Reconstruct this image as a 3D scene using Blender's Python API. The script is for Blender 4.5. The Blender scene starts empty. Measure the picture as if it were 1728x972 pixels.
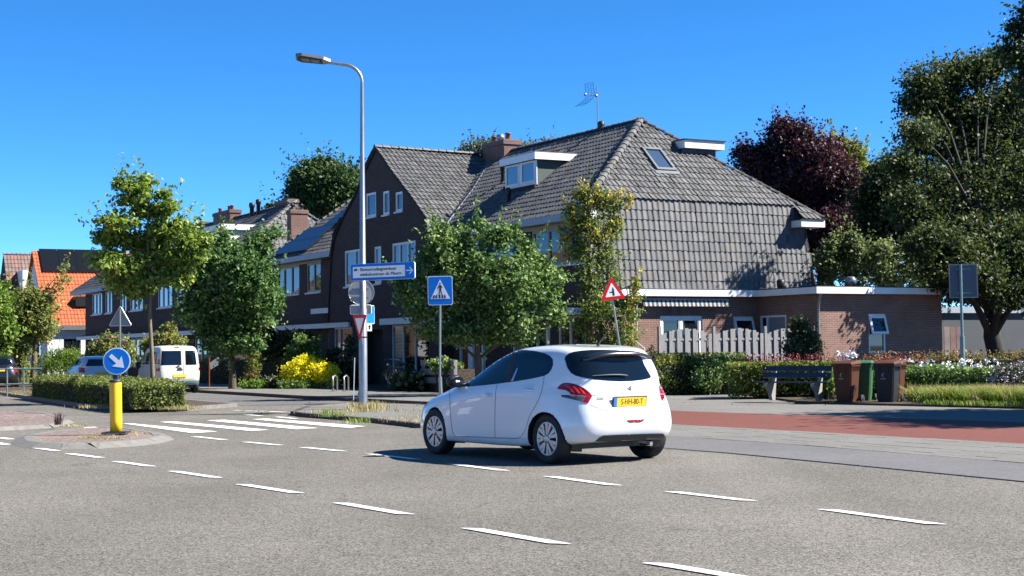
import bpy, math, random
import numpy as np
from mathutils import Vector, Matrix
from mathutils.geometry import delaunay_2d_cdt
from mathutils.bvhtree import BVHTree

SC = bpy.context.scene
COL = SC.collection
R = math.radians

# ------------------------------------------------------------------ camera
FPX, CAMH, ROLL, PITCH = 2600.0, 1.4, R(0.7), math.atan(104.4 / 2600)
_fw = Vector((0, math.cos(PITCH), math.sin(PITCH)))
_up = Vector((0, -math.sin(PITCH), math.cos(PITCH)))
_rt = Vector((1, 0, 0))
CR = _rt * math.cos(ROLL) - _up * math.sin(ROLL)
CU = _rt * math.sin(ROLL) + _up * math.cos(ROLL)
CF = _fw
EYE = Vector((0, 0, CAMH))
cd = bpy.data.cameras.new('camera'); cam = bpy.data.objects.new('camera', cd); COL.objects.link(cam)
m3 = Matrix((CR, CU, -CF)).transposed()
cam.matrix_world = Matrix.Translation(EYE) @ m3.to_4x4()
cd.sensor_width = 36; cd.sensor_fit = 'HORIZONTAL'; cd.lens = FPX / 1728 * 36
cd.clip_start = 0.1; cd.clip_end = 8000
SC.camera = cam

# ------------------------------------------------------------------ sky, sun, exposure
SUN_EL, SUN_AZ = R(42), R(92)          # azimuth clockwise from +Y
w = bpy.data.worlds.new('World'); SC.world = w; w.use_nodes = True
nt = w.node_tree; nt.nodes.clear()
sky = nt.nodes.new('ShaderNodeTexSky'); sky.sky_type = 'NISHITA'; sky.sun_disc = False
sky.sun_elevation = SUN_EL; sky.sun_rotation = SUN_AZ
sky.altitude = 8000; sky.air_density = 1.0; sky.dust_density = 0.0; sky.ozone_density = 3.0
hsv = nt.nodes.new('ShaderNodeHueSaturation'); hsv.inputs['Saturation'].default_value = 1.25
hsv.inputs['Value'].default_value = 1.0; hsv.inputs['Hue'].default_value = 0.4985
bg = nt.nodes.new('ShaderNodeBackground'); bg.inputs['Strength'].default_value = 0.105
out = nt.nodes.new('ShaderNodeOutputWorld')
nt.links.new(sky.outputs[0], hsv.inputs['Color']); nt.links.new(hsv.outputs[0], bg.inputs[0]); nt.links.new(bg.outputs[0], out.inputs[0])
sl = bpy.data.lights.new('sun', 'SUN'); so = bpy.data.objects.new('sun', sl); COL.objects.link(so)
sl.energy = 4.9; sl.angle = R(0.5); sl.color = (1.0, 0.955, 0.88)
sdir = Vector((math.sin(SUN_AZ) * math.cos(SUN_EL), math.cos(SUN_AZ) * math.cos(SUN_EL), math.sin(SUN_EL)))
so.rotation_euler = sdir.to_track_quat('Z', 'Y').to_euler(); so.location = (20, -10, 40)
SC.view_settings.view_transform = 'Standard'; SC.view_settings.look = 'None'
SC.view_settings.exposure = 1.52; SC.view_settings.gamma = 1.0
SC.cycles.use_denoising = True
SC.cycles.max_bounces = 6; SC.cycles.diffuse_bounces = 3; SC.cycles.glossy_bounces = 3
SC.cycles.transparent_max_bounces = 8
SC.cycles.caustics_reflective = False; SC.cycles.caustics_refractive = False

# ------------------------------------------------------------------ survey helpers (photo pixel -> point of the place)
def ray(u, v): return CF * FPX + CR * (u - 864) + CU * (486 - v)
def P(u, v, Y): r = ray(u, v); return EYE + r * (Y / r.y)
def G(u, v, z=0.0): r = ray(u, v); return EYE + r * ((z - CAMH) / r.z)

# house frame: x = b (away from street), y = a (along the street, away from us), z up
AZ = math.atan(1464 / 2600)
MH = Matrix.Translation((2.58587, 50.0, 0)) @ Matrix.Rotation(AZ, 4, 'Z')
def H(a, b, z): return MH @ Vector((b, a, z))
I4 = Matrix.Identity(4)

# ------------------------------------------------------------------ materials
MATS = {}
KB = .66      # surfaces are defined a little light; one factor brings them to measured albedo
def dk(c, k=None): return tuple(x * (k or KB) for x in c)
def nodes(name):
    m = bpy.data.materials.new(name); m.use_nodes = True
    n = m.node_tree; b = n.nodes['Principled BSDF']; MATS[name] = m
    return m, n, b
def mat(name, col, rough=0.6, metal=0.0, var=0.12, scale=6.0, bump=0.0, bscale=40.0, coat=0.0, ior=None, spec=None, col2=None, detail=4, emit=None, coords='Object', stretch=None, ramp=None, keep=False):
    if max(col) < .56 and not keep: col = dk(col); col2 = dk(col2) if col2 else None
    m, n, b = nodes(name)
    L = n.links.new
    b.inputs['Roughness'].default_value = rough; b.inputs['Metallic'].default_value = metal
    if coat: b.inputs['Coat Weight'].default_value = coat; b.inputs['Coat Roughness'].default_value = 0.04
    if ior: b.inputs['IOR'].default_value = ior
    if spec is not None: b.inputs['Specular IOR Level'].default_value = spec
    tc = n.nodes.new('ShaderNodeTexCoord'); src = tc.outputs[coords]
    if stretch:
        mp = n.nodes.new('ShaderNodeMapping'); mp.inputs['Scale'].default_value = stretch; L(src, mp.inputs[0]); src = mp.outputs[0]
    if var > 0 or col2:
        t = n.nodes.new('ShaderNodeTexNoise'); t.inputs['Scale'].default_value = scale; t.inputs['Detail'].default_value = detail; L(src, t.inputs['Vector'])
        r = n.nodes.new('ShaderNodeValToRGB')
        lo, hi = ramp or (0.3, 0.7)
        r.color_ramp.elements[0].position = lo; r.color_ramp.elements[1].position = hi
        c2 = col2 or tuple(min(1, c * (1 + var)) for c in col); c1 = col if col2 else tuple(c * (1 - var) for c in col)
        r.color_ramp.elements[0].color = (*c1, 1); r.color_ramp.elements[1].color = (*c2, 1)
        L(t.outputs['Fac'], r.inputs[0]); L(r.outputs[0], b.inputs['Base Color'])
    else:
        b.inputs['Base Color'].default_value = (*col, 1)
    if bump:
        t2 = n.nodes.new('ShaderNodeTexNoise'); t2.inputs['Scale'].default_value = bscale; t2.inputs['Detail'].default_value = 3; L(src, t2.inputs['Vector'])
        bp = n.nodes.new('ShaderNodeBump'); bp.inputs['Strength'].default_value = bump; bp.inputs['Distance'].default_value = 0.02
        L(t2.outputs['Fac'], bp.inputs['Height']); L(bp.outputs[0], b.inputs['Normal'])
    if emit: b.inputs['Emission Color'].default_value = (*emit[0], 1); b.inputs['Emission Strength'].default_value = emit[1]
    return m

def brick_mat(name, c1, c2, mortar, scale=1.0, rowh=0.062, bw=0.22, msz=0.009, stain=0.25):
    c1, c2, mortar = dk(c1), dk(c2), dk(mortar)
    m, n, b = nodes(name); L = n.links.new
    uv = n.nodes.new('ShaderNodeUVMap')
    br = n.nodes.new('ShaderNodeTexBrick'); br.inputs['Scale'].default_value = 1.0
    br.inputs['Brick Width'].default_value = bw; br.inputs['Row Height'].default_value = rowh
    br.inputs['Mortar Size'].default_value = msz; br.inputs['Mortar Smooth'].default_value = 0.1
    br.inputs['Bias'].default_value = 0.0
    br.inputs['Color1'].default_value = (*c1, 1); br.inputs['Color2'].default_value = (*c2, 1); br.inputs['Mortar'].default_value = (*mortar, 1)
    L(uv.outputs[0], br.inputs['Vector'])
    no = n.nodes.new('ShaderNodeTexNoise'); no.inputs['Scale'].default_value = 1.3; no.inputs['Detail'].default_value = 6; L(uv.outputs[0], no.inputs['Vector'])
    mr = n.nodes.new('ShaderNodeMapRange'); mr.inputs[1].default_value = .3; mr.inputs[2].default_value = .7; mr.inputs[3].default_value = 1 - stain; mr.inputs[4].default_value = 1 + stain
    L(no.outputs['Fac'], mr.inputs[0])
    mx = n.nodes.new('ShaderNodeVectorMath'); mx.operation = 'SCALE'; L(br.outputs['Color'], mx.inputs[0]); L(mr.outputs[0], mx.inputs['Scale'])
    L(mx.outputs[0], b.inputs['Base Color']); b.inputs['Roughness'].default_value = 0.85
    bp = n.nodes.new('ShaderNodeBump'); bp.inputs['Strength'].default_value = 0.6; bp.inputs['Distance'].default_value = 0.012; bp.invert = True
    L(br.outputs['Fac'], bp.inputs['Height']); L(bp.outputs[0], b.inputs['Normal'])
    return m

def tile_mat(name, cols, rough=0.62, lichen=0.5):
    cols = [dk(c) for c in cols]
    m, n, b = nodes(name); L = n.links.new
    g = n.nodes.new('ShaderNodeNewGeometry'); oi = n.nodes.new('ShaderNodeObjectInfo')
    ad = n.nodes.new('ShaderNodeMath'); ad.operation = 'ADD'; L(g.outputs['Random Per Island'], ad.inputs[0]); L(oi.outputs['Random'], ad.inputs[1])
    fr = n.nodes.new('ShaderNodeMath'); fr.operation = 'FRACT'; L(ad.outputs[0], fr.inputs[0])
    r = n.nodes.new('ShaderNodeValToRGB'); el = r.color_ramp.elements
    while len(el) < len(cols): el.new(0.5)
    for i, c in enumerate(cols): el[i].position = i / (len(cols) - 1); el[i].color = (*c, 1)
    L(fr.outputs[0], r.inputs[0])
    no = n.nodes.new('ShaderNodeTexNoise'); no.inputs['Scale'].default_value = 2.2; no.inputs['Detail'].default_value = 7; no.inputs['Roughness'].default_value = 0.7
    L(g.outputs['Position'], no.inputs['Vector'])
    mr = n.nodes.new('ShaderNodeMapRange'); mr.inputs[1].default_value = .32; mr.inputs[2].default_value = .68; mr.inputs[3].default_value = 1 - lichen * .7; mr.inputs[4].default_value = 1 + lichen * .6
    L(no.outputs['Fac'], mr.inputs[0])
    mx = n.nodes.new('ShaderNodeVectorMath'); mx.operation = 'SCALE'; L(r.outputs[0], mx.inputs[0]); L(mr.outputs[0], mx.inputs['Scale'])
    n2 = n.nodes.new('ShaderNodeTexNoise'); n2.inputs['Scale'].default_value = 28; n2.inputs['Detail'].default_value = 4; L(g.outputs['Position'], n2.inputs['Vector'])
    m2 = n.nodes.new('ShaderNodeMapRange'); m2.inputs[1].default_value = .35; m2.inputs[2].default_value = .65; m2.inputs[3].default_value = .82; m2.inputs[4].default_value = 1.15; L(n2.outputs['Fac'], m2.inputs[0])
    mx2 = n.nodes.new('ShaderNodeVectorMath'); mx2.operation = 'SCALE'; L(mx.outputs[0], mx2.inputs[0]); L(m2.outputs[0], mx2.inputs['Scale'])
    L(mx2.outputs[0], b.inputs['Base Color']); b.inputs['Roughness'].default_value = rough
    return m

def leaf_mat(name, cols, rough=0.55, transl=0.34, clump=0.7):
    """cols: list of (pos, colour); each leaf picks one at random, shifted by a slow noise so that branches differ"""
    cols = [(p, dk(c, .98)) for p, c in cols]
    m, n, b = nodes(name); L = n.links.new
    g = n.nodes.new('ShaderNodeNewGeometry')
    no = n.nodes.new('ShaderNodeTexNoise'); no.inputs['Scale'].default_value = clump; no.inputs['Detail'].default_value = 3; L(g.outputs['Position'], no.inputs['Vector'])
    mr = n.nodes.new('ShaderNodeMapRange'); mr.inputs[1].default_value = .3; mr.inputs[2].default_value = .7; mr.inputs[3].default_value = -.06; mr.inputs[4].default_value = .24; L(no.outputs['Fac'], mr.inputs[0])
    sc_ = n.nodes.new('ShaderNodeMath'); sc_.operation = 'MULTIPLY'; sc_.inputs[1].default_value = .80; L(g.outputs['Random Per Island'], sc_.inputs[0])
    ad = n.nodes.new('ShaderNodeMath'); ad.operation = 'ADD'; L(sc_.outputs[0], ad.inputs[0]); L(mr.outputs[0], ad.inputs[1]); ad.use_clamp = True
    r = n.nodes.new('ShaderNodeValToRGB'); el = r.color_ramp.elements
    while len(el) < len(cols): el.new(0.5)
    for i, (p, c) in enumerate(cols): el[i].position = p; el[i].color = (*c, 1)
    L(ad.outputs[0], r.inputs[0]); L(r.outputs[0], b.inputs['Base Color']); b.inputs['Roughness'].default_value = rough
    b.inputs['Specular IOR Level'].default_value = .32
    tr = n.nodes.new('ShaderNodeBsdfTranslucent')
    hs = n.nodes.new('ShaderNodeHueSaturation'); hs.inputs['Value'].default_value = 1.5; hs.inputs['Saturation'].default_value = 1.1; hs.inputs['Hue'].default_value = .485
    L(r.outputs[0], hs.inputs['Color']); L(hs.outputs[0], tr.inputs['Color'])
    mx = n.nodes.new('ShaderNodeMixShader'); mx.inputs[0].default_value = transl
    L(b.outputs[0], mx.inputs[1]); L(tr.outputs[0], mx.inputs[2]); L(mx.outputs[0], n.nodes['Material Output'].inputs['Surface'])
    return m

def asphalt_mat(name, dark, light, grit=0.28, patch=0.12, sc=420, crack=False):
    dark, light = dk(dark), dk(light)
    m, n, b = nodes(name); L = n.links.new
    g = n.nodes.new('ShaderNodeNewGeometry'); pos = g.outputs['Position']
    v = n.nodes.new('ShaderNodeTexVoronoi'); v.inputs['Scale'].default_value = sc / 4.5; L(pos, v.inputs['Vector'])
    wn = n.nodes.new('ShaderNodeSeparateColor'); L(v.outputs['Color'], wn.inputs[0])
    r = n.nodes.new('ShaderNodeValToRGB'); el = r.color_ramp.elements
    mid = tuple((a + c) / 2 for a, c in zip(dark, light))
    el.new(.5); el[0].position = 0.05; el[0].color = (*dark, 1); el[1].position = .5; el[1].color = (*mid, 1); el[2].position = .95; el[2].color = (*light, 1)
    L(wn.outputs[0], r.inputs[0])
    n2 = n.nodes.new('ShaderNodeTexNoise'); n2.inputs['Scale'].default_value = 22; n2.inputs['Detail'].default_value = 5; n2.inputs['Roughness'].default_value = .75; L(pos, n2.inputs['Vector'])
    m2 = n.nodes.new('ShaderNodeMapRange'); m2.inputs[1].default_value = .3; m2.inputs[2].default_value = .7; m2.inputs[3].default_value = 1 - grit * .4; m2.inputs[4].default_value = 1 + grit * .4; L(n2.outputs['Fac'], m2.inputs[0])
    n3 = n.nodes.new('ShaderNodeTexNoise'); n3.inputs['Scale'].default_value = .45; n3.inputs['Detail'].default_value = 5; L(pos, n3.inputs['Vector'])
    m3_ = n.nodes.new('ShaderNodeMapRange'); m3_.inputs[1].default_value = .3; m3_.inputs[2].default_value = .7; m3_.inputs[3].default_value = 1 - patch; m3_.inputs[4].default_value = 1 + patch; L(n3.outputs['Fac'], m3_.inputs[0])
    mu = n.nodes.new('ShaderNodeMath'); mu.operation = 'MULTIPLY'; L(m2.outputs[0], mu.inputs[0]); L(m3_.outputs[0], mu.inputs[1])
    mx = n.nodes.new('ShaderNodeVectorMath'); mx.operation = 'SCALE'; L(r.outputs[0], mx.inputs[0]); L(mu.outputs[0], mx.inputs['Scale'])
    last = mx.outputs[0]
    if crack:
        cv = n.nodes.new('ShaderNodeTexVoronoi'); cv.feature = 'DISTANCE_TO_EDGE'; cv.inputs['Scale'].default_value = .22
        wv = n.nodes.new('ShaderNodeTexNoise'); wv.inputs['Scale'].default_value = 1.1; wv.inputs['Detail'].default_value = 6; L(pos, wv.inputs['Vector'])
        va = n.nodes.new('ShaderNodeVectorMath'); va.operation = 'MULTIPLY_ADD'; va.inputs[1].default_value = (1.6, 1.6, 0); L(wv.outputs['Color'], va.inputs[0]); L(pos, va.inputs[2]); L(va.outputs[0], cv.inputs['Vector'])
        cm = n.nodes.new('ShaderNodeMapRange'); cm.inputs[1].default_value = .0; cm.inputs[2].default_value = .005; cm.inputs[3].default_value = .62; cm.inputs[4].default_value = 1; L(cv.outputs['Distance'], cm.inputs[0])
        gm = n.nodes.new('ShaderNodeMapRange'); gm.inputs[1].default_value = .52; gm.inputs[2].default_value = .60; gm.inputs[3].default_value = 1; gm.inputs[4].default_value = 0; L(n3.outputs['Fac'], gm.inputs[0])
        mxx = n.nodes.new('ShaderNodeMath'); mxx.operation = 'MAXIMUM'; L(cm.outputs[0], mxx.inputs[0]); L(gm.outputs[0], mxx.inputs[1])
        # polished wheel lanes running with the traffic
        mp = n.nodes.new('ShaderNodeMapping'); mp.inputs['Rotation'].default_value = (0, 0, math.radians(-31)); mp.inputs['Scale'].default_value = (.55, .03, 1); L(pos, mp.inputs[0])
        ln = n.nodes.new('ShaderNodeTexNoise'); ln.inputs['Scale'].default_value = 1.0; ln.inputs['Detail'].default_value = 3; L(mp.outputs[0], ln.inputs['Vector'])
        lm = n.nodes.new('ShaderNodeMapRange'); lm.inputs[1].default_value = .35; lm.inputs[2].default_value = .65; lm.inputs[3].default_value = .90; lm.inputs[4].default_value = 1.08; L(ln.outputs['Fac'], lm.inputs[0])
        mq = n.nodes.new('ShaderNodeMath'); mq.operation = 'MULTIPLY'; L(mxx.outputs[0], mq.inputs[0]); L(lm.outputs[0], mq.inputs[1])
        m5 = n.nodes.new('ShaderNodeVectorMath'); m5.operation = 'SCALE'; L(last, m5.inputs[0]); L(mq.outputs[0], m5.inputs['Scale']); last = m5.outputs[0]
    L(last, b.inputs['Base Color']); b.inputs['Roughness'].default_value = .88
    b.inputs['Specular IOR Level'].default_value = .3
    bp = n.nodes.new('ShaderNodeBump'); bp.inputs['Strength'].default_value = .5; bp.inputs['Distance'].default_value = .006
    L(wn.outputs[0], bp.inputs['Height']); L(bp.outputs[0], b.inputs['Normal'])
    return m

asphalt_mat('asphalt', (.040, .035, .028), (.345, .32, .275), crack=True)
asphalt_mat('asphalt_smooth', (.13, .125, .12), (.21, .205, .20), grit=.3)
asphalt_mat('path_grey', (.17, .16, .145), (.27, .26, .24), grit=.35, sc=200)
asphalt_mat('red_asphalt', (.155, .050, .036), (.245, .082, .060), grit=.35, patch=.08)
asphalt_mat('paver_beige', (.175, .17, .15), (.27, .26, .235), grit=.5)
asphalt_mat('concrete_blue', (.15, .147, .148), (.195, .19, .19), grit=.3, sc=150)
asphalt_mat('island_gravel', (.13, .085, .07), (.40, .32, .28), grit=.4, sc=110)
asphalt_mat('soil', (.05, .035, .022), (.13, .10, .07), grit=.8, sc=120)
mat('kerb_concrete', (.235, .225, .20), .85, var=.16, scale=7, bump=.4)
mat('kerb_dark', (.10, .075, .065), .85, var=.3, scale=5, bump=.4)
mat('paint_white', (.80, .80, .78), .6, col2=(.50, .49, .46), scale=22, detail=9, ramp=(.50, .72), bump=.3, bscale=120)
mat('grass_ground', (.05, .075, .02), .9, var=.4, scale=.8)
brick_mat('brick_dark', (.062, .031, .024), (.095, .047, .036), (.062, .052, .046), stain=.2)
brick_mat('brick_red', (.235, .10, .07), (.32, .145, .105), (.38, .31, .25), stain=.16)
brick_mat('brick_chimney', (.19, .075, .05), (.27, .115, .08), (.30, .25, .21), stain=.2)
tile_mat('roof_grey', [(.075, .075, .075), (.145, .143, .139), (.108, .108, .107), (.182, .178, .170), (.118, .121, .125), (.155, .142, .13)])
tile_mat('roof_wall', [(.085, .086, .088), (.155, .152, .148), (.12, .125, .13), (.185, .18, .172), (.11, .118, .123), (.165, .142, .125)], lichen=.4)
tile_mat('roof_orange', [(.50, .10, .022), (.62, .14, .035), (.56, .12, .028)], lichen=.15)
tile_mat('roof_mottled', [(.10, .06, .055), (.30, .13, .09), (.16, .10, .09), (.24, .19, .17)], lichen=.4)
mat('roof_under', (.035, .033, .032), .9, var=.2)
mat('white_paint', (.74, .74, .72), .45, var=.05, scale=3)
mat('white_wood', (.62, .64, .64), .5, var=.06, scale=3)
mat('pale_blue_wood', (.42, .48, .54), .5, var=.06)
mat('cream_paint', (.50, .47, .36), .5, var=.06)
mat('frame_dark', (.02, .022, .025), .4, var=.1)
mat('cheek_green', (.10, .135, .115), .5, var=.08)
mat('glass', (.012, .018, .024), .02, var=0, ior=1.6)
mat('glass_blue', (.06, .10, .16), .05, var=.1, ior=2.0, scale=.7)
mat('glass_blind', (.15, .20, .205), .12, var=.1, ior=1.7)
mat('lead', (.30, .31, .33), .4, metal=.5, var=.2, scale=12)
mat('zinc', (.42, .43, .45), .35, metal=.6, var=.12, scale=8)
mat('galvanised', (.48, .49, .50), .38, metal=.75, var=.12, scale=14, stretch=(1, 1, .3))
mat('galv_teal', (.22, .36, .37), .45, metal=.3, var=.12, scale=10)
mat('sign_back', (.40, .42, .45), .5, metal=.35, var=.05)
mat('sign_back_blue', (.13, .16, .22), .5, metal=.2, var=.06)
mat('sign_blue', (.002, .17, .62), .45, var=0, spec=.2, keep=True)
mat('sign_blue_dark', (.004, .11, .40), .45, var=0)
mat('sign_white', (.80, .81, .81), .35, var=0)
mat('sign_red', (.60, .010, .018), .4, var=0, spec=.25)
mat('sign_black', (.012, .012, .012), .5, var=0)
mat('yellow_plastic', (.86, .50, .01), .42, var=.04, scale=3)
mat('black_rubber', (.018, .018, .019), .75, var=.15, bump=.2)
mat('black_plastic', (.016, .017, .018), .5, var=.1)
mat('dark_grey_plastic', (.042, .046, .05), .5, var=.1)
mat('bark', (.10, .08, .055), .9, var=.35, scale=9, bump=.9, bscale=18, stretch=(1, 1, .25))
mat('bark_pale', (.23, .18, .11), .9, var=.3, scale=9, bump=.8, bscale=18, stretch=(1, 1, .25))
mat('bark_dark', (.045, .038, .03), .9, var=.35, scale=7, bump=.9, bscale=12, stretch=(1, 1, .25))
mat('wood_fence', (.27, .262, .26), .85, col2=(.47, .45, .43), scale=7, detail=8, bump=.5, bscale=30, stretch=(8, 8, .5))
mat('wood_door', (.34, .085, .02), .4, var=.15, scale=4, stretch=(6, 6, .5))
mat('bench_blue', (.012, .024, .05), .4, var=.15)
mat('bench_concrete', (.34, .325, .30), .85, var=.15, bump=.4)
mat('bin_brown', (.105, .033, .014), .62, var=.08, spec=.25)
mat('bin_green', (.045, .15, .055), .55, var=.08, spec=.3)
mat('bin_grey', (.022, .025, .028), .6, var=.08, spec=.25)
mat('solar', (.010, .028, .075), .3, var=.05, scale=2, spec=.25)
mat('solar_black', (.010, .011, .013), .2, var=.05, scale=2)
mat('terracotta', (.30, .10, .06), .8, var=.15)
mat('car_white', (.74, .75, .76), .30, var=0, coat=1.0)
mat('car_silver', (.50, .53, .56), .32, metal=.3, var=0, coat=.8)
mat('car_cream', (.60, .57, .50), .38, var=0, coat=.4)
mat('car_black', (.012, .013, .016), .3, var=0, coat=.8)
mat('car_glass', (.006, .010, .014), .03, var=0, ior=1.6)
mat('light_red', (.42, .006, .012), .12, var=0, coat=.6)
mat('light_bright', (.75, .03, .03), .15, var=0, coat=.6)
mat('light_dark', (.10, .004, .008), .1, var=0, coat=.6)
mat('light_smoke', (.16, .12, .12), .12, var=0, coat=.6)
mat('rim_silver', (.52, .54, .56), .32, metal=.55, var=0)
mat('chrome', (.7, .7, .72), .15, metal=1, var=0)
mat('plate_yellow', (.85, .50, .02), .4, var=0)
mat('plate_blue', (.03, .18, .62), .4, var=0)
mat('awning_blue', (.05, .06, .09), .8, var=.1)
mat('awning_white', (.50, .50, .48), .8, var=.05)
mat('render_white', (.72, .74, .76), .8, var=.06, scale=1.5)
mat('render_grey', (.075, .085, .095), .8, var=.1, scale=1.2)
mat('flower_white', (.80, .78, .78), .6, var=.03)
mat('flower_pink', (.55, .16, .36), .6, var=.15)
mat('flower_pale', (.62, .50, .58), .6, var=.1)
mat('flower_red', (.36, .022, .045), .6, var=.2)
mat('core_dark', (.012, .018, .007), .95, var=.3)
GRN = [(0, (.022, .050, .012)), (.4, (.055, .105, .022)), (.75, (.115, .175, .045)), (1, (.26, .32, .13))]
leaf_mat('leaf_maple', [(0, (.05, .10, .02)), (.45, (.15, .24, .04)), (.8, (.30, .38, .085)), (.97, (.46, .46, .14)), (1, (.50, .30, .08))])
leaf_mat('leaf_linden', [(0, (0.027, 0.071, 0.020)), (.5, (0.076, 0.162, 0.044)), (.85, (0.187, 0.289, 0.093)), (1, (0.578, 0.680, 0.374))])
leaf_mat('leaf_mid', [(0, (0.032, 0.072, 0.019)), (.5, (0.096, 0.176, 0.048)), (.85, (0.208, 0.304, 0.088)), (1, (0.608, 0.704, 0.352))])
leaf_mat('leaf_oak', [(0, (0.021, 0.048, 0.015)), (.6, (0.053, 0.105, 0.030)), (1, (0.135, 0.195, 0.060))])
leaf_mat('leaf_birch', [(0, (0.050, 0.075, 0.030)), (1, (0.160, 0.190, 0.090))])
leaf_mat('leaf_copper', [(0, (0.023, 0.013, 0.016)), (.6, (0.062, 0.026, 0.029)), (.9, (0.130, 0.046, 0.042)), (1, (0.208, 0.091, 0.078))], transl=.2)
leaf_mat('leaf_yellowgreen', [(0, (0.080, 0.120, 0.020)), (.6, (0.180, 0.220, 0.040)), (1, (0.380, 0.340, 0.070))])
leaf_mat('leaf_yellowtip', [(0, (.04, .075, .018)), (.5, (.11, .17, .035)), (.8, (.24, .30, .07)), (1, (.48, .45, .16))])
leaf_mat('leaf_goldtip', [(0, (0.300, 0.280, 0.050)), (.6, (0.500, 0.420, 0.100)), (1, (0.620, 0.500, 0.180))])
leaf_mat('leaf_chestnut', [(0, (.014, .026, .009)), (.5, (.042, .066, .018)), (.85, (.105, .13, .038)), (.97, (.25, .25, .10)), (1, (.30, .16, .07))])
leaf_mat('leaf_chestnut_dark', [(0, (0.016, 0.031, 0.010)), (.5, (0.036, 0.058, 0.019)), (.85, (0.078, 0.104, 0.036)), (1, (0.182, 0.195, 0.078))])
leaf_mat('leaf_pear', [(0, (.05, .08, .03)), (.6, (.14, .18, .065)), (1, (.34, .38, .18))])
leaf_mat('leaf_olive', [(0, (.09, .12, .035)), (.5, (.19, .23, .06)), (.85, (.32, .33, .10)), (1, (.46, .30, .12))])
leaf_mat('leaf_bright', [(0, (0.050, 0.100, 0.015)), (.6, (0.120, 0.220, 0.030)), (1, (0.300, 0.380, 0.090))])
leaf_mat('leaf_hedge', [(0, (0.049, 0.074, 0.017)), (.5, (0.124, 0.165, 0.036)), (.85, (0.239, 0.272, 0.066)), (1, (0.495, 0.429, 0.148))], clump=1.6)
leaf_mat('leaf_hedge_dry', [(0, (0.049, 0.056, 0.017)), (.5, (0.133, 0.119, 0.039)), (1, (0.308, 0.210, 0.084))], clump=1.6)
leaf_mat('leaf_yellow', [(0, (.50, .50, .012)), (.5, (.72, .68, .02)), (1, (.85, .80, .08))])
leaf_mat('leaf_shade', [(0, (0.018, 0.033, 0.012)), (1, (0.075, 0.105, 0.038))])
leaf_mat('leaf_grass', [(0, (.07, .13, .02)), (.6, (.17, .26, .045)), (1, (.42, .42, .14))])
leaf_mat('leaf_drygrass', [(0, (0.160, 0.170, 0.050)), (.6, (0.360, 0.310, 0.140)), (1, (0.550, 0.460, 0.250))])

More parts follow.
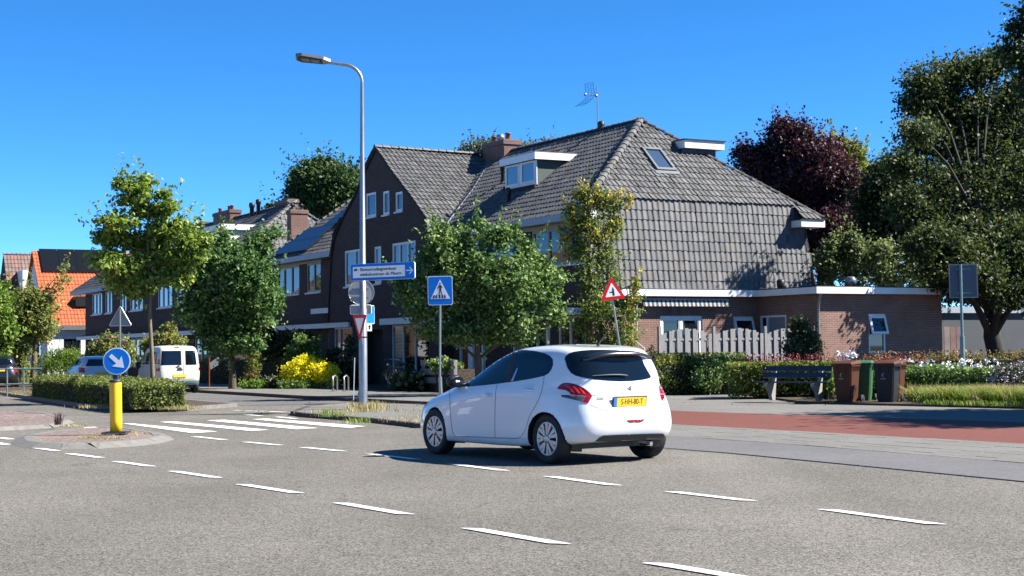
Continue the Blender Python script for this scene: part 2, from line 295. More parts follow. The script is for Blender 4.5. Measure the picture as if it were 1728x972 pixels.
# ------------------------------------------------------------------ mesh building
ROOTM = {}
class MB:
    def __init__(s): s.v = []; s.f = []; s.m = []; s.s = []
    def face(s, pts, m=0, sm=False):
        i = len(s.v); s.v.extend([tuple(p) for p in pts]); s.f.append(tuple(range(i, i + len(pts)))); s.m.append(m); s.s.append(sm)
    def raw(s, vs, fs, m=0, sm=False, T=None):
        i = len(s.v); s.v.extend([tuple(T @ Vector(p)) if T else tuple(p) for p in vs])
        for f in fs: s.f.append(tuple(i + k for k in f)); s.m.append(m); s.s.append(sm)
    def box(s, x0, x1, y0, y1, z0, z1, T=None, m=0):
        if x0 > x1: x0, x1 = x1, x0
        if y0 > y1: y0, y1 = y1, y0
        if z0 > z1: z0, z1 = z1, z0
        vs = [(x0, y0, z0), (x1, y0, z0), (x1, y1, z0), (x0, y1, z0), (x0, y0, z1), (x1, y0, z1), (x1, y1, z1), (x0, y1, z1)]
        s.raw(vs, [(0, 3, 2, 1), (4, 5, 6, 7), (0, 1, 5, 4), (1, 2, 6, 5), (2, 3, 7, 6), (3, 0, 4, 7)], m, False, T)
    def hbox(s, a0, a1, b0, b1, z0, z1, m=0): s.box(b0, b1, a0, a1, z0, z1, MH, m)
    def prism(s, poly, z0, z1, T=None, m=0, top=True, bottom=True, mtop=None):
        n = len(poly)
        if sum(poly[i][0] * poly[(i + 1) % n][1] - poly[(i + 1) % n][0] * poly[i][1] for i in range(n)) < 0: poly = poly[::-1]
        vs = [(p[0], p[1], z0) for p in poly] + [(p[0], p[1], z1) for p in poly]
        s.raw(vs, [(i, (i + 1) % n, n + (i + 1) % n, n + i) for i in range(n)], m, False, T)
        if top: s.raw(vs, [tuple(range(n, 2 * n))], m if mtop is None else mtop, False, T)
        if bottom: s.raw(vs, [tuple(range(n - 1, -1, -1))], m, False, T)
    def tube(s, pts, rad, n=8, m=0, T=None, cap=True):
        pts = [Vector(p) for p in pts]; k = len(pts)
        if not isinstance(rad, (list, tuple)): rad = [rad] * k
        vs = []; nrm = None
        for i in range(k):
            d = (pts[min(i + 1, k - 1)] - pts[max(i - 1, 0)]).normalized()
            if nrm is None: nrm = d.orthogonal().normalized()
            else: nrm = (nrm - d * nrm.dot(d)).normalized()
            bn = d.cross(nrm)
            for j in range(n):
                t = 2 * math.pi * j / n; vs.append(pts[i] + (nrm * math.cos(t) + bn * math.sin(t)) * rad[i])
        fs = [(i * n + j, i * n + (j + 1) % n, (i + 1) * n + (j + 1) % n, (i + 1) * n + j) for i in range(k - 1) for j in range(n)]
        s.raw(vs, fs, m, n > 5, T)
        if cap: s.raw(vs, [tuple(range(n - 1, -1, -1)), tuple(range((k - 1) * n, k * n))], m, False, T)
    def lathe(s, prof, n=20, T=None, m=0, sm=True):
        k = len(prof); vs = [(r * math.cos(2 * math.pi * j / n), r * math.sin(2 * math.pi * j / n), z) for r, z in prof for j in range(n)]
        s.raw(vs, [(i * n + j, i * n + (j + 1) % n, (i + 1) * n + (j + 1) % n, (i + 1) * n + j) for i in range(k - 1) for j in range(n)], m, sm, T)
    def ball(s, c, r, n=10, m=0, sz=1.0, T=None):
        k = n // 2 + 1
        s.lathe([(max(1e-4, r * math.sin(math.pi * i / k)), -r * sz * math.cos(math.pi * i / k)) for i in range(k + 1)], n, (T or I4) @ Matrix.Translation(c), m)
    def build(s, name, mats, parent=None, origin=None, kind=None, smooth_angle=None):
        me = bpy.data.meshes.new(name)
        V = np.array(s.v, dtype=np.float64).reshape(-1, 3)
        if parent is not None: inv = ROOTM[parent.name].inverted()
        elif origin is not None: inv = Matrix.Translation(-Vector(origin))
        else: inv = None
        if inv is not None:
            A = np.array(inv); V = V @ A[:3, :3].T + A[:3, 3]
        me.from_pydata(V.tolist(), [], s.f)
        if isinstance(mats, str): mats = [mats]
        for k in mats: me.materials.append(MATS[k])
        me.polygons.foreach_set('material_index', s.m); me.polygons.foreach_set('use_smooth', s.s)
        # box-like uv in metres so that bond patterns run level on every wall
        uv = me.uv_layers.new(name='UVMap'); W = np.array(s.v).reshape(-1, 3)
        if len(s.f) < 20000:
            co = np.zeros((len(me.loops), 2)); k = 0
            for f in s.f:
                p = W[list(f)]; n = np.cross(p[1] - p[0], p[2] - p[0]); ln = np.linalg.norm(n); n = n / ln if ln > 0 else np.array([0, 0, 1.])
                if abs(n[2]) > .8: co[k:k + len(f)] = p[:, :2]
                else:
                    t = np.array([-n[1], n[0], 0]); t /= np.linalg.norm(t)
                    if t[0] < 0: t = -t
                    co[k:k + len(f), 0] = p @ t; co[k:k + len(f), 1] = p[:, 2]
                k += len(f)
            uv.data.foreach_set('uv', co.ravel())
        me.update()
        o = bpy.data.objects.new(name, me); COL.objects.link(o)
        if parent is not None: o.parent = parent; ROOTM[o.name] = ROOTM[parent.name]
        elif origin is not None: o.location = origin; ROOTM[o.name] = Matrix.Translation(origin)
        else: ROOTM[o.name] = I4
        if kind: o['kind'] = kind
        return o

def thing(name, label, cat, loc=(0, 0, 0), rotz=0.0, group=None, M=None):
    o = bpy.data.objects.new(name, None); COL.objects.link(o); o.empty_display_size = .3
    M = M or (Matrix.Translation(loc) @ Matrix.Rotation(rotz, 4, 'Z'))
    o.matrix_world = M; ROOTM[o.name] = M
    return tag(o, label, cat, group)
def tag(o, label=None, cat=None, group=None, kind=None):
    if label: o['label'] = label
    if cat: o['category'] = cat
    if group: o['group'] = group
    if kind: o['kind'] = kind
    return o
def copy_tree(o, M, label=None, group=None):
    def rec(x, par):
        c = x.copy(); COL.objects.link(c); c.parent = par
        for ch in x.children: rec(ch, c)
        return c
    c = rec(o, None); c.matrix_world = M
    if label: c['label'] = label
    if group: c['group'] = group
    return c
def part(parent, name, mats, fn, kind=None):
    m = MB(); fn(m); return m.build(name, mats, parent, kind=kind)

def cdt_faces(outer, holes=(), extra=()):
    """triangulate a polygon with rectangular/polygonal holes -> verts2d, tris"""
    vs = []; ed = []
    for poly in [outer] + list(holes):
        i = len(vs); n = len(poly); vs += [Vector(p[:2]) for p in poly]; ed += [(i + k, i + (k + 1) % n) for k in range(n)]
    vs += [Vector(p) for p in extra]
    r = delaunay_2d_cdt(vs, ed, [], 0, 1e-5)
    def inside(p, poly):
        c = False; n = len(poly)
        for i in range(n):
            x0, y0 = poly[i][:2]; x1, y1 = poly[(i + 1) % n][:2]
            if (y0 > p[1]) != (y1 > p[1]) and p[0] < (x1 - x0) * (p[1] - y0) / (y1 - y0) + x0: c = not c
        return c
    out = []
    for f in r[2]:
        c = sum((r[0][k] for k in f), Vector((0, 0))) / len(f)
        if inside(c, outer) and not any(inside(c, h) for h in holes): out.append(tuple(f))
    return r[0], out

def text_tris(s, size=1.0, align='LEFT'):
    cu = bpy.data.curves.new('txt', 'FONT'); cu.body = s; cu.size = size; cu.align_x = align; cu.align_y = 'CENTER'; cu.resolution_u = 3
    o = bpy.data.objects.new('txt', cu); COL.objects.link(o)
    bpy.context.view_layer.update()
    me = o.evaluated_get(bpy.context.evaluated_depsgraph_get()).to_mesh()
    vs = [tuple(v.co) for v in me.vertices]; fs = [tuple(p.vertices) for p in me.polygons]
    o.evaluated_get(bpy.context.evaluated_depsgraph_get()).to_mesh_clear()
    bpy.data.objects.remove(o); bpy.data.curves.remove(cu)
    return vs, fs

# =================================================================== GROUND
def pg(*px, z=0.0): return [(G(u, v).x, G(u, v).y) for u, v in px]
def sheet(name, mats, poly, z, parent=None, kind='structure', thick=None):
    m = MB()
    if thick: m.prism(poly, z - thick, z)
    else:
        if sum(poly[i][0] * poly[(i + 1) % len(poly)][1] - poly[(i + 1) % len(poly)][0] * poly[i][1] for i in range(len(poly))) < 0: poly = poly[::-1]
        m.face([(p[0], p[1], z) for p in poly])
    return m.build(name, mats, parent, kind=kind if parent is None else None)

sheet('ground', 'grass_ground', [(-4000, -4000), (4000, -4000), (4000, 6000), (-4000, 6000)], -.04)
road = sheet('road', 'asphalt', [(-140, -30), (60, -30), (60, 60), (20, 95), (-140, 150)], 0.0)
def hab(a, b): p = H(a, b, 0); return (p.x, p.y)
sheet('side_road', 'asphalt_smooth', [hab(-4.5, -9.3), hab(-2, -14.2), hab(6, -15.2), hab(30, -15), hab(120, -15), hab(120, -9.3)], .005)

# painted marks: each dash and stripe is a part of the road
def dash(p, q, wd, name='lane_dash', skew=.5):
    p = Vector(p); q = Vector(q); d = (q - p).normalized(); n = Vector((-d.y, d.x))
    s = d * wd * skew
    m = MB(); m.face([(*(p - n * wd / 2 - s * .5), .009), (*(q - n * wd / 2 - s * .5), .009), (*(q + n * wd / 2 + s * .5), .009), (*(p + n * wd / 2 + s * .5), .009)])
    return m.build(name, 'paint_white', road)
LA = [((53.5, 755.7), (95.5, 761.5)), ((117.6, 766.4), (168.8, 773)), ((196.7, 779.4), (254, 787.8)), ((293, 796), (365.5, 807)), ((408.7, 818.4), (501.5, 833)), ((575, 850), (685, 869)), ((795, 893), (945, 919)), ((1105, 952), (1262, 978))]
LB = [((328.5, 737.4), (378, 742.7)), ((415.6, 746.6), (471.7, 752)), ((512.6, 755.7), (575.6, 761.8)), ((627, 767), (702, 776)), ((764, 784), (850, 795)), ((928, 805), (1038, 820)), ((1135, 831), (1263, 846)), ((1395, 861), (1580, 886))]
for p, q in LA + LB:
    v0 = G(*p); v1 = G(*q); dash((v0.x, v0.y), (v1.x, v1.y), .115, skew=1.2)
for p, q in [((0, 739), (18, 742)), ((-12, 747), (11, 751)), ((410, 700), (441, 702)), ((468, 704), (499, 707)), ((397, 693), (405, 693.3)), ((414, 694), (447, 694.6)), ((453.5, 695), (482, 696)), ((490.5, 696.3), (523.5, 697.5))]:
    v0 = G(*p); v1 = G(*q); dash((v0.x, v0.y), (v1.x, v1.y), .14, skew=.3)
for q4 in [((206, 715), (220, 715), (367, 729), (325, 731.6)), ((269, 712.6), (294, 711.8), (454, 726), (424, 728)), ((348, 710), (378, 709), (537, 723), (500, 725)), ((425, 708), (451, 707), (617, 720), (590, 723)), ((140, 722), (160, 721), (196, 727), (178, 728))]:
    m = MB(); m.face([(G(*p).x, G(*p).y, .009) for p in q4][::-1]); m.build('crossing_stripe', 'paint_white', road)

# strips along the main road on the right: slabs, pavers, red cycle path, grey footpath
dR = (Vector((5.15, 15.64)) - Vector((2.08, 21.44))).normalized()
def ext(p, t, d=dR): return (p[0] + d.x * t, p[1] + d.y * t)
# edge lines (left point hidden behind the white car, right point out of frame)
e_blue0 = [(-1.7, 28.06), (2.08, 21.44), (2.8, 20.42), (5.15, 15.64), (8.9, 7.4)]
e_blue1 = [(-1.2, 30.6), (2.49, 24.32), (4.03, 21.82), (5.93, 18.0), (10.3, 8.4)]
e_red0 = [(0.2, 33.0), (2.93, 28.03), (7.07, 21.44), (12.2, 12.2)]
e_red1 = [(1.6, 37.4), (3.55, 34.15), (9.01, 27.28), (16.5, 16.0)]
e_path1 = [(0.5, 46.6), (4.46, 45.79), (6.36, 46.21), (6.75, 40.5), (6.88, 37.46), (8.99, 35.2), (10.86, 32.86), (22.0, 18.0)]
def band(name, mt, lo, hi, z, kind='structure'):
    return sheet(name, mt, list(lo) + list(reversed(hi)), z, kind=kind)
band('footpath', 'path_grey', [(-2.6, 41.6)] + e_red1, [(-2.9, 45.9)] + e_path1, .007)
band('cycle_path', 'red_asphalt', e_red0, e_red1, .011)
band('cycle_path_edge', 'path_grey', [(-1.2, 30.6), (.2, 33.0)], [(-2.6, 41.6), (1.6, 37.4)], .006)
m = MB()      # bedding under the pavers and slabs
m.face([(x, y, .003) for x, y in (e_blue0 + e_red0[::-1])]); bed = m.build('paved_strip', 'paver_beige', None, kind='structure')
def lerp2(L, t):
    seg = [math.dist(L[i], L[i + 1]) for i in range(len(L) - 1)]; T = t * sum(seg)
    for i, s in enumerate(seg):
        if T <= s or i == len(seg) - 1:
            k = T / s; return Vector((L[i][0] + (L[i + 1][0] - L[i][0]) * k, L[i][1] + (L[i + 1][1] - L[i][1]) * k))
        T -= s
rnd = random.Random(5)
# long concrete slabs beside the carriageway
tb = [0, .14, .262, .382, .50, .618, .735, .86, 1.0]
for i in range(8):
    a0, a1, b1, b0 = lerp2(e_blue0, tb[i]), lerp2(e_blue0, tb[i + 1]), lerp2(e_blue1, tb[i + 1]), lerp2(e_blue1, tb[i])
    c = (a0 + a1 + b0 + b1) / 4; q = [c + (p - c) * .996 for p in (a0, a1, b1, b0)]
    dz = rnd.uniform(0, .004); m = MB(); m.prism([tuple(p) for p in q], .004, .009 + dz); m.build('concrete_slab', 'concrete_blue', bed)
# rows of pavers between the slabs and the cycle path
NR, NC = 8, 34
for r in range(NR):
    for c in range(NC):
        t0 = (c + (r % 2) * .5) / NC; t1 = min(1, t0 + 1 / NC)
        if t0 >= 1: continue
        q = []
        for tt, ff in ((t0, r / NR), (t1, r / NR), (t1, (r + 1) / NR), (t0, (r + 1) / NR)):
            q.append(lerp2(e_blue1, tt).lerp(lerp2(e_red0, tt), ff))
        cc = sum(q, Vector((0, 0))) / 4
        q = [p + (cc - p).normalized() * .005 for p in q]
        dz = rnd.uniform(-.0015, .003); m = MB(); m.prism([tuple(p) for p in q], .003, .014 + dz, bottom=False); m.build('paver', 'paver_beige', bed)

# raised pavements with kerb stones
def kerb_run(parent, pts, z0, z1, wd, step, mt, slope=0.0, name='kerb_stone'):
    pts = [Vector(p) for p in pts]; n = 0
    for i in range(len(pts) - 1):
        d = pts[i + 1] - pts[i]; L = d.length; k = max(1, round(L / step)); d /= L; nn = Vector((-d.y, d.x))
        for j in range(k):
            p = pts[i] + d * (L * j / k + .004); q = pts[i] + d * (L * (j + 1) / k - .004)
            dz = rnd.uniform(-.003, .003)
            v = [(*p, z0), (*q, z0), (*(q + nn * wd), z0), (*(p + nn * wd), z0), (*(p + nn * slope), z1 + dz), (*(q + nn * slope), z1 + dz), (*(q + nn * wd), z1 + dz), (*(p + nn * wd), z1 + dz)]
            m = MB(); m.raw(v, [(0, 3, 2, 1), (4, 5, 6, 7), (0, 1, 5, 4), (1, 2, 6, 5), (2, 3, 7, 6), (3, 0, 4, 7)]); m.build(name, mt, parent)
def raised(name, outline, z, mt, kerbmt='kerb_dark', wd=.14, step=1.0, slope=0.0, kerb_segs=None):
    """outline counter-clockwise; top surface inset by the kerb"""
    n = len(outline); P2 = [Vector(p) for p in outline]
    if sum(P2[i].x * P2[(i + 1) % n].y - P2[(i + 1) % n].x * P2[i].y for i in range(n)) < 0: P2 = P2[::-1]
    ins = []
    for i in range(n):
        d0 = (P2[i] - P2[i - 1]).normalized(); d1 = (P2[(i + 1) % n] - P2[i]).normalized()
        n0 = Vector((-d0.y, d0.x)); n1 = Vector((-d1.y, d1.x)); b = (n0 + n1).normalized(); k = wd / max(.4, b.dot(n0)); ins.append(P2[i] + b * k)
    m = MB(); m.prism([tuple(p) for p in ins], .0, z - .006); o = m.build(name, mt, None, kind='structure')
    kerb_run(o, P2 + [P2[0]] if kerb_segs is None else [P2[k] for k in kerb_segs], 0.001, z, wd, step, kerbmt, slope)
    return o
# island under the lamp post
raised('lamp_island', [(-4.53, 33.41), (-2.96, 30.81), (-1.7, 28.06), (-1.25, 30.55), (.1, 33.0), (-2.4, 38.6), (-4.3, 40.6), (-5.1, 38.0), (-5.0, 34.6)], .085, 'paver_beige', wd=.13, step=.8)
# narrow island with the yellow bollard: sloped edging blocks round pinkish concrete
isl = [(-8.14, 25.0), (-7.75, 23.95), (-7.31, 23.35), (-6.75, 23.0), (-6.2, 23.05), (-5.75, 23.6), (-5.54, 24.3), (-5.55, 25.3), (-5.86, 26.3), (-6.4, 27.3), (-7.1, 28.5), (-7.9, 28.3), (-8.35, 27.0), (-8.35, 25.9)]
raised('traffic_island', isl, .08, 'island_gravel', 'kerb_concrete', wd=.34, step=.95, slope=.2)
isl2 = [(-9.6, 28.9), (-8.9, 29.7), (-9.1, 32.0), (-10.6, 35.6), (-12.4, 38.2), (-14.5, 37.5), (-14.0, 33.0), (-12.0, 29.2), (-10.4, 28.5)]
raised('splitter_island', isl2, .07, 'island_gravel', 'kerb_concrete', wd=.22, step=1.0, slope=.1)
# median with the clipped hedge
med = [(-8.0, 37.9), (-11.19, 40.5), (-18.66, 56.12), (-30, 80), (-27, 82), (-17.4, 62), (-9.6, 44.6), (-7.2, 40.3)]
raised('median', med, .10, 'soil', 'kerb_concrete', wd=.16, step=1.0)
# pavement in front of the houses
pav = [hab(-8, -9.25), hab(-6, -9.3), hab(1.65, -9.55), hab(12, -9.45), hab(30, -9.4), hab(60, -9.4), hab(110, -9.4), hab(110, -5.5), hab(-1, -5.2), hab(-5.5, -7)]
raised('front_pavement', pav, .10, 'paver_beige', 'kerb_dark', wd=.15, step=1.0)
# garden soil between pavement and houses, and the planted bed on the right
sheet('garden_soil', 'soil', [hab(-1, -5.2), hab(110, -5.5), hab(110, 14), hab(-3.1, 14), hab(-3.1, .2), hab(-1.2, -4.0)], .03, thick=.05)
sheet('bed_soil', 'soil', [(6.7, 46.3), (6.95, 40.6), (7.08, 37.6), (9.1, 35.3), (10.95, 33.0), (22.1, 18.2), (60, 18), (60, 75), (24, 62), (14, 53), (10, 50.2), (5.5, 47.6)], .05, thick=.08)

# =================================================================== BUILDING HELPERS
def frame_T(kind, off):
    """(u, depth inwards, z) -> world. 'f' street fronts (u=-a), 's' walls facing us on the side (u=b)"""
    if kind == 'f': return MH @ Matrix(((0, 1, 0, off), (-1, 0, 0, 0), (0, 0, 1, 0), (0, 0, 0, 1)))
    return MH @ Matrix(((1, 0, 0, 0), (0, 1, 0, off), (0, 0, 1, 0), (0, 0, 0, 1)))
def wall_panel(mb, T, outline, holes, reveal=.11, m=0):
    vs, tr = cdt_faces(outline, holes)
    for t in tr:
        p = [vs[k] for k in t]
        if (p[1] - p[0]).cross(p[2] - p[0]) < 0: p.reverse()
        mb.face([T @ Vector((q.x, 0, q.y)) for q in p], m)
    for h in holes:
        n = len(h)
        for i in range(n):
            a, b = h[i], h[(i + 1) % n]
            mb.face([T @ Vector((a[0], 0, a[1])), T @ Vector((b[0], 0, b[1])), T @ Vector((b[0], reveal, b[1])), T @ Vector((a[0], reveal, a[1]))], m)
def rect(u0, u1, z0, z1): return [(u0, z0), (u1, z0), (u1, z1), (u0, z1)]
def window(root, T, u0, u1, z0, z1, div=(), rec=.08, fw=.06, fm='white_wood', gm='glass', sill='white_wood', trans=None, sash=True, blind=()):
    """frame with posts at fractions div, one pane per light, and a sill"""
    w = MB(); d0, d1 = rec - .05, rec + .03
    w.box(u0, u0 + fw, d0, d1, z0, z1, T); w.box(u1 - fw, u1, d0, d1, z0, z1, T)
    w.box(u0 + fw, u1 - fw, d0, d1, z0, z0 + fw, T); w.box(u0 + fw, u1 - fw, d0, d1, z1 - fw, z1, T)
    xs = [u0 + fw] + [u0 + (u1 - u0) * t for t in div] + [u1 - fw]
    for x in xs[1:-1]: w.box(x - fw * .45, x + fw * .45, d0 + .003, d1, z0 + fw, z1 - fw, T)
    zt = None
    if trans: zt = z0 + (z1 - z0) * trans; w.box(u0 + fw, u1 - fw, d0 + .005, d1, zt - fw * .4, zt + fw * .4, T)
    if sash:
        for i in range(len(xs) - 1):
            a = xs[i] + (fw * .45 if i else 0); b = xs[i + 1] - (fw * .45 if i < len(xs) - 2 else 0); s = .035; top = (zt - fw * .4) if zt else z1 - fw
            w.box(a, a + s, d0 + .015, d1, z0 + fw, top, T); w.box(b - s, b, d0 + .015, d1, z0 + fw, top, T)
            w.box(a + s, b - s, d0 + .015, d1, z0 + fw, z0 + fw + s, T); w.box(a + s, b - s, d0 + .015, d1, top - s, top, T)
    fo = w.build('window', fm, root)
    for i in range(len(xs) - 1):
        g = MB(); x0, x1 = xs[i] + .01, xs[i + 1] - .01
        g.box(x0, x1, rec + .005, rec + .02, z0 + fw * .6, z1 - fw * .6, T)
        g.build('pane', 'glass_blind' if i in blind else gm, fo)
    if sill:
        s = MB(); s.box(u0 - .06, u1 + .06, -.07, rec, z0 - .07, z0 - .004, T); s.build('sill', sill, fo)
    return fo

# ---- pantiles
TW, TH = .205, .335
PROF = [(0, .030), (.16, .046), (.34, .030), (.62, .004), (.84, .006), (1.0, .026)]
def tile_geo(tw, th, amp=1.0, simple=False):
    """tile local: x across, y up the slope, z out. lower edge at y=-0.03"""
    pr = PROF if not simple else [(0, .03), (.2, .045), (.6, .004), (1, .026)]
    vs = []; n = len(pr)
    lip = .027 if amp > .8 else .018
    for x, h in pr: vs.append((x * tw, -.03, h * amp + lip))
    for x, h in pr: vs.append((x * tw, th + .01, h * amp - .006))
    for x, h in pr: vs.append((x * tw, -.03, h * amp + lip))
    for x, h in pr: vs.append((x * tw, -.03, h * amp - .004))
    fs = [(i, i + 1, n + i + 1, n + i) for i in range(n - 1)] + [(3 * n + i, 3 * n + i + 1, 2 * n + i + 1, 2 * n + i) for i in range(n - 1)]
    return np.array(vs), fs
def in_poly(p, poly):
    c = False; n = len(poly)
    for i in range(n):
        x0, y0 = poly[i]; x1, y1 = poly[(i + 1) % n]
        if (y0 > p[1]) != (y1 > p[1]) and p[0] < (x1 - x0) * (p[1] - y0) / (y1 - y0) + x0: c = not c
    return c
class Roof:
    """collects tiled planes of one house; o = origin, eu along the eave, ev up the slope (house coordinates b,a,z)"""
    def __init__(s, root, mt, under='roof_under'): s.root = root; s.mt = mt; s.tiles = []; s.single = []; s.u = MB(); s.under = under
    def plane(s, o, eu, ev, poly, tw=TW, th=TH, single=False, amp=1.0, jit=.007, holes=(), keep=None, seed=1):
        o, eu, ev = Vector(o), Vector(eu).normalized(), Vector(ev).normalized(); en = eu.cross(ev).normalized()
        r = random.Random(seed)
        us = [p[0] for p in poly]; vs = [p[1] for p in poly]
        if len(poly) > 2: s.u.face([MH @ (o + eu * p[0] + ev * p[1] - en * .03) for p in poly])
        R3 = Matrix((eu, ev, en)).transposed()
        i1 = int((max(vs) - min(vs)) / th) + 1
        for i in range(i1):
            v = min(vs) + i * th
            for j in range(int((max(us) - min(us)) / tw) + 1):
                u = min(us) + j * tw; c = (u + tw / 2, v + th / 2)
                if not in_poly(c, poly) or any(in_poly(c, h) for h in holes): continue
                pos = o + eu * (u + r.uniform(-jit, jit)) + ev * (v + r.uniform(-jit, jit) * 1.5) + en * r.uniform(0, jit)
                rot = R3 @ Matrix.Rotation(r.gauss(0, .016), 3, 'Z')
                if keep and not keep(u, v): continue
                (s.single if single and len(s.single) < 296 else s.tiles).append((pos, rot, tw, th, amp))
    def finish(s, simple=False):
        s.u.build('roof_deck', s.under, s.root)
        cache = {}
        if s.tiles:
            V = []; F = []; base = 0
            for pos, rot, tw, th, amp in s.tiles:
                k = (tw, th, amp)
                if k not in cache: cache[k] = tile_geo(tw, th, amp, simple)
                vs, fs = cache[k]; V.append(vs @ np.array(rot).T + np.array(pos)); F += [tuple(base + q for q in f) for f in fs]; base += len(vs)
            me = bpy.data.meshes.new('roof_tiles'); me.from_pydata(np.vstack(V).tolist(), [], F); me.materials.append(MATS[s.mt])
            me.polygons.foreach_set('use_smooth', [True] * len(F)); me.update()
            o = bpy.data.objects.new('roof_tiles', me); COL.objects.link(o); o.parent = s.root; o['kind'] = 'stuff'
            o.matrix_local = ROOTM[s.root.name].inverted() @ MH
        mesh = {}
        for pos, rot, tw, th, amp in s.single:
            k = (tw, th, amp)
            if k not in mesh:
                vs, fs = tile_geo(tw, th, amp); me = bpy.data.meshes.new('roof_tile'); me.from_pydata(vs.tolist(), [], fs); me.materials.append(MATS[s.mt]); me.update(); mesh[k] = me
                me.polygons.foreach_set('use_smooth', [True] * len(fs))
            o = bpy.data.objects.new('roof_tile', mesh[k]); COL.objects.link(o); o.parent = s.root
            o.matrix_local = (ROOTM[s.root.name].inverted() @ MH) @ (Matrix.Translation(pos) @ rot.to_4x4())
def ridge_run(root, p, q, mt, r=.105, step=.36, name='ridge_tile', lift=.03):
    """half-round ridge tiles laid overlapping from p up to q; house coordinates (a,b,z)"""
    p = H(*p); q = H(*q); d = q - p; L = d.length; d.normalize(); n = int(L / step); side = d.cross(Vector((0, 0, 1))).normalized(); up = side.cross(d).normalized()
    rr = random.Random(int(L * 100))
    me = None
    for i in range(n + 1):
        if me is None:
            vs = []; k = 7; N = 2 * k
            for (x, rad) in ((-.02, r * 1.18), (.05, r * 1.18), (.06, r), (step + .05, r * .93)):
                for j in range(k):
                    t = math.pi * (j / (k - 1)); vs.append((x, math.cos(t) * rad, math.sin(t) * rad * .85))
            fs = [(s * k + j, (s + 1) * k + j, (s + 1) * k + j + 1, s * k + j + 1) for s in range(3) for j in range(k - 1)]
            fs += [tuple(range(k - 1, -1, -1))]
            me = bpy.data.meshes.new(name); me.from_pydata(vs, [], fs); me.materials.append(MATS[mt]); me.polygons.foreach_set('use_smooth', [len(f) == 4 for f in fs]); me.update()
        c = p + d * (i * step)
        M = Matrix((d, side * -1, up)).transposed().to_4x4(); M = Matrix.Translation(c - up * (r * .35) + up * lift + side * rr.uniform(-.008, .008)) @ M @ Matrix.Rotation(rr.uniform(-.02, .02), 4, 'Z')
        o = bpy.data.objects.new(name, me); COL.objects.link(o); o.parent = root; o.matrix_local = ROOTM[root.name].inverted() @ M
def chimney(root, a0, a1, b0, b1, z0, z1, pots, potm='terracotta', mt='brick_chimney', corbel=True):
    m = MB(); m.hbox(a0, a1, b0, b1, z0, z1 - .16)
    if corbel: m.hbox(a0 - .05, a1 + .05, b0 - .05, b1 + .05, z1 - .16, z1)
    else: m.hbox(a0, a1, b0, b1, z1 - .16, z1)
    c = m.build('chimney', mt, root)
    k = MB(); k.hbox(a0 - .02, a1 + .02, b0 - .02, b1 + .02, z1 + .003, z1 + .05); k.build('chimney_cap', 'roof_mottled', c)
    for (fa, fb, kind) in pots:
        p = MB(); T = MH @ Matrix.Translation((b0 + (b1 - b0) * fb, a0 + (a1 - a0) * fa, z1 + .05))
        if kind == 'pot': p.lathe([(.12, 0), (.10, .25), (.13, .26), (.13, .31), (.09, .31), (.08, .1)], 12, T)
        elif kind == 'cowl': p.lathe([(.07, 0), (.07, .22), (.16, .24), (.02, .36)], 12, T); p.lathe([(.15, .0), (.11, .07), (.06, .1)], 12, T)
        else: p.lathe([(.10, 0), (.10, .1), (.17, .13), (.19, .2), (.16, .29), (.08, .35), (.001, .37)], 14, T)
        p.build('chimney_pot', potm if kind == 'pot' else ('frame_dark' if kind == 'cowl' else 'galvanised'), c)
    return c
def pipe_vent(root, a, b, z0, z1, r=.07, mt='black_plastic'):
    m = MB(); m.lathe([(r, z0 - .4), (r, z1 - .3), (r * 1.35, z1 - .28), (r * 1.35, z1 - .05), (r * .8, z1), (.001, z1)], 12, MH @ Matrix.Translation((b, a, 0)))
    v = m.build('vent_pipe', mt, root)

# =================================================================== CORNER HOUSE BLOCK (house frame)
A = thing('brick_house', 'large dark brick corner house with grey pantile roof, street gable and tile-hung side wall', 'house', M=MH)
S = .745            # front slope rise per metre
def zf(b): return 5.85 + (b + .45) * S
Tf0, Tfg, Ts0 = frame_T('f', 0), frame_T('f', -.5), frame_T('s', 0)

# walls -------------------------------------------------------------
first_floor = [  # (a_left, a_right, z0, z1, divisions)
    (3.85, .35, 4.24, 5.50, (.31, .72)), (8.25, 4.72, 4.24, 5.50, (.33, .66)), (10.1, 9.25, 4.24, 5.5, ()),
    (28.7, 25.65, 4.16, 5.52, (.33, .66)), (24.75, 23.0, 4.16, 5.52, (.5,))]
ground_floor = [(2.15, .42, .95, 2.5, (.42,)), (5.3, 2.75, .75, 2.5, (.33, .66)), (26.8, 24.9, .6, 2.45, (.5,)), (22.2, 21.0, .9, 2.4, ())]
doors_f = [(9.35, 8.45, .12, 2.4)]
holes = [rect(-a0, -a1, z0, z1) for a0, a1, z0, z1, d in first_floor + ground_floor] + [rect(-9.35, -8.45, .06, 2.4)]
m = MB()
wall_panel(m, Tf0, [(-29.0, 0), (.0, 0), (.0, 3.34), (-.35, 5.62), (-29.0, 5.62)], holes)
# return pier at the right-hand corner, rear and left walls
m.hbox(28.7, 28.95, 0.02, 9.2, 0, 5.6); m.hbox(0.6, 29, 9.2, 9.4, 0, 5.6)
m.build('wall', 'brick_dark', A)
for a0, a1, z0, z1, d in first_floor:
    window(A, Tf0, -a0, -a1, z0, z1, d, fm='cream_paint', gm='glass', sill='white_wood')
window(A, Tf0, -2.15, -.42, .95, 2.5, (.42,), fm='white_wood'); window(A, Tf0, -5.3, -2.75, .75, 2.5, (.33, .66), fm='white_wood', blind=(0,))
window(A, Tf0, -26.8, -24.9, .6, 2.45, (.5,)); window(A, Tf0, -22.2, -21.0, .9, 2.4, (), fm='white_wood')
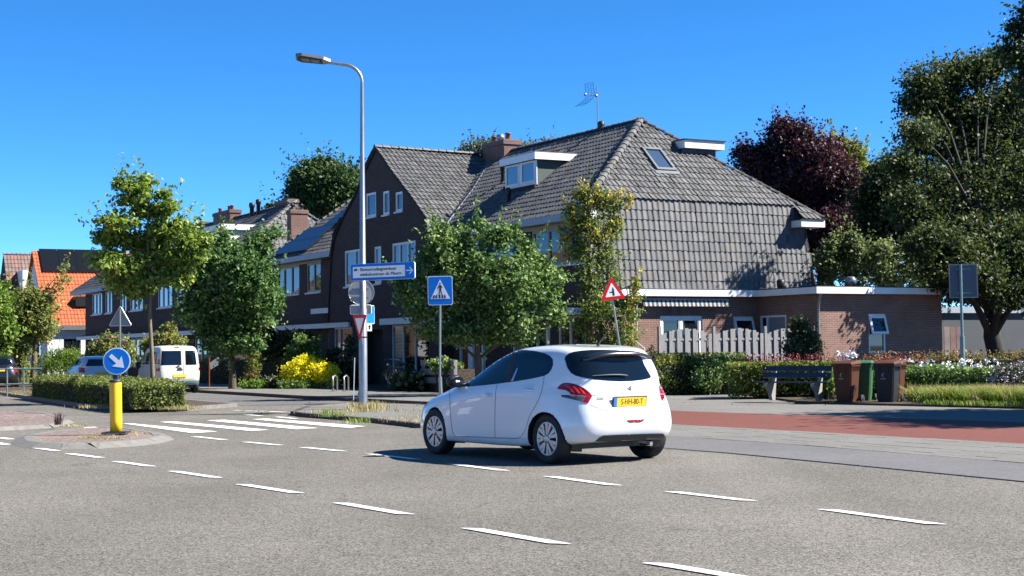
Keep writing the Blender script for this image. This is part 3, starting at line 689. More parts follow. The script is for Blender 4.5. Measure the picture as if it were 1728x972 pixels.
# front door, hung in a white post frame
d = part(A, 'door', 'wood_door', lambda q: (q.box(-9.27, -8.53, .06, .10, .10, 2.32, Tf0), [q.box(-9.27 + .12 * k, -9.27 + .12 * k + .012, .052, .06, .10, 2.32, Tf0) for k in range(1, 6)]))
part(d, 'door_handle', 'chrome', lambda q: q.box(-8.64, -8.60, .01, .05, 1.0, 1.16, Tf0))
part(A, 'door_frame', 'white_wood', lambda q: (q.box(-9.35, -9.28, .0, .1, .06, 2.4, Tf0), q.box(-8.52, -8.45, .0, .1, .06, 2.4, Tf0), q.box(-9.28, -8.52, .0, .1, 2.33, 2.4, Tf0)))
part(A, 'door_post', 'white_wood', lambda q: q.box(-8.42, -8.02, -.14, -.02, 0, 2.62, Tf0))
part(A, 'notice', 'light_bright', lambda q: q.box(-8.35, -8.1, -.155, -.143, 1.55, 2.15, Tf0))
for a in (1.85, 6.4, 7.2):
    part(A, 'porch_post', 'white_wood', lambda q, a=a: q.box(-a - .05, -a + .05, -.62, -.52, 0, 2.55, Tf0))
# beige boards between the first-floor windows and the gutter, canopies, string fascias
part(A, 'soffit_board', 'cream_paint', lambda q: q.box(-8.5, -.02, -.02, -.003, 5.5, 5.62, Tf0)); part(A, 'soffit_board', 'cream_paint', lambda q: q.box(-29, -22.9, -.02, -.003, 5.52, 5.62, Tf0))
part(A, 'canopy', 'white_wood', lambda q: q.box(-2.35, -.35, -.55, .02, 2.53, 2.75, Tf0))
part(A, 'canopy', 'pale_blue_wood', lambda q: q.box(-9.4, -2.6, -.60, .02, 2.53, 2.72, Tf0))
part(A, 'canopy', 'white_wood', lambda q: q.box(-28.9, -18.45, -.62, -.52, 2.46, 2.68, Tf0))
part(A, 'canopy_roof', 'roof_under', lambda q: q.box(-28.9, -18.45, -.66, .02, 2.68, 2.72, Tf0))
part(A, 'canopy', 'white_wood', lambda q: q.box(-23.0, -20.95, -.5, -.01, 3.13, 3.36, Tf0))
# gutters
part(A, 'gutter', 'pale_blue_wood', lambda q: q.hbox(-.28, 10.3, -.52, -.02, 5.62, 5.86)); part(A, 'gutter', 'pale_blue_wood', lambda q: q.hbox(20.5, 29.4, -.52, -.02, 5.62, 5.86))
part(A, 'gutter_end', 'white_paint', lambda q: q.hbox(-.36, -.283, -.515, -.0, 5.60, 5.865)); part(A, 'gutter', 'white_paint', lambda q: q.hbox(-.30, .42, 8.55, 9.62, 5.60, 5.84))
part(A, 'gutter_lining', 'roof_under', lambda q: (q.hbox(-.34, .42, 8.5, 9.6, 5.845, 5.87)))
for a in (9.0, 20.72, 28.9):
    part(A, 'downpipe', 'pale_blue_wood', lambda q, a=a: q.tube([H(a, -.08, .1), H(a, -.08, 5.4), H(a, -.3, 5.62)], .045, 8))

# gable ---------------------------------------------------------------
GR = [(9.9, 2.6), (10.2, 3.6), (10.66, 5.01), (11.0, 6.5), (12.12, 7.34), (13.96, 8.57), (15.64, 9.80)]
GL = [(16.86, 8.96), (17.84, 8.09), (19.23, 7.19), (20.07, 6.45), (20.48, 5.59), (20.8, 3.6), (20.9, 2.6)]
outl = [(-20.9, 0)] + [(-a, z) for a, z in reversed(GL)] + [(-a, z) for a, z in reversed(GR)] + [(-9.9, 0)]
gw = [(16.75, 15.75, 7.0, 8.0, ()), (15.05, 14.45, 6.97, 7.93, ()), (13.85, 13.2, 7.0, 7.78, ()),
      (19.05, 16.9, 4.2, 5.74, (.5,)), (15.95, 15.3, 4.2, 5.72, ()), (14.2, 12.05, 4.2, 5.74, (.3, .66))]
gh = [rect(-a0, -a1, z0, z1) for a0, a1, z0, z1, d in gw] + [rect(-14.35, -10.95, .55, 2.45), rect(-17.4, -15.2, .02, 2.3), rect(-20.3, -18.3, .5, 2.45)]
m = MB(); wall_panel(m, Tfg, outl, gh, reveal=.14)
m.hbox(9.9, 10.0, -.498, .0, 0, 2.6); m.hbox(20.8, 20.898, -.498, .0, 0, 2.6)
m.build('gable_wall', 'brick_dark', A)
for i, (a0, a1, z0, z1, dv) in enumerate(gw): window(A, Tfg, -a0, -a1, z0, z1, dv, fm='white_paint', gm='glass' if i != 4 else 'glass_blind', rec=.06)
window(A, Tfg, -14.35, -10.95, .55, 2.45, (.30, .62), fm='white_wood', blind=(0,), sash=False)
window(A, Tfg, -20.3, -18.3, .5, 2.45, (.3,), fm='white_wood', sash=False)
part(A, 'canopy', 'white_wood', lambda q: q.box(-14.75, -10.4, -.35, -.002, 2.47, 2.72, Tfg))
# recessed porch
part(A, 'porch_wall', 'brick_dark', lambda q: (q.box(-17.4, -15.2, 1.0, 1.1, 0, 2.5, Tfg), q.box(-17.5, -17.401, .0, 1.0, 0, 2.4, Tfg), q.box(-15.199, -15.1, .145, 1.0, 0, 2.4, Tfg), q.box(-17.4, -15.2, .142, 1.0, 2.31, 2.4, Tfg)))
part(A, 'porch_frame', 'pale_blue_wood', lambda q: (q.box(-16.05, -15.9, .85, .95, 0, 2.3, Tfg), q.box(-15.4, -15.3, .85, .95, 0, 2.3, Tfg)))
part(A, 'door', 'frame_dark', lambda q: q.box(-17.3, -16.1, .9, .95, 0.05, 2.25, Tfg))
# blinds in the shop-like window: thin pale slats
part(A, 'blind', 'pale_blue_wood', lambda q: [q.box(-14.2, -13.45, .075, .082, .75 + .135 * k, .77 + .135 * k, Tfg) for k in range(12)])

# roof ---------------------------------------------------------------
RA = Roof(A, 'roof_grey')
# front slope, right of the gable: origin at eave, u runs along the street (a), v up
ev = Vector((1, 0, S)).normalized(); LS = lambda b: (b + .45) * math.sqrt(1 + S * S)
hipa = lambda z: -.2 + (z - 5.9) * 1.083
o = Vector((-.45, 0, 5.85)); eu = Vector((0, -1, 0))      # eu x ev = outward normal
def fp(a, b): return (-a, LS(b))
dorm = [fp(8.75, 1.83), fp(6.35, 1.9), fp(6.35, 3.3), fp(8.75, 3.3)]
RA.plane(o, eu, ev, [fp(10.1, -.45), fp(-.3, -.45), fp(3.86, 4.65), fp(15.0, 4.65), fp(15.0, 4.5)], holes=[dorm], seed=3)
RA.plane(o, eu, ev, [fp(29.4, -.45), fp(20.4, -.45), fp(16.0, 4.65), fp(27.1, 4.65)], seed=4)
# rear slope (mostly unseen) as deck only
RA.u.face([MH @ Vector(q) for q in [(9.75, .2, 5.8), (9.75, 29.4, 5.8), (4.65, 27.1, 9.6), (4.65, 3.86, 9.6)]])
RA.u.face([MH @ Vector(q) for q in [(-.45, 29.4, 5.82), (9.75, 29.4, 5.82), (4.65, 27.1, 9.6)]][::-1])
# hip facing us: plane through (a=-.2+1.083(z-5.9)); v up slope
hv = Vector((0, 1.083, 1)).normalized(); hl = math.sqrt(1 + 1.083 ** 2)
ho = Vector((0, .34, 6.4))
def hp(b, z): return (b, (z - 6.4) * hl)
sky_hole = [hp(3.70, 7.5), hp(4.52, 7.5), hp(4.52, 8.42), hp(3.70, 8.42)]
RA.plane(ho, Vector((1, 0, 0)), hv, [hp(.2, 6.4), hp(9.0, 6.4), hp(4.65, 9.62)], holes=[sky_hole], seed=5)
# kick at the two eave corners below the break line
RA.plane(Vector((0, -.2, 5.9)), Vector((1, 0, 0)), hv, [(-.45, 0), (.0, 0), (.3, .72), (.2, .74)], seed=6)
RA.plane(Vector((0, -.2, 5.9)), Vector((1, 0, 0)), hv, [(8.75, .05), (9.75, 0), (9.0, .74), (8.7, .72)], seed=7)
RA.u.face([MH @ Vector(q) for q in [(9.75, -.2, 5.85), (9.0, .34, 6.4), (9.3, .45, 5.85)]])
# steep tile-hung wall: from z 3.35 (a=0) to 6.4 (a=.36); 9 courses with individually laid tiles
mv = Vector((0, .36, 3.05)).normalized(); ml = math.hypot(.36, 3.05); THM = ml / 9.0
SM = [(0.0, 0), (9.4, 0), (9.22, ml * .45), (8.95, ml), (.22, ml), (.05, ml * .5)]
RM = Roof(A, 'roof_wall')
RM.plane(Vector((0, -.0, 3.35)), Vector((1, 0, 0)), mv, SM, tw=.222, th=THM, single=True, amp=.78, jit=.006, seed=11)
RM.finish()
# closing cheeks of the mansard
RA.u.face([MH @ Vector(q) for q in [(0, 0, 3.35), (0, .3, 3.35), (.22, .6, 6.4), (.22, .36, 6.4)]])
RA.u.face([MH @ Vector(q) for q in [(9.4, 0, 3.3), (8.95, .36, 6.4), (9.3, .5, 6.4), (9.45, .5, 3.3)]])
# gable roof: slopes running back from the gable outline
def gab(pts, seed, flip):
    for i in range(len(pts) - 1):
        (a0, z0), (a1, z1) = pts[i], pts[i + 1]
        L = math.hypot(a1 - a0, z1 - z0); evg = Vector((0, a1 - a0, z1 - z0)).normalized()
        bm = lambda z: max(-.1, (z - 5.85) / S - .45) + .25
        b0, b1 = bm(z0), bm(z1)
        if flip: eu_, P = Vector((1, 0, 0)), [(-.56, 0), (b0, 0), (b1, L), (-.56, L)]
        else: eu_, P = Vector((-1, 0, 0)), [(-b0, 0), (.56, 0), (.56, L), (-b1, L)]
        RA.plane(Vector((0, a0, z0 + .02)), eu_, evg, P, seed=seed + i, th=L / max(1, round(L / TH)))
gab(GR, 20, True); gab(GL[::-1] + [GR[-1]], 40, False)
RA.finish()
ridge_run(A, (15.66, -.58, 9.86), (15.4, 4.6, 9.76), 'roof_grey')
ridge_run(A, (14.6, 4.65, 9.70), (3.9, 4.65, 9.68), 'roof_grey')
ridge_run(A, (27.1, 4.65, 9.68), (16.2, 4.65, 9.68), 'roof_grey')
ridge_run(A, (-.15, -.42, 5.95), (3.86, 4.65, 9.68), 'roof_grey', r=.135, step=.34)
ridge_run(A, (-.1, 9.72, 5.95), (3.86, 4.65, 9.68), 'roof_grey', r=.10)
ridge_run(A, (29.4, -.4, 5.95), (27.15, 4.65, 9.68), 'roof_grey')
part(A, 'verge_board', 'roof_under', lambda q: [q.raw([tuple(H(a0, -.56, z0 - .09)), tuple(H(a1, -.56, z1 - .09)), tuple(H(a1, -.56, z1 + .03)), tuple(H(a0, -.56, z0 + .03))], [(0, 1, 2, 3)]) for (a0, z0), (a1, z1) in zip(GR[2:-1] + [GR[-1]] + GL, GR[3:] + GL)])
part(A, 'valley_flashing', 'lead', lambda q: q.tube([H(10.05, -.35, 5.98), H(12.3, 2.2, 7.86), H(14.9, 4.55, 9.6)], .05, 6))
chimney(A, 13.35, 15.2, 4.25, 5.05, 9.2, 10.12, [(.2, .5, 'pot'), (.55, .5, 'ball'), (.85, .5, 'pot')])
pipe_vent(A, 6.85, .78, 6.8, 7.35, .075); part(A, 'flashing', 'lead', lambda q: q.raw([tuple(H(a, b, zf(b) + .06)) for a, b in ((7.1, .55), (6.2, .75), (6.15, .95), (7.0, .9))], [(0, 1, 2, 3)]))
pipe_vent(A, 10.0, 2.3, 8.0, 8.75, .075); pipe_vent(A, 6.5, 4.65, 9.7, 10.0, .1)
# antenna: mast with a curved grid reflector and feed arm
mast = part(A, 'antenna_mast', 'galvanised', lambda q: q.tube([H(6.75, 4.65, 9.5), H(6.75, 4.65, 11.35)], .022, 8))
def antenna(q):
    c = H(6.75, 4.6, 11.02)
    def pts(k): return [c + Vector((-.06 - .42 * max(0, -t) ** 1.9 - .05 * max(0, t) - .30 * k, .34 * k, t * .43 + .06)) for t in [x / 6 - 1 for x in range(13)]]
    for k in (0, .33, .66, 1.0): q.tube(pts(k), .010 if k in (0, 1.0) else .005, 4)
    for t in range(0, 13): q.tube([pts(0)[t], pts(1.0)[t]], .005, 4)
part(mast, 'antenna_grid', 'frame_dark', antenna)
part(mast, 'antenna_arm', 'galvanised', lambda q: (q.tube([H(6.75, 4.65, 11.0), H(6.75, 4.65, 11.02) + Vector((-.42, -.08, .03))], .016, 6), q.ball(H(6.75, 4.65, 11.04) + Vector((-.46, -.08, 0)), .06, 8), q.ball(H(6.75, 4.6, 11.0), .06, 8)))

# front dormer
def dormer(root, a0, a1, bf, z0, z1, roofh, bback, div, cheek='cheek_green', over=.16, fas='white_paint', face='white_paint', gm='glass'):
    T = frame_T('f', bf)
    m = MB(); m.hbox(a1 + .03, a0 - .03, bf + .04, bback, z0 - .7, z1)
    dm = m.build('dormer', cheek, root)
    part(dm, 'dormer_fascia', fas, lambda q: (q.hbox(a1 - over, a0 + over, bf - over, bf - over + .05, z1, z1 + roofh), q.hbox(a1 - over, a1 - over + .05, bf - over + .05, bback + .3, z1, z1 + roofh), q.hbox(a0 + over - .05, a0 + over, bf - over + .05, bback + .3, z1, z1 + roofh)))
    part(dm, 'dormer_roof', 'lead', lambda q: (q.hbox(a1 - over + .01, a0 + over - .01, bf - over + .01, bback + .3, z1 + roofh, z1 + roofh + .035), q.hbox(a1 - over + .05, a0 + over - .05, bf - over + .05, bback + .3, z1 + .002, z1 + .03)))
    xs = [-a0] + [-a0 + (a0 - a1) * t for t in div] + [-a1]
    part(dm, 'dormer_face', face, lambda q: (q.box(-a0, -a1, -.0, .03, z0 - .1, z0, T), q.box(-a0, -a0 + .09, -.003, .03, z0, z1, T), q.box(-a1 - .09, -a1, -.003, .03, z0, z1, T)))
    for i in range(len(xs) - 1):
        w = MB(); u0, u1 = xs[i] + .09, xs[i + 1] - .09; f = .07
        w.box(u0, u1, -.03, .03, z0, z0 + f, T); w.box(u0, u1, -.03, .03, z1 - f - .02, z1 - .02, T); w.box(u0, u0 + f, -.03, .03, z0 + f, z1 - f - .02, T); w.box(u1 - f, u1, -.03, .03, z0 + f, z1 - f - .02, T)
        w.build('dormer_window', 'white_paint', dm)
        part(dm, 'dormer_pane', gm, lambda q: q.box(u0 + f, u1 - f, -.005, .01, z0 + f, z1 - f - .02, T))
        if i: part(dm, 'dormer_post', face, lambda q, i=i: q.box(xs[i] - .09, xs[i] + .09, -.012, .03, z0, z1, T))
    part(dm, 'flashing', 'lead', lambda q: q.raw([tuple(H(a1 + .03, bf, z0 - .12)), tuple(H(a1 - .10, bf, z0 - .14)), tuple(H(a1 - .10, bback, zf(bback) + .07)), tuple(H(a1 + .03, bback, zf(bback) + .09))], [(0, 1, 2, 3)]))
    part(dm, 'flashing', 'roof_under', lambda q: q.hbox(a1, a0, bf - .1, bf, z0 - .2, z0 - .1))
dormer(A, 8.35, 6.0, 1.5, 7.52, 8.33, .25, 3.3, (.5,), gm='glass_blue')
# box dormer at the rear, seen over the right-hand hip
part(A, 'rear_dormer', 'white_paint', lambda q: q.hbox(2.2, 5.0, 5.4, 7.15, 8.52, 8.80)); part(A, 'rear_dormer_wall', 'frame_dark', lambda q: (q.hbox(2.4, 5.0, 5.4, 6.9, 7.6, 8.52), q.hbox(2.15, 5.0, 5.35, 7.2, 8.80, 8.84)))
# roof window in the hip
def hb(b, z, off=0.0):   # point on hip plane (+ off outwards)
    n = Vector((0, -1, 1.083)).normalized(); return MH @ (Vector((b, hipa(z), z)) + n * off)
def skyl(q, b0, b1, z0, z1, o0, o1):
    q.raw([tuple(hb(b, z, o)) for o in (o0, o1) for b, z in ((b0, z0), (b1, z0), (b1, z1), (b0, z1))], [(0, 3, 2, 1), (4, 5, 6, 7), (0, 1, 5, 4), (1, 2, 6, 5), (2, 3, 7, 6), (3, 0, 4, 7)])
rw = part(A, 'roof_window', 'lead', lambda q: (skyl(q, 3.72, 3.80, 7.52, 8.40, -.02, .11), skyl(q, 4.44, 4.52, 7.52, 8.40, -.02, .11), skyl(q, 3.80, 4.44, 7.52, 7.60, -.02, .11), skyl(q, 3.80, 4.44, 8.33, 8.40, -.02, .12)))
part(rw, 'roof_window_pane', 'glass_blue', lambda q: skyl(q, 3.80, 4.44, 7.60, 8.33, .03, .06))
part(rw, 'flashing', 'lead', lambda q: skyl(q, 3.6, 4.62, 7.40, 7.515, .045, .06))
# solar panels on the left wing
def sp(a, b, off): n = Vector((-S, 0, 1)).normalized(); return MH @ (Vector((b, a, zf(b))) + n * off)
def panel(q, a0, a1, b0, b1, o0, o1): q.raw([tuple(sp(a, b, o)) for o in (o0, o1) for a, b in ((a0, b0), (a1, b0), (a1, b1), (a0, b1))], [(0, 1, 2, 3), (7, 6, 5, 4), (0, 4, 5, 1), (1, 5, 6, 2), (2, 6, 7, 3), (3, 7, 4, 0)])
for a0, a1, b0, b1 in [(28.45, 26.3, -.2, .66), (26.27, 24.1, -.2, .66), (28.2, 26.5, .69, 1.53), (26.47, 24.7, .69, 1.53), (26.3, 24.55, 1.57, 2.42), (24.5, 22.7, 1.57, 2.42), (26.2, 24.5, 2.46, 3.3), (24.4, 22.6, 2.46, 3.3)]:
    so_ = part(A, 'solar_panel', 'solar', lambda q: panel(q, a0, a1, b0, b1, .10, .14))
    part(so_, 'panel_frame', 'frame_dark', lambda q: [panel(q, *k, .09, .146) for k in ((a0 + .02, a0 - .02, b0, b1), (a1 + .02, a1 - .02, b0, b1), (a0, a1, b0 - .015, b0 + .015), (a0, a1, b1 - .015, b1 + .015))])
part(A, 'panel_skirt', 'black_plastic', lambda q: panel(q, 28.6, 24.0, -.36, -.2, .03, .06))

# single-storey wing on the side: wall under the tile-hung wall, shaded return, garage
WC, AG = 6.79, -3.15
m = MB()
s1h = [rect(2.68, 4.41, 1.0, 2.47), rect(5.71, 6.58, 1.2, 2.45)]
wall_panel(m, Ts0, [(.02, 0), (WC, 0), (WC, 3.12), (.02, 3.12)], s1h)
T2 = frame_T('f', WC); s2h = [rect(.12, 1.52, .1, 2.47)]
wall_panel(m, T2, [(0, 0), (-AG, 0), (-AG, 3.12), (0, 3.12)], s2h)
T3 = frame_T('s', AG); s3h = [rect(8.95, 9.72, 1.15, 2.46)]
wall_panel(m, T3, [(WC, 0), (12.3, 0), (12.3, 3.12), (WC, 3.12)], s3h)
m.hbox(AG + .002, 3, 12.1, 12.298, 0, 3.12)
m.build('wing_wall', 'brick_red', A)
part(A, 'wing_roof', 'roof_under', lambda q: (q.hbox(-.31, .3, .0, 6.5, 3.335, 3.36), q.hbox(AG - .31, 2.5, 6.48, 12.55, 3.335, 3.37)))
part(A, 'fascia', 'white_paint', lambda q: (q.hbox(-.34, -.30, -.02, 6.47, 3.12, 3.335), q.hbox(AG - .34, -.341, 6.45, 6.49, 3.12, 3.335), q.hbox(AG - .34, AG - .30, 6.49, 12.55, 3.12, 3.335), q.hbox(AG - .30, 2.5, 12.5, 12.55, 3.12, 3.335)))
part(A, 'soffit', 'white_paint', lambda q: (q.hbox(-.30, -.002, 0, 6.4, 3.125, 3.14), q.hbox(AG - .30, -.30, 6.49, WC - .002, 3.125, 3.14), q.hbox(AG - .30, AG - .002, WC, 12.5, 3.125, 3.14)))
# double casement door, tilted window, back door with narrow light, house number
window(A, Ts0, 2.68, 4.41, 1.0, 2.47, (.5,), fm='white_paint', gm='glass', sill=None, fw=.12)
def tilted(root, T, u0, u1, z0, z1, tilt=.28, gm='glass'):
    w = MB(); f = .07
    w.box(u0, u0 + f, .03, .1, z0, z1, T); w.box(u1 - f, u1, .03, .1, z0, z1, T); w.box(u0 + f, u1 - f, .03, .1, z0, z0 + f, T); w.box(u0 + f, u1 - f, .03, .1, z1 - f, z1, T)
    o = w.build('window', 'white_paint', root)
    Tt = T @ Matrix.Translation((0, .0, z1 - f)) @ Matrix.Rotation(-tilt, 4, 'X')
    h = (z1 - z0) * .48
    part(o, 'casement', 'white_paint', lambda q: (q.box(u0 + .02, u0 + .10, -.02, .03, -h, 0, Tt), q.box(u1 - .10, u1 - .02, -.02, .03, -h, 0, Tt), q.box(u0 + .10, u1 - .10, -.02, .03, -h, -h + .08, Tt), q.box(u0 + .10, u1 - .10, -.02, .03, -.08, 0, Tt)))
    part(o, 'pane', gm, lambda q: (q.box(u0 + .10, u1 - .10, 0, .015, -h + .08, -.08, Tt)))
    part(o, 'pane', gm, lambda q: (q.box(u0 + f, u1 - f, .07, .085, z0 + f, z1 - f, T)))
    part(o, 'sill', 'kerb_concrete', lambda q: q.box(u0 - .05, u1 + .05, -.06, .09, z0 - .07, z0 - .003, T))
tilted(A, Ts0, 5.71, 6.58, 1.2, 2.45); tilted(A, T3, 8.95, 9.72, 1.15, 2.46, .26)
part(A, 'back_door', 'sign_back', lambda q: (q.box(.55, 1.46, .05, .09, .1, 2.40, T2)))
part(A, 'back_door_frame', 'white_paint', lambda q: (q.box(.12, .19, .0, .1, .1, 2.47, T2), q.box(1.45, 1.52, .0, .1, .1, 2.47, T2), q.box(.19, 1.45, .0, .1, 2.40, 2.47, T2), q.box(.44, .52, .01, .1, .1, 2.40, T2)))
part(A, 'side_light', 'glass', lambda q: q.box(.19, .44, .05, .06, .1, 2.40, T2))
vs60, fs60 = text_tris('60', .30)
part(A, 'house_number', 'plate_yellow', lambda q: q.raw(vs60, fs60, 0, False, T2 @ Matrix.Translation((1.72, -.02, 2.12)) @ Matrix.Rotation(math.pi / 2, 4, 'X')))
part(A, 'downpipe', 'galvanised', lambda q: q.tube([H(AG - .25, 6.7, 3.12), H(AG - .1, 6.72, 2.75), H(AG - .06, 6.74, 2.5), H(AG - .06, 6.74, 0)], .045, 8))
part(A, 'vertical_cladding', 'roof_mottled', lambda q: [q.box(2.7 + k * .11, 2.7 + k * .11 + .09, -.02, -.004, 2.50, 2.78, Ts0) for k in range(15)])
for b_, a_, h_, r_ in ((9.7, -1.5, .35, .14), (7.6, -2.0, .30, .05), (7.9, -1.6, .5, .06), (7.0, -1.0, .25, .10)):
    pipe_vent(A, a_, b_, 3.4, 3.45 + h_, r_, 'galvanised' if r_ > .1 else 'black_plastic')
# awning rolled in above the double door, with scalloped blue and white valance
aw = part(A, 'awning_case', 'awning_white', lambda q: (q.tube([H(-.12, 1.75, 3.0), H(-.12, 5.4, 3.0)], .07, 10), q.tube([H(-.12, 1.62, 3.0), H(-.12, 1.80, 3.0)], .11, 10)))
def val(q, par):
    for k in range(40):
        if k % 2 != par: continue
        b0 = 1.85 + k * .0875; pts = [(b0, 3.0), (b0 + .0875, 3.0), (b0 + .0875, 2.80), (b0 + .0437, 2.775), (b0, 2.80)]
        q.raw([tuple(H(-.19 + (3.0 - z) * -.25 - o * .006, b, z)) for o in (0, 1) for b, z in pts], [(0, 1, 2, 3, 4), (9, 8, 7, 6, 5), (0, 5, 6, 1), (2, 7, 8, 3), (3, 8, 9, 4)])
part(aw, 'valance_stripes', 'awning_blue', lambda q: val(q, 0)); part(aw, 'valance', 'awning_white', lambda q: val(q, 1))
part(aw, 'awning_crank', 'white_paint', lambda q: q.tube([H(-.15, 1.66, 2.95), H(-.12, 1.66, 1.6), H(-.2, 1.9, 1.4), H(-.2, 1.9, 1.2)], .014, 6))
part(A, 'lead_flashing', 'lead', lambda q: q.hbox(-.30, -.02, .0, 9.4, 3.362, 3.372))

# =================================================================== SECOND ROW OF HOUSES (same street line)
B = thing('terraced_house_row', 'long dark brick terrace with hipped grey roof, chimneys and white dormer beyond the street trees', 'house row', M=MH @ Matrix.Translation((0, 35.8, 0)))
ff = [(64.2, 61.5, (.36, .68)), (60.75, 58.95, (.5,)), (57.1, 55.5, (.5,)), (54.7, 51.75, (.3, .6)), (48.6, 45.7, (.33, .66)), (44.8, 43.2, (.5,)), (41.5, 38.6, (.33, .66)), (37.7, 36.6, ())]
gf = [(64.6, 61.6, (.33, .66)), (54.6, 51.6, (.33, .66)), (48.6, 45.6, (.33, .66)), (41.5, 38.6, (.4,)), (58.3, 55.8, (.5,))]
m = MB(); wall_panel(m, Tf0, [(-66.0, 0), (-35.9, 0), (-35.9, 5.62), (-66.0, 5.62)], [rect(-a0, -a1, 4.15, 5.58) for a0, a1, d in ff] + [rect(-a0, -a1, .7, 2.4) for a0, a1, d in gf])
m.hbox(35.9, 36.1, .02, 9.2, 0, 5.6); m.hbox(65.8, 66, .02, 9.2, 0, 5.6); m.hbox(36, 66, 9.2, 9.4, 0, 5.6)
m.build('wall', 'brick_dark', B)
for i, (a0, a1, d) in enumerate(ff): window(B, Tf0, -a0, -a1, 4.15, 5.58, d, sash=False, fw=.09, gm='glass_blue' if i in (2, 4) else 'glass')
for i, (a0, a1, d) in enumerate(gf): window(B, Tf0, -a0, -a1, .7, 2.4, d, sash=False, fw=.09, blind=(0,) if i == 1 else ())
part(B, 'canopy', 'white_wood', lambda q: q.hbox(35.9, 55.0, -.62, -.52, 2.44, 2.68)); part(B, 'canopy', 'white_wood', lambda q: q.hbox(57.5, 66.0, -.62, -.52, 2.44, 2.68))
part(B, 'canopy', 'pale_blue_wood', lambda q: q.hbox(55.01, 57.49, -.62, -.52, 2.40, 2.70))
part(B, 'canopy_roof', 'roof_under', lambda q: q.hbox(35.9, 66.0, -.64, -.0, 2.70, 2.74))
part(B, 'door', 'pale_blue_wood', lambda q: q.hbox(50.2, 51.2, -.05, -.005, 0, 2.35)); part(B, 'door', 'pale_blue_wood', lambda q: q.hbox(55.0, 55.6, -.05, -.005, 0, 2.35))
part(B, 'gutter', 'pale_blue_wood', lambda q: q.hbox(35.6, 68.3, -.52, -.02, 5.62, 5.86)); part(B, 'downpipe', 'zinc', lambda q: [q.tube([H(a, -.06, .1), H(a, -.06, 5.6)], .05, 6) for a in (50.0,)])
RB = Roof(B, 'roof_grey')
RB.plane(o, eu, ev, [fp(68.4, -.45), fp(35.6, -.45), fp(38.4, 4.62), fp(65.4, 4.62)], seed=60, tw=.24, th=.36)
bl = math.sqrt(1 + (2.8 / 3.78) ** 2); bhv = Vector((0, 2.8, 3.78)).normalized(); LB_ = math.hypot(2.8, 3.78)
RB.plane(Vector((0, 35.6, 5.86)), Vector((1, 0, 0)), bhv, [(-.45, 0), (9.7, 0), (4.62, LB_)], seed=61, tw=.26, th=.36)
RB.u.face([MH @ Vector(q) for q in [(9.7, 35.6, 5.8), (9.7, 68.4, 5.8), (4.62, 65.4, 9.6), (4.62, 38.4, 9.6)]])
RB.u.face([MH @ Vector(q) for q in [(-.45, 68.4, 5.8), (4.62, 65.4, 9.6), (9.7, 68.4, 5.8)]])
RB.finish(simple=True)
ridge_run(B, (65.4, 4.62, 9.68), (38.4, 4.62, 9.68), 'roof_grey', step=.42)
ridge_run(B, (35.6, -.42, 5.95), (38.4, 4.62, 9.68), 'roof_grey', r=.14, step=.38)
ridge_run(B, (35.6, 9.68, 5.95), (38.4, 4.62, 9.68), 'roof_grey', step=.42)
chimney(B, 47.9, 51.1, 4.3, 5.0, 9.2, 10.15, [(.9, .5, 'pot'), (.35, .5, 'pot'), (.2, .5, 'pot')]); chimney(B, 53.6, 56.1, 4.4, 5.0, 9.2, 9.85, [(.5, .5, 'cowl')]); chimney(B, 38.9, 41.0, 4.6, 5.2, 9.3, 9.98, [(.5, .5, 'cowl')])
# stack beside the right-hand hip, its face lit
chimney(B, 35.0, 35.6, 3.25, 4.2, 3.0, 9.0, [(.5, .2, 'cowl'), (.5, .75, 'cowl')], corbel=True)
pipe_vent(B, 44.0, 4.3, 9.2, 10.25, .13); pipe_vent(B, 42.9, 4.3, 9.2, 10.35, .12)
dormer(B, 43.4, 40.6, 1.4, 6.95, 8.33, .30, 3.4, (.5,), cheek='white_paint', gm='glass_blue')

# =================================================================== OTHER BUILDINGS
O_ = thing('house', 'white rendered house with steep bright orange tiled roof and black solar panels at far left', 'house', M=MH @ Matrix.Translation((0, 74, 0)))
To = frame_T('s', 72.0); Tof = frame_T('f', -1.25)
m = MB(); wall_panel(m, To, [(-1.25, 0), (9, 0), (9, 3.4), (-1.25, 3.4)], [rect(-.1, 1.15, .6, 2.6)]); wall_panel(m, Tof, [(-80, 0), (-72, 0), (-72, 3.4), (-76.2, 9.3), (-80, 3.4)], [rect(-75.5, -74.2, .7, 2.5)])
m.hbox(79.8, 80, -1.2, 9, 0, 3.4); m.build('wall', 'render_white', O_)
window(O_, To, -.1, 1.15, .6, 2.6, (.55,), fm='frame_dark', sash=False, sill=None); window(O_, Tof, -75.5, -74.2, .7, 2.5, (), fm='frame_dark', sash=False)
part(O_, 'fascia', 'zinc', lambda q: (q.hbox(71.6, 71.75, -1.6, 9.3, 3.25, 3.6), q.hbox(71.75, 72, -1.5, 9.2, 3.3, 3.4)))
RO = Roof(O_, 'roof_orange', 'roof_orange')
ol = math.hypot(4.4, 5.75)
RO.plane(Vector((-1.5, 71.7, 3.55)), Vector((1, 0, 0)), Vector((0, 4.4, 5.75)).normalized(), [(0, 0), (10.8, 0), (10.8, ol), (0, ol)], tw=.25, th=.36, seed=70)
RO.u.face([MH @ Vector(q) for q in [(-1.5, 80.5, 3.55), (9.3, 80.5, 3.55), (9.3, 76.1, 9.3), (-1.5, 76.1, 9.3)]]); RO.finish(simple=True)
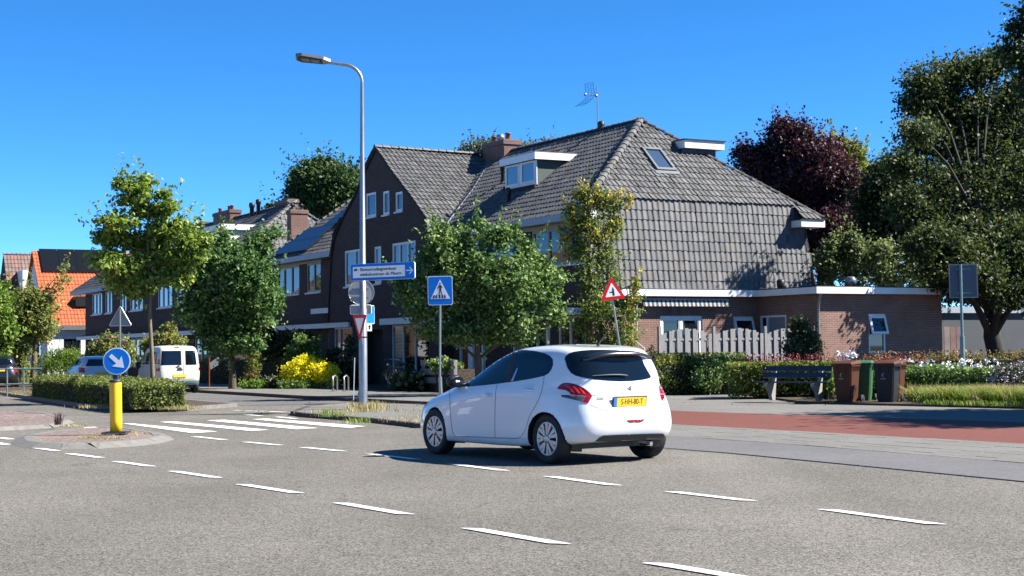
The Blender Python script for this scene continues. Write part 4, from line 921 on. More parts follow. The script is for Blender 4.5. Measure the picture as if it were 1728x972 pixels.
for k in range(5):
    def pan(q, k=k):
        b0 = -1.0 + k * 1.32; n = Vector((0, -5.75, 4.4)).normalized()
        pt = lambda b, t, off: MH @ (Vector((b, 71.7 + 4.4 * t, 3.55 + 5.75 * t)) + n * off)
        q.raw([tuple(pt(b, t, o_)) for o_ in (.1, .15) for b, t in ((b0, .70), (b0 + 1.3, .70), (b0 + 1.3, 1.01), (b0, 1.01))], [(0, 3, 2, 1), (4, 5, 6, 7), (0, 1, 5, 4), (1, 2, 6, 5), (2, 3, 7, 6), (3, 0, 4, 7)])
    part(O_, 'solar_panel', 'solar_black', pan)
part(O_, 'roof_window', 'frame_dark', lambda q: q.hbox(72.5, 73.6, .9, 1.9, 5.0, 5.75))
O2 = thing('house', 'house with mottled red-brown tile roof and white dormer beyond the orange roof', 'house', M=MH @ Matrix.Translation((0, 86, 0)))
m = MB(); m.hbox(84.2, 94, -1.2, 7, 0, 5.4); m.build('wall', 'render_grey', O2)
RO = Roof(O2, 'roof_mottled'); ol = math.hypot(2.7, 4.6)
RO.plane(Vector((-1.5, 84.0, 5.1)), Vector((1, 0, 0)), Vector((0, 2.7, 4.6)).normalized(), [(0, 0), (8.5, 0), (8.5, ol), (0, ol)], tw=.27, th=.4, seed=71)
RO.u.face([MH @ Vector(q) for q in [(-1.5, 89.4, 5.1), (7, 89.4, 5.1), (7, 86.7, 9.65), (-1.5, 86.7, 9.65)]]); RO.u.face([MH @ Vector(q) for q in [(-1.5, 84, 5.1), (-1.5, 86.7, 9.6), (-1.5, 89.4, 5.1)]]); RO.finish(simple=True)
part(O2, 'dormer', 'render_white', lambda q: q.hbox(83.6, 86, -.6, .95, 5.5, 8.2)); part(O2, 'dormer_window', 'glass', lambda q: q.hbox(83.58, 83.6, -.4, .4, 5.8, 6.8))
ridge_run(O2, (86.7, -1.55, 9.72), (86.7, 7, 9.72), 'roof_mottled')
O3 = thing('house', 'dark house with grey louvred upper wall at the left picture edge', 'house', M=MH @ Matrix.Translation((0, 98, 0)))
m = MB(); m.hbox(98, 108, -6, 3, 0, 8.2); m.build('wall', 'brick_dark', O3)
part(O3, 'roof', 'roof_grey', lambda q: q.hbox(97.6, 108.2, -6.4, 3.3, 8.2, 8.6)); part(O3, 'cladding', 'roof_grey', lambda q: [q.hbox(97.9, 97.99, -3, .2, 5.4 + k * .28, 5.6 + k * .28) for k in range(9)])
part(O3, 'window', 'glass', lambda q: q.hbox(97.93, 97.99, -5.0, -3.3, 1, 2.6)); part(O3, 'window', 'glass', lambda q: q.hbox(97.93, 97.99, -5.4, -3.4, 5.6, 7.4))
W_ = thing('garage', 'low pale grey rendered garage with flat roof behind the big tree on the right', 'garage', M=MH @ Matrix.Translation((16, -1, 0)))
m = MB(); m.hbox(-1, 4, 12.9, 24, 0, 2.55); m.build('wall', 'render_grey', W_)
part(W_, 'fascia', 'pale_blue_wood', lambda q: q.hbox(-1.15, 4.1, 12.8, 24.2, 2.552, 2.78)); part(W_, 'garage_door', 'roof_mottled', lambda q: [q.hbox(-1.05, -1.002, 13.3 + .3 * k, 13.58 + .3 * k, 0, 2.05) for k in range(7)])

# =================================================================== WOODEN FENCE
Fn = thing('wooden_fence', 'weathered grey wooden board fence with three arched panels behind the hedge', 'fence', M=MH @ Matrix.Translation((.4, -3.3, 0)))
Tf = frame_T('s', -3.3)
rf = random.Random(8)
for b in (.34, 2.40, 4.44, 6.42): part(Fn, 'post', 'wood_fence', lambda q, b=b: q.box(b - .045, b + .045, -.045, .045, 0, 2.06, Tf))
for k, (b0, b1) in enumerate(((.40, 2.34), (2.46, 4.38), (4.50, 6.36))):
    n = 13
    for z in (.35, 1.1, 1.62): part(Fn, 'rail', 'wood_fence', lambda q: q.box(b0, b1, .001, .022, z, z + .07, Tf))
    for i in range(n):
        x0 = b0 + (b1 - b0) * i / n; x1 = x0 + .118; front = i % 2 == 0; t = ((x0 + x1) / 2 - b0) / (b1 - b0)
        top = 1.80 + .20 * (1 - (2 * t - 1) ** 2) + rf.uniform(-.006, .006)
        if not front: x0 -= .0; top -= .012
        d = -.022 if front else .024
        part(Fn, 'board', 'wood_fence', lambda q: q.box(x0, x1 + (.012 if front else 0), d, d + .018, .06, top, Tf))

# =================================================================== STREET LAMP
lp = G(613, 690, .085); lx, ly = lp.x, lp.y
LP = thing('street_lamp', 'tall grey steel street lamp with curved arm and flat head', 'street lamp', (lx, ly, .08))
lean = Matrix.Translation((lx, ly, .08)) @ Matrix.Rotation(R(.25), 4, 'Y')
top = 7.56
mp_ = part(LP, 'post', 'galvanised', lambda q: q.tube([(0, 0, 0), (0, 0, 2.3), (0, 0, 2.32), (0, 0, top)], [.097, .094, .080, .041], 20, T=lean))
part(mp_, 'collar', 'frame_dark', lambda q: (q.lathe([(.1, 1.64), (.102, 1.65), (.102, 1.66), (.1, 1.67)], 20, lean)))
arm = [Vector((0, 0, top))]
for t in range(1, 9):
    an = t / 8 * R(82); arm.append(Vector((-.42 * (1 - math.cos(an)) * 1.0, 0, top + .42 * math.sin(an))))
e = arm[-1]; arm.append(e + Vector((-.42, 0, .06)))
part(LP, 'arm', 'galvanised', lambda q: q.tube(arm, [.041] + [.039] * 7 + [.037, .034], 12, T=lean))
Th = lean @ Matrix.Translation(arm[-1]) @ Matrix.Rotation(R(8), 4, 'Y') @ Matrix.Rotation(R(-20), 4, 'X')
hd = part(LP, 'lamp_head', 'zinc', lambda q: (q.prism([(.05, -.04), (.05, .04), (-.1, .12), (-.62, .16), (-.76, .1), (-.76, -.1), (-.62, -.16), (-.1, -.12)], .0, .07, Th), q.prism([(-.05, -.05), (-.05, .05), (-.2, .09), (-.6, .1), (-.6, -.1), (-.2, -.09)], .0702, .1, Th)))
part(hd, 'lamp_glass', 'dark_grey_plastic', lambda q: q.prism([(-.14, -.10), (-.14, .10), (-.62, .13), (-.72, .08), (-.72, -.08), (-.62, -.13)], -.012, -.001, Th))
part(hd, 'lens', 'glass_blind', lambda q: (q.box(-.4, -.2, -.07, .07, -.018, -.0125, Th), q.box(-.62, -.43, -.07, .07, -.018, -.0125, Th)))

# =================================================================== SIGNS
def sT(pos, yaw, pitch=0.0, roll=0.0):
    """sign plane: x right, z up, y depth (front face looks to -y)"""
    return Matrix.Translation(pos) @ Matrix.Rotation(yaw, 4, 'Z') @ Matrix.Rotation(pitch, 4, 'X') @ Matrix.Rotation(roll, 4, 'Y')
def plate(q, poly, d0, d1, T): # poly in (x,z)
    n = len(poly)
    if sum(poly[i][0] * poly[(i + 1) % n][1] - poly[(i + 1) % n][0] * poly[i][1] for i in range(n)) < 0: poly = poly[::-1]
    vs = [(x, d0, z) for x, z in poly] + [(x, d1, z) for x, z in poly]
    q.raw(vs, [tuple(range(n))] + [tuple(range(2 * n - 1, n - 1, -1))] + [(i, n + i, n + (i + 1) % n, (i + 1) % n) for i in range(n)], 0, False, T)
def rrect(w, h, r, k=5, cx=0, cz=0):
    o = []
    for sx, sz, a0 in ((1, 1, 0), (-1, 1, 90), (-1, -1, 180), (1, -1, 270)):
        for i in range(k + 1):
            a = R(a0 + 90 * i / k); o.append((cx + sx * (w / 2 - r) + r * math.cos(a), cz + sz * (h / 2 - r) + r * math.sin(a)))
    return o
def rtri(s, r, up=True, k=5):
    h = s * math.sqrt(3) / 2; o = []
    cs = [(0, h * 2 / 3, 90), (-s / 2, -h / 3, 210), (s / 2, -h / 3, 330)]
    for x, z, a0 in cs:
        L = math.hypot(x, z); x *= (L - 2 * r) / L; z *= (L - 2 * r) / L
        for i in range(k + 1):
            a = R(a0 - 60 + 120 * i / k); o.append((x + r * math.cos(a), z + r * math.sin(a)))
    return o if up else [(x, -z) for x, z in o]
def circ(r, n=32, cx=0, cz=0): return [(cx + r * math.cos(2 * math.pi * i / n), cz + r * math.sin(2 * math.pi * i / n)) for i in range(n)]
def txt(q, s, x, z, size, d, T, align='LEFT', bold=0.0, sx=1.0):
    vs, fs = text_tris(s, size, align)
    for dx in ((0,) if not bold else (-bold, bold)): q.raw([(v[0] * sx + x + dx, d - (0.0004 if dx > 0 else 0), v[1] + z) for v in vs], fs, 0, False, T)

# blue direction sign with white panel
LY = ly; KS = LY / 37.83; ks = Matrix.Scale(KS, 4)
ds = P(645, 458, LY - .42)
T = sT((ds.x, ds.y, ds.z), R(-24), 0, R(-.3)) @ ks; s = thing('direction_sign', 'long blue direction sign with white text panel and right-pointing arrow across the lamp post', 'sign', (lx, ly, ds.z))
part(s, 'board', 'sign_blue', lambda q: plate(q, rrect(1.76, .40, .045), .0, .05, T)); part(s, 'board_edge', 'sign_white', lambda q: plate(q, rrect(1.775, .412, .05), .01, .045, T))
part(s, 'text_panel', 'sign_white', lambda q: plate(q, rrect(1.44, .27, .012, cx=-.095), -.004, -.0005, T))
part(s, 'lettering', 'sign_black', lambda q: txt(q, '- Bevoorradingsverkeer', -.675, .06, .112, -.006, T, bold=.004, sx=1.0))
part(s, 'lettering', 'sign_black', lambda q: txt(q, 'winkelcentrum de Meern', -.615, -.06, .112, -.006, T, bold=.004, sx=1.0))
part(s, 'truck_symbol', 'sign_black', lambda q: plate(q, [(-.79, .035), (-.79, .05), (-.765, .085), (-.70, .095), (-.695, .045), (-.71, .04), (-.725, .028), (-.74, .04), (-.76, .04), (-.775, .028)], -.0065, -.005, T))
part(s, 'arrow', 'sign_white', lambda q: (plate(q, [(.66, -.013), (.66, .013), (.80, .013), (.80, -.013)], -.004, -.0005, T), plate(q, [(.735, .085), (.765, .085), (.845, 0), (.765, -.085), (.735, -.085), (.81, 0)], -.0045, -.001, T)))
part(s, 'bracket', 'galvanised', lambda q: [q.lathe([(.090, z - .015), (.096, z - .01), (.096, z + .01), (.090, z + .015)], 18, Matrix.Translation((lx, ly, ds.z))) for z in (-.12, .12)])
# grey back of a round sign
rs = P(609.5, 493, LY + .16); T = sT((rs.x, rs.y + .02, rs.z), R(8)) @ ks; s = thing('round_sign', 'grey back of a round traffic sign clamped to the lamp post under the direction sign', 'sign', (rs.x, rs.y, rs.z))
part(s, 'disc', 'sign_back', lambda q: plate(q, circ(.315), 0, .012, T)); part(s, 'rim', 'zinc', lambda q: q.tube([T @ Vector((x, .0, z)) for x, z in circ(.315) + [circ(.315)[0]]], .009, 5)); part(s, 'bracket', 'galvanised', lambda q: (q.box(-.2, .2, -.03, -.003, -.12, -.09, T), q.box(-.2, .2, -.03, -.003, .09, .12, T)))
# small under-plate
up_ = P(609, 522.5, LY + .14); T = sT((up_.x, up_.y, up_.z), R(-5)) @ ks; s = thing('small_plate', 'small rectangular pale sign plate seen from behind below the round sign', 'sign', (up_.x, up_.y, up_.z))
part(s, 'plate', 'sign_back', lambda q: plate(q, rrect(.52, .22, .03), 0, .01, T)); part(s, 'rim', 'sign_white', lambda q: q.tube([T @ Vector((x, -.004, z)) for x, z in rrect(.52, .22, .03) + [rrect(.52, .22, .03)[0]]], .010, 5))
# blue sign turned sideways
pk = P(622, 531, LY + .25); T = sT((pk.x, pk.y, pk.z), R(55)) @ ks; s = thing('parking_sign', 'blue square sign turned almost edge-on behind the lamp post', 'sign', (pk.x, pk.y, pk.z))
part(s, 'board', 'sign_blue', lambda q: plate(q, rrect(.44, .46, .03), 0, .012, T)); part(s, 'rim', 'sign_white', lambda q: q.tube([T @ Vector((x, -.003, z)) for x, z in rrect(.42, .44, .03) + [rrect(.42, .44, .03)[0]]], .008, 4)); 
pk2 = P(623.5, 552.5, LY + .2); T = sT((pk2.x, pk2.y, pk2.z), R(40)) @ ks; s = thing('small_plate', 'tiny white plate hanging under the sideways blue sign', 'sign', (pk2.x, pk2.y, pk2.z))
part(s, 'plate', 'sign_white', lambda q: plate(q, rrect(.14, .18, .015), 0, .01, T)); part(s, 'arrow', 'sign_black', lambda q: plate(q, [(-.03, -.05), (-.03, .02), (-.055, .02), (0, .07), (.055, .02), (.03, .02), (.03, -.05)], -.003, -.0005, T))
# yield triangle, seen obliquely
yl = P(606.5, 546, LY - .30); T = sT((yl.x, yl.y, yl.z - .0), R(-57)) @ ks; s = thing('yield_sign', 'red and white upside-down triangle yield sign turned obliquely on the lamp post', 'sign', (yl.x, yl.y, yl.z))
part(s, 'border', 'sign_red', lambda q: plate(q, rtri(.74, .02, False), 0, .012, T)); part(s, 'face', 'sign_white', lambda q: plate(q, rtri(.46, .012, False), -.003, -.0005, T)); part(s, 'back', 'sign_back', lambda q: plate(q, rtri(.73, .02, False), .0125, .016, T))
# pedestrian crossing sign
pb = P(745, 690, 37.0); pc = P(743, 490.5, 36.95); T = sT((pc.x, pc.y - .05, pc.z), R(2), 0, R(-.8)); s = thing('crossing_sign', 'square blue pedestrian crossing sign on a thin grey post', 'sign', (pb.x, pb.y, .05))
part(s, 'post', 'galvanised', lambda q: (q.tube([(pb.x - .0, pb.y, .0), (P(742.5, 636, 37).x, 37.0, P(742.5, 636, 37).z)], .045, 12), q.tube([(P(742.5, 640, 37).x, 37.0, P(742.5, 640, 37).z), (pc.x + .0, 37.0, pc.z + .3)], .026, 12)))
part(s, 'board', 'sign_white', lambda q: plate(q, rrect(.60, .70, .05), 0, .012, T))
part(s, 'field', 'sign_blue', lambda q: plate(q, rrect(.565, .665, .04), -.003, -.0004, T)); part(s, 'triangle', 'sign_white', lambda q: plate(q, [(-.235, -.20), (.235, -.20), (0, .27)], -.006, -.0034, T))
def ped(q):
    d0, d1 = -.009, -.0064
    plate(q, circ(.020, 14, .0, .165), d0, d1, T); plate(q, [(-.022, .13), (.022, .13), (.024, .03), (-.020, .03)], d0, d1, T)
    plate(q, [(-.022, .13), (-.064, .06), (-.052, .045), (-.015, .10)], d0, d1, T); plate(q, [(.022, .13), (.058, .07), (.05, .05), (.015, .10)], d0, d1, T)
    plate(q, [(-.02, .03), (.008, .03), (-.028, -.13), (-.05, -.13), (-.022, -.04)], d0, d1, T); plate(q, [(-.004, .03), (.024, .03), (.035, -.04), (.065, -.13), (.04, -.13), (.012, -.04)], d0, d1, T)
    for k, x in enumerate((-.165, -.105, -.02, .05, .115)): plate(q, [(x - .02, -.185), (x + .022, -.185), (x + .034 - k * .008, -.105), (x + .004 - k * .008, -.105)], d0, d1, T)
part(s, 'pictogram', 'sign_black', ped)
# leaning warning triangle
tb_ = P(1051, 600, 38.0); t0 = Vector((tb_.x + .13, tb_.y, .0)); tt = P(1028, 470, 38.0); tc_ = P(1033.5, 492.5, 37.93)
s = thing('warning_sign', 'leaning red-bordered warning triangle with side-road junction symbol behind the white car', 'sign', (t0.x, t0.y, 0))
ax = (Vector(tt) - t0); part(s, 'post', 'galvanised', lambda q: q.tube([t0, tt], .026, 12))
T = sT((tc_.x, tc_.y, tc_.z), R(12), 0, R(-6.5))
part(s, 'border', 'sign_red', lambda q: plate(q, rtri(.66, .03), 0, .012, T)); part(s, 'face', 'sign_white', lambda q: plate(q, rtri(.40, .012), -.003, -.0005, T))
part(s, 'pictogram', 'sign_black', lambda q: (plate(q, [(-.002, -.095), (.045, -.095), (.045, .06), (.0215, .115), (-.002, .06)], -.006, -.0034, T), plate(q, [(-.07, .015), (-.002, .0), (-.002, -.028), (-.07, -.01)], -.006, -.0034, T)))
# sign seen from behind on teal post at right
r0 = G(1626, 668, .05); rt_ = P(1626, 447, r0.y); rc = P(1626.5, 474, r0.y); s = thing('sign_back', 'dark back of a rectangular sign on a teal post standing in the grass at right', 'sign', (r0.x, r0.y, .05))
part(s, 'post', 'galv_teal', lambda q: (q.tube([(r0.x, r0.y, 0), (r0.x, r0.y, 1.62)], .058, 12), q.tube([(r0.x, r0.y, 1.62), (r0.x, r0.y, rt_.z + .02)], .037, 12)))
T = sT((rc.x, rc.y + .06, rc.z), R(0), 0, R(-.4))
part(s, 'board', 'sign_back_blue', lambda q: plate(q, rrect(.74, .88, .03), 0, .012, T)); part(s, 'rim', 'sign_back', lambda q: (q.box(-.375, .375, -.03, -.002, -.445, -.425, T), q.box(-.375, .375, -.03, -.002, .425, .445, T), q.box(-.375, -.355, -.03, -.002, -.424, .424, T), q.box(.355, .375, -.03, -.002, -.424, .424, T)))
part(s, 'bracket', 'galv_teal', lambda q: (q.box(-.2, .2, -.025, -.003, .30, .33, T), q.box(-.2, .2, -.025, -.003, -.33, -.30, T)))
# yellow bollard with blue arrow disc
b0 = G(196, 731, .1); s = thing('traffic_bollard', 'yellow cylindrical traffic bollard with round blue arrow sign on the kerbed island', 'bollard', (b0.x, b0.y, .1))
Tb = Matrix.Translation((b0.x, b0.y, .1)) @ Matrix.Rotation(R(-.6), 4, 'Y')
part(s, 'foot', 'dark_grey_plastic', lambda q: (q.box(-.2, .2, -.2, .2, 0, .025, Tb), q.lathe([(.09, .02), (.09, .05), (.001, .05)], 20, Tb)))
part(s, 'tube', 'yellow_plastic', lambda q: q.lathe([(.07, .03), (.097, .035), (.099, .2), (.099, .83), (.096, .86), (.001, .87)], 28, Tb)); part(s, 'cap', 'dark_grey_plastic', lambda q: q.lathe([(.1, .84), (.103, .845), (.103, .87), (.09, .885), (.001, .89)], 28, Tb))
part(s, 'post', 'galvanised', lambda q: q.lathe([(.036, .87), (.036, 1.35), (.001, 1.36)], 14, Tb))
part(s, 'clamp', 'dark_grey_plastic', lambda q: q.lathe([(.05, .9), (.05, 1.0), (.036, 1.02)], 14, Tb))
dc = P(197, 609.5, b0.y - .06); T = sT((dc.x, dc.y, dc.z), R(4)); r_ = .226
part(s, 'disc', 'sign_white', lambda q: plate(q, circ(r_, 40), 0, .012, T)); part(s, 'disc_field', 'sign_blue', lambda q: plate(q, circ(r_ * .92, 40), -.003, -.0004, T))
def arr(q):
    c, s_ = math.cos(R(-43)), math.sin(R(-43)); pp = [(-.145, -.033), (-.145, .033), (.02, .033), (.0, .115), (.165, 0), (.0, -.115), (.02, -.033)]
    plate(q, [(x * c - z * s_, x * s_ + z * c) for x, z in pp], -.006, -.0034, T)
part(s, 'arrow', 'sign_white', arr)
# back of triangle sign in the median
g0 = P(203, 640, 46.0); tc_ = P(202.5, 538.5, 46.0); s = thing('triangle_sign', 'pale back of a triangular sign standing behind the blue arrow disc', 'sign', (g0.x, g0.y, .1))
part(s, 'post', 'galvanised', lambda q: q.tube([(g0.x, g0.y, 0), (tc_.x, tc_.y, tc_.z + .3)], .03, 10)); T = sT((tc_.x, tc_.y + .04, tc_.z), R(-3))
part(s, 'board', 'sign_back', lambda q: plate(q, rtri(.70, .03), 0, .012, T)); part(s, 'rim', 'sign_white', lambda q: q.tube([T @ Vector((x, -.004, z)) for x, z in rtri(.69, .03) + [rtri(.69, .03)[0]]], .012, 5))

# =================================================================== BENCH
bc = Vector((P(1340, 650, 38.4).x, 38.4, .06)); rz = R(-34)
Bn = thing('park_bench', 'park bench with dark blue planks on pale concrete supports in front of the red flowers', 'bench', bc, rz)
TB = Matrix.Translation(bc) @ Matrix.Rotation(rz, 4, 'Z')      # x along, -y is the sitting side
for y0, z0, dz_ in ((-.30, .44, 0), (-.16, .435, 0), (-.02, .43, 0)): part(Bn, 'seat_plank', 'bench_blue', lambda q: q.box(-.95, .95, y0, y0 + .12, z0, z0 + .035, TB))
tb2 = TB @ Matrix.Translation((0, .14, .5)) @ Matrix.Rotation(R(-14), 4, 'X')
for z0 in (.06, .235): part(Bn, 'back_plank', 'bench_blue', lambda q: q.box(-.92, .92, -.02, .02, z0, z0 + .125, tb2))
def sup(x):
    def f(q):
        prof = [(-.34, .435), (-.34, .36), (-.12, .20), (-.02, .0), (.14, .0), (.20, .35), (.29, .82), (.21, .84), (.10, .435)]
        q.raw([(x - .045, y, z) for y, z in prof] + [(x + .045, y, z) for y, z in prof], [tuple(range(8, -1, -1)), tuple(range(9, 18))] + [(i, (i + 1) % 9, 9 + (i + 1) % 9, 9 + i) for i in range(9)], 0, False, TB)
    return f
for x in (-.62, .62): part(Bn, 'support', 'bench_concrete', sup(x))
for x in (-.85, .8): part(Bn, 'bolt', 'chrome', lambda q, x=x: q.ball((x, -.03, .3 if x < 0 else .12), .018, 6, T=tb2))

# =================================================================== WHEELED BINS
def bin_(name, label, pos, yaw, body, lid, w=.50, d=.54, h=.98, logo=True, z=.012):
    o = thing(name, label, 'bin', (pos[0], pos[1], z), yaw, group='wheeled bins beside the bench'); T = ROOTM[o.name]
    def shell(q):
        lv = [(0, .70, .72, .08), (.30, .80, .80, .04), (.88, .97, .98, .0), (.885, 1.03, 1.03, 0), (.93, 1.04, 1.04, 0)]
        rings = []
        for z, sx, sy, back in lv:
            x, y, c = w / 2 * sx, d / 2 * sy, .035
            rings.append([(-x + c, -y, z), (x - c, -y, z), (x, -y + c, z), (x, y - c + back, z), (x - c, y + back, z), (-x + c, y + back, z), (-x, y - c + back, z), (-x, -y + c, z)])
        vs = [p for r_ in rings for p in r_]
        q.raw(vs, [(i * 8 + j, i * 8 + (j + 1) % 8, (i + 1) * 8 + (j + 1) % 8, (i + 1) * 8 + j) for i in range(4) for j in range(8)] + [tuple(range(7, -1, -1)), tuple(range(32, 40))], 0, False, T)
        for x in (-.1, .1): q.box(x - .008, x + .008, -d / 2 * .99 - .012, -d / 2 * .9, .74, .9, T)   # ribs below the comb
        for k in range(4): q.box(w * .49, w * .53, -.15 + k * .1, -.14 + k * .1, .78, .92, T)
    part(o, 'body', body, shell)
    def ld(q):
        x, y = w / 2 * 1.06, d / 2 * 1.08
        vs = [(-x, -y - .02, .935), (x, -y - .02, .935), (x, y, .96), (-x, y, .96), (-x * .96, -y - .02, .965), (x * .96, -y - .02, .965), (x * .96, y, .99), (-x * .96, y, .99), (-x * .8, -y + .09, 1.0), (x * .8, -y + .09, 1.0), (x * .8, y - .04, 1.03), (-x * .8, y - .04, 1.03)]
        q.raw(vs, [(0, 3, 2, 1), (0, 1, 5, 4), (1, 2, 6, 5), (2, 3, 7, 6), (3, 0, 4, 7), (4, 5, 9, 8), (5, 6, 10, 9), (6, 7, 11, 10), (7, 4, 8, 11), (8, 9, 10, 11)], 0, False, T)
    l = part(o, 'lid', lid, ld)
    part(o, 'handle', lid, lambda q: (q.tube([(-w * .42, y_ := d / 2 + .05, .95), (-w * .42, y_ + .06, .95), (w * .42, y_ + .06, .95), (w * .42, y_, .95)], .014, 6, T=T)))
    for sx in (-1, 1):
        Tw = T @ Matrix.Translation((sx * (w / 2 + .015), d / 2 + .02, .10)) @ Matrix.Rotation(R(90), 4, 'Y')
        wl = part(o, 'wheel', 'black_rubber', lambda q: q.lathe([(.001, -.02), (.07, -.02), (.1, -.024), (.1, .024), (.07, .02), (.001, .02)], 20, Tw))
        part(wl, 'hub', 'bin_grey', lambda q: q.lathe([(.001, -.03), (.045, -.028), (.055, -.018), (.055, .018), (.045, .028), (.001, .03)], 12, Tw))
    if logo:
        def lg(q):   # small swoosh emblem and a word bar
            Tl = T @ Matrix.Translation((-.02, -d / 2 * .94 - .006, .66)) @ Matrix.Rotation(R(-3), 4, 'X')
            plate(q, [(.028, .075), (-.01, .065), (-.03, .03), (-.022, -.005), (.02, -.03), (-.004, .005), (-.008, .035), (.008, .055)], -.003, 0, Tl)
            for k in range(5): plate(q, rrect(.018, .022, .004, 2, cx=-.05 + k * .025, cz=-.065), -.003, 0, Tl)
        part(o, 'emblem', 'sign_back', lg)
    return o
def gp(u, v): g = G(u, v, .012); return (g.x, g.y)
x, y = gp(1429, 680.5); bin_('wheeled_bin', 'brown wheeled bin with white emblem, nearest the bench', (x, y), R(-38), 'bin_brown', 'bin_brown', w=.52, d=.50)
x, y = gp(1458, 678.5); bin_('wheeled_bin', 'green wheeled bin between the brown bin and the dark grey one', (x, y), R(-20), 'bin_green', 'bin_green', w=.46, d=.50, logo=False)
x, y = gp(1498, 681); bin_('wheeled_bin', 'dark grey wheeled bin with brown lid and white emblem', (x, y), R(-32), 'bin_grey', 'bin_brown', w=.52, d=.50)
x, y = gp(1509, 676); bin_('wheeled_bin', 'brown wheeled bin almost hidden behind the dark grey one', (x, y), R(-30), 'bin_brown', 'bin_brown', w=.50, d=.52, logo=False)

# =================================================================== SMALL STREET THINGS
# tubular railing at far left
rl_ = G(12, 664, .1); rr_ = G(34, 667, .1)
s = thing('tubular_railing', 'grey tubular steel railing with two posts on the kerb at far left', 'railing', (rl_.x, rl_.y, .1))
d_ = Vector((rr_.x - rl_.x, rr_.y - rl_.y, 0)).normalized(); L_ = (Vector((rr_.x, rr_.y, 0)) - Vector((rl_.x, rl_.y, 0))).length
for k in (0, 1): part(s, 'post', 'zinc', lambda q, k=k: q.tube([Vector((rl_.x, rl_.y, .0)) + Vector((1, .15, 0)) * (.55 * k - 0), Vector((rl_.x, rl_.y, 1.0)) + Vector((1, .15, 0)) * .55 * k], .03, 8))
for z in (.95, .42): part(s, 'rail', 'galv_teal', lambda q, z=z: q.tube([Vector((rl_.x, rl_.y, z)) - Vector((1.2, .18, 0)), Vector((rl_.x, rl_.y, z)) + Vector((1.15, .17, 0))], .028, 8))
# striped sandwich board seen edge-on beside the lamp post
ab = G(603, 675, .1); s = thing('folding_board', 'narrow blue and white folding board leaning beside the lamp post', 'board', (ab.x, ab.y, .1))
Ta = Matrix.Translation((ab.x, ab.y, .1)) @ Matrix.Rotation(R(4), 4, 'Y') @ Matrix.Rotation(R(96), 4, 'Z')
part(s, 'panel', 'sign_blue_dark', lambda q: (q.box(-.25, .25, -.012, .012, 0, 1.15, Ta @ Matrix.Rotation(R(7), 4, 'X')))); part(s, 'panel', 'sign_white', lambda q: q.box(-.25, .25, -.012 + .10, .012 + .10, 0, 1.13, Ta @ Matrix.Rotation(R(-2), 4, 'X')))
part(s, 'stripe', 'sign_white', lambda q: [q.box(-.25, .25, -.016, -.0125, z, z + .1, Ta @ Matrix.Rotation(R(7), 4, 'X')) for z in (.1, .45, .7)])
# cycle hoops by the yellow shrub
hoops = None
for u, lb in ((562, 'pale steel cycle hoop at the left, close to the yellow shrub'), (581, 'pale steel cycle hoop at the right, nearer the lamp post')):
    g = G(u, 660, .1); s = thing('cycle_hoop', lb, 'cycle stand', (g.x, g.y, .1), group='cycle hoops by the yellow shrub')
    part(s, 'hoop', 'zinc', lambda q: q.tube([(g.x, g.y, .1), (g.x, g.y, .42), (g.x - .02, g.y + .05, .56), (g.x + .05, g.y + .18, .62), (g.x + .1, g.y + .3, .55), (g.x + .1, g.y + .32, .1)], .028, 8))
    part(s, 'foot_plate', 'galvanised', lambda q: q.box(g.x - .07, g.x + .07, g.y - .07, g.y + .07, .1, .112))
# dark bicycle parked in the shade by the porch
def bicycle(pos, yaw, label):
    s = thing('bicycle', label, 'bicycle', pos, yaw); T = ROOTM[s.name]
    for x in (-.52, .52):
        Tw = T @ Matrix.Translation((x, 0, .34)) @ Matrix.Rotation(R(90), 4, 'X')
        wl = part(s, 'wheel', 'black_rubber', lambda q: q.tube([Tw @ Vector((.33 * math.cos(t * math.pi / 12), .33 * math.sin(t * math.pi / 12), 0)) for t in range(25)], .018, 6))
        part(wl, 'spokes', 'chrome', lambda q: [q.tube([Tw @ Vector((0, 0, 0)), Tw @ Vector((.32 * math.cos(t * math.pi / 7), .32 * math.sin(t * math.pi / 7), 0))], .003, 3) for t in range(14)])
        part(s, 'mudguard', 'black_plastic', lambda q: q.tube([Tw @ Vector((.37 * math.cos(R(a)), .37 * math.sin(R(a)), 0)) for a in range(20, 200, 15)], .02, 5))
    part(s, 'frame', 'car_black', lambda q: (q.tube([(-.52, 0, .34), (-.08, 0, .32), (-.2, 0, .85)], .014, 6, T=T), q.tube([(-.08, 0, .32), (.4, 0, .85)], .018, 6, T=T), q.tube([(-.15, 0, .6), (.4, 0, .92)], .014, 6, T=T), q.tube([(.52, 0, .34), (.4, 0, .95), (.38, 0, 1.05)], .015, 6, T=T), q.tube([(-.52, 0, .34), (-.18, 0, .75)], .01, 6, T=T)))
    part(s, 'handlebar', 'chrome', lambda q: q.tube([(.18, -.28, 1.05), (.36, -.2, 1.08), (.38, 0, 1.08), (.36, .2, 1.08), (.18, .28, 1.05)], .012, 6, T=T)); part(s, 'saddle', 'black_rubber', lambda q: q.prism([(-.34, -.09), (-.34, .09), (-.2, .06), (-.06, .02), (-.06, -.02), (-.2, -.06)], .88, .94, T))
    part(s, 'front_lamp', 'chrome', lambda q: q.ball((.47, 0, .9), .05, 8, T=T)); part(s, 'rack', 'black_plastic', lambda q: q.box(-.75, -.3, -.06, .06, .72, .74, T))
p_ = H(5.4, -4.5, .05); bicycle((p_.x, p_.y, .05), AZ + R(100), 'dark city bicycle parked in the shade in front of the recessed porch')
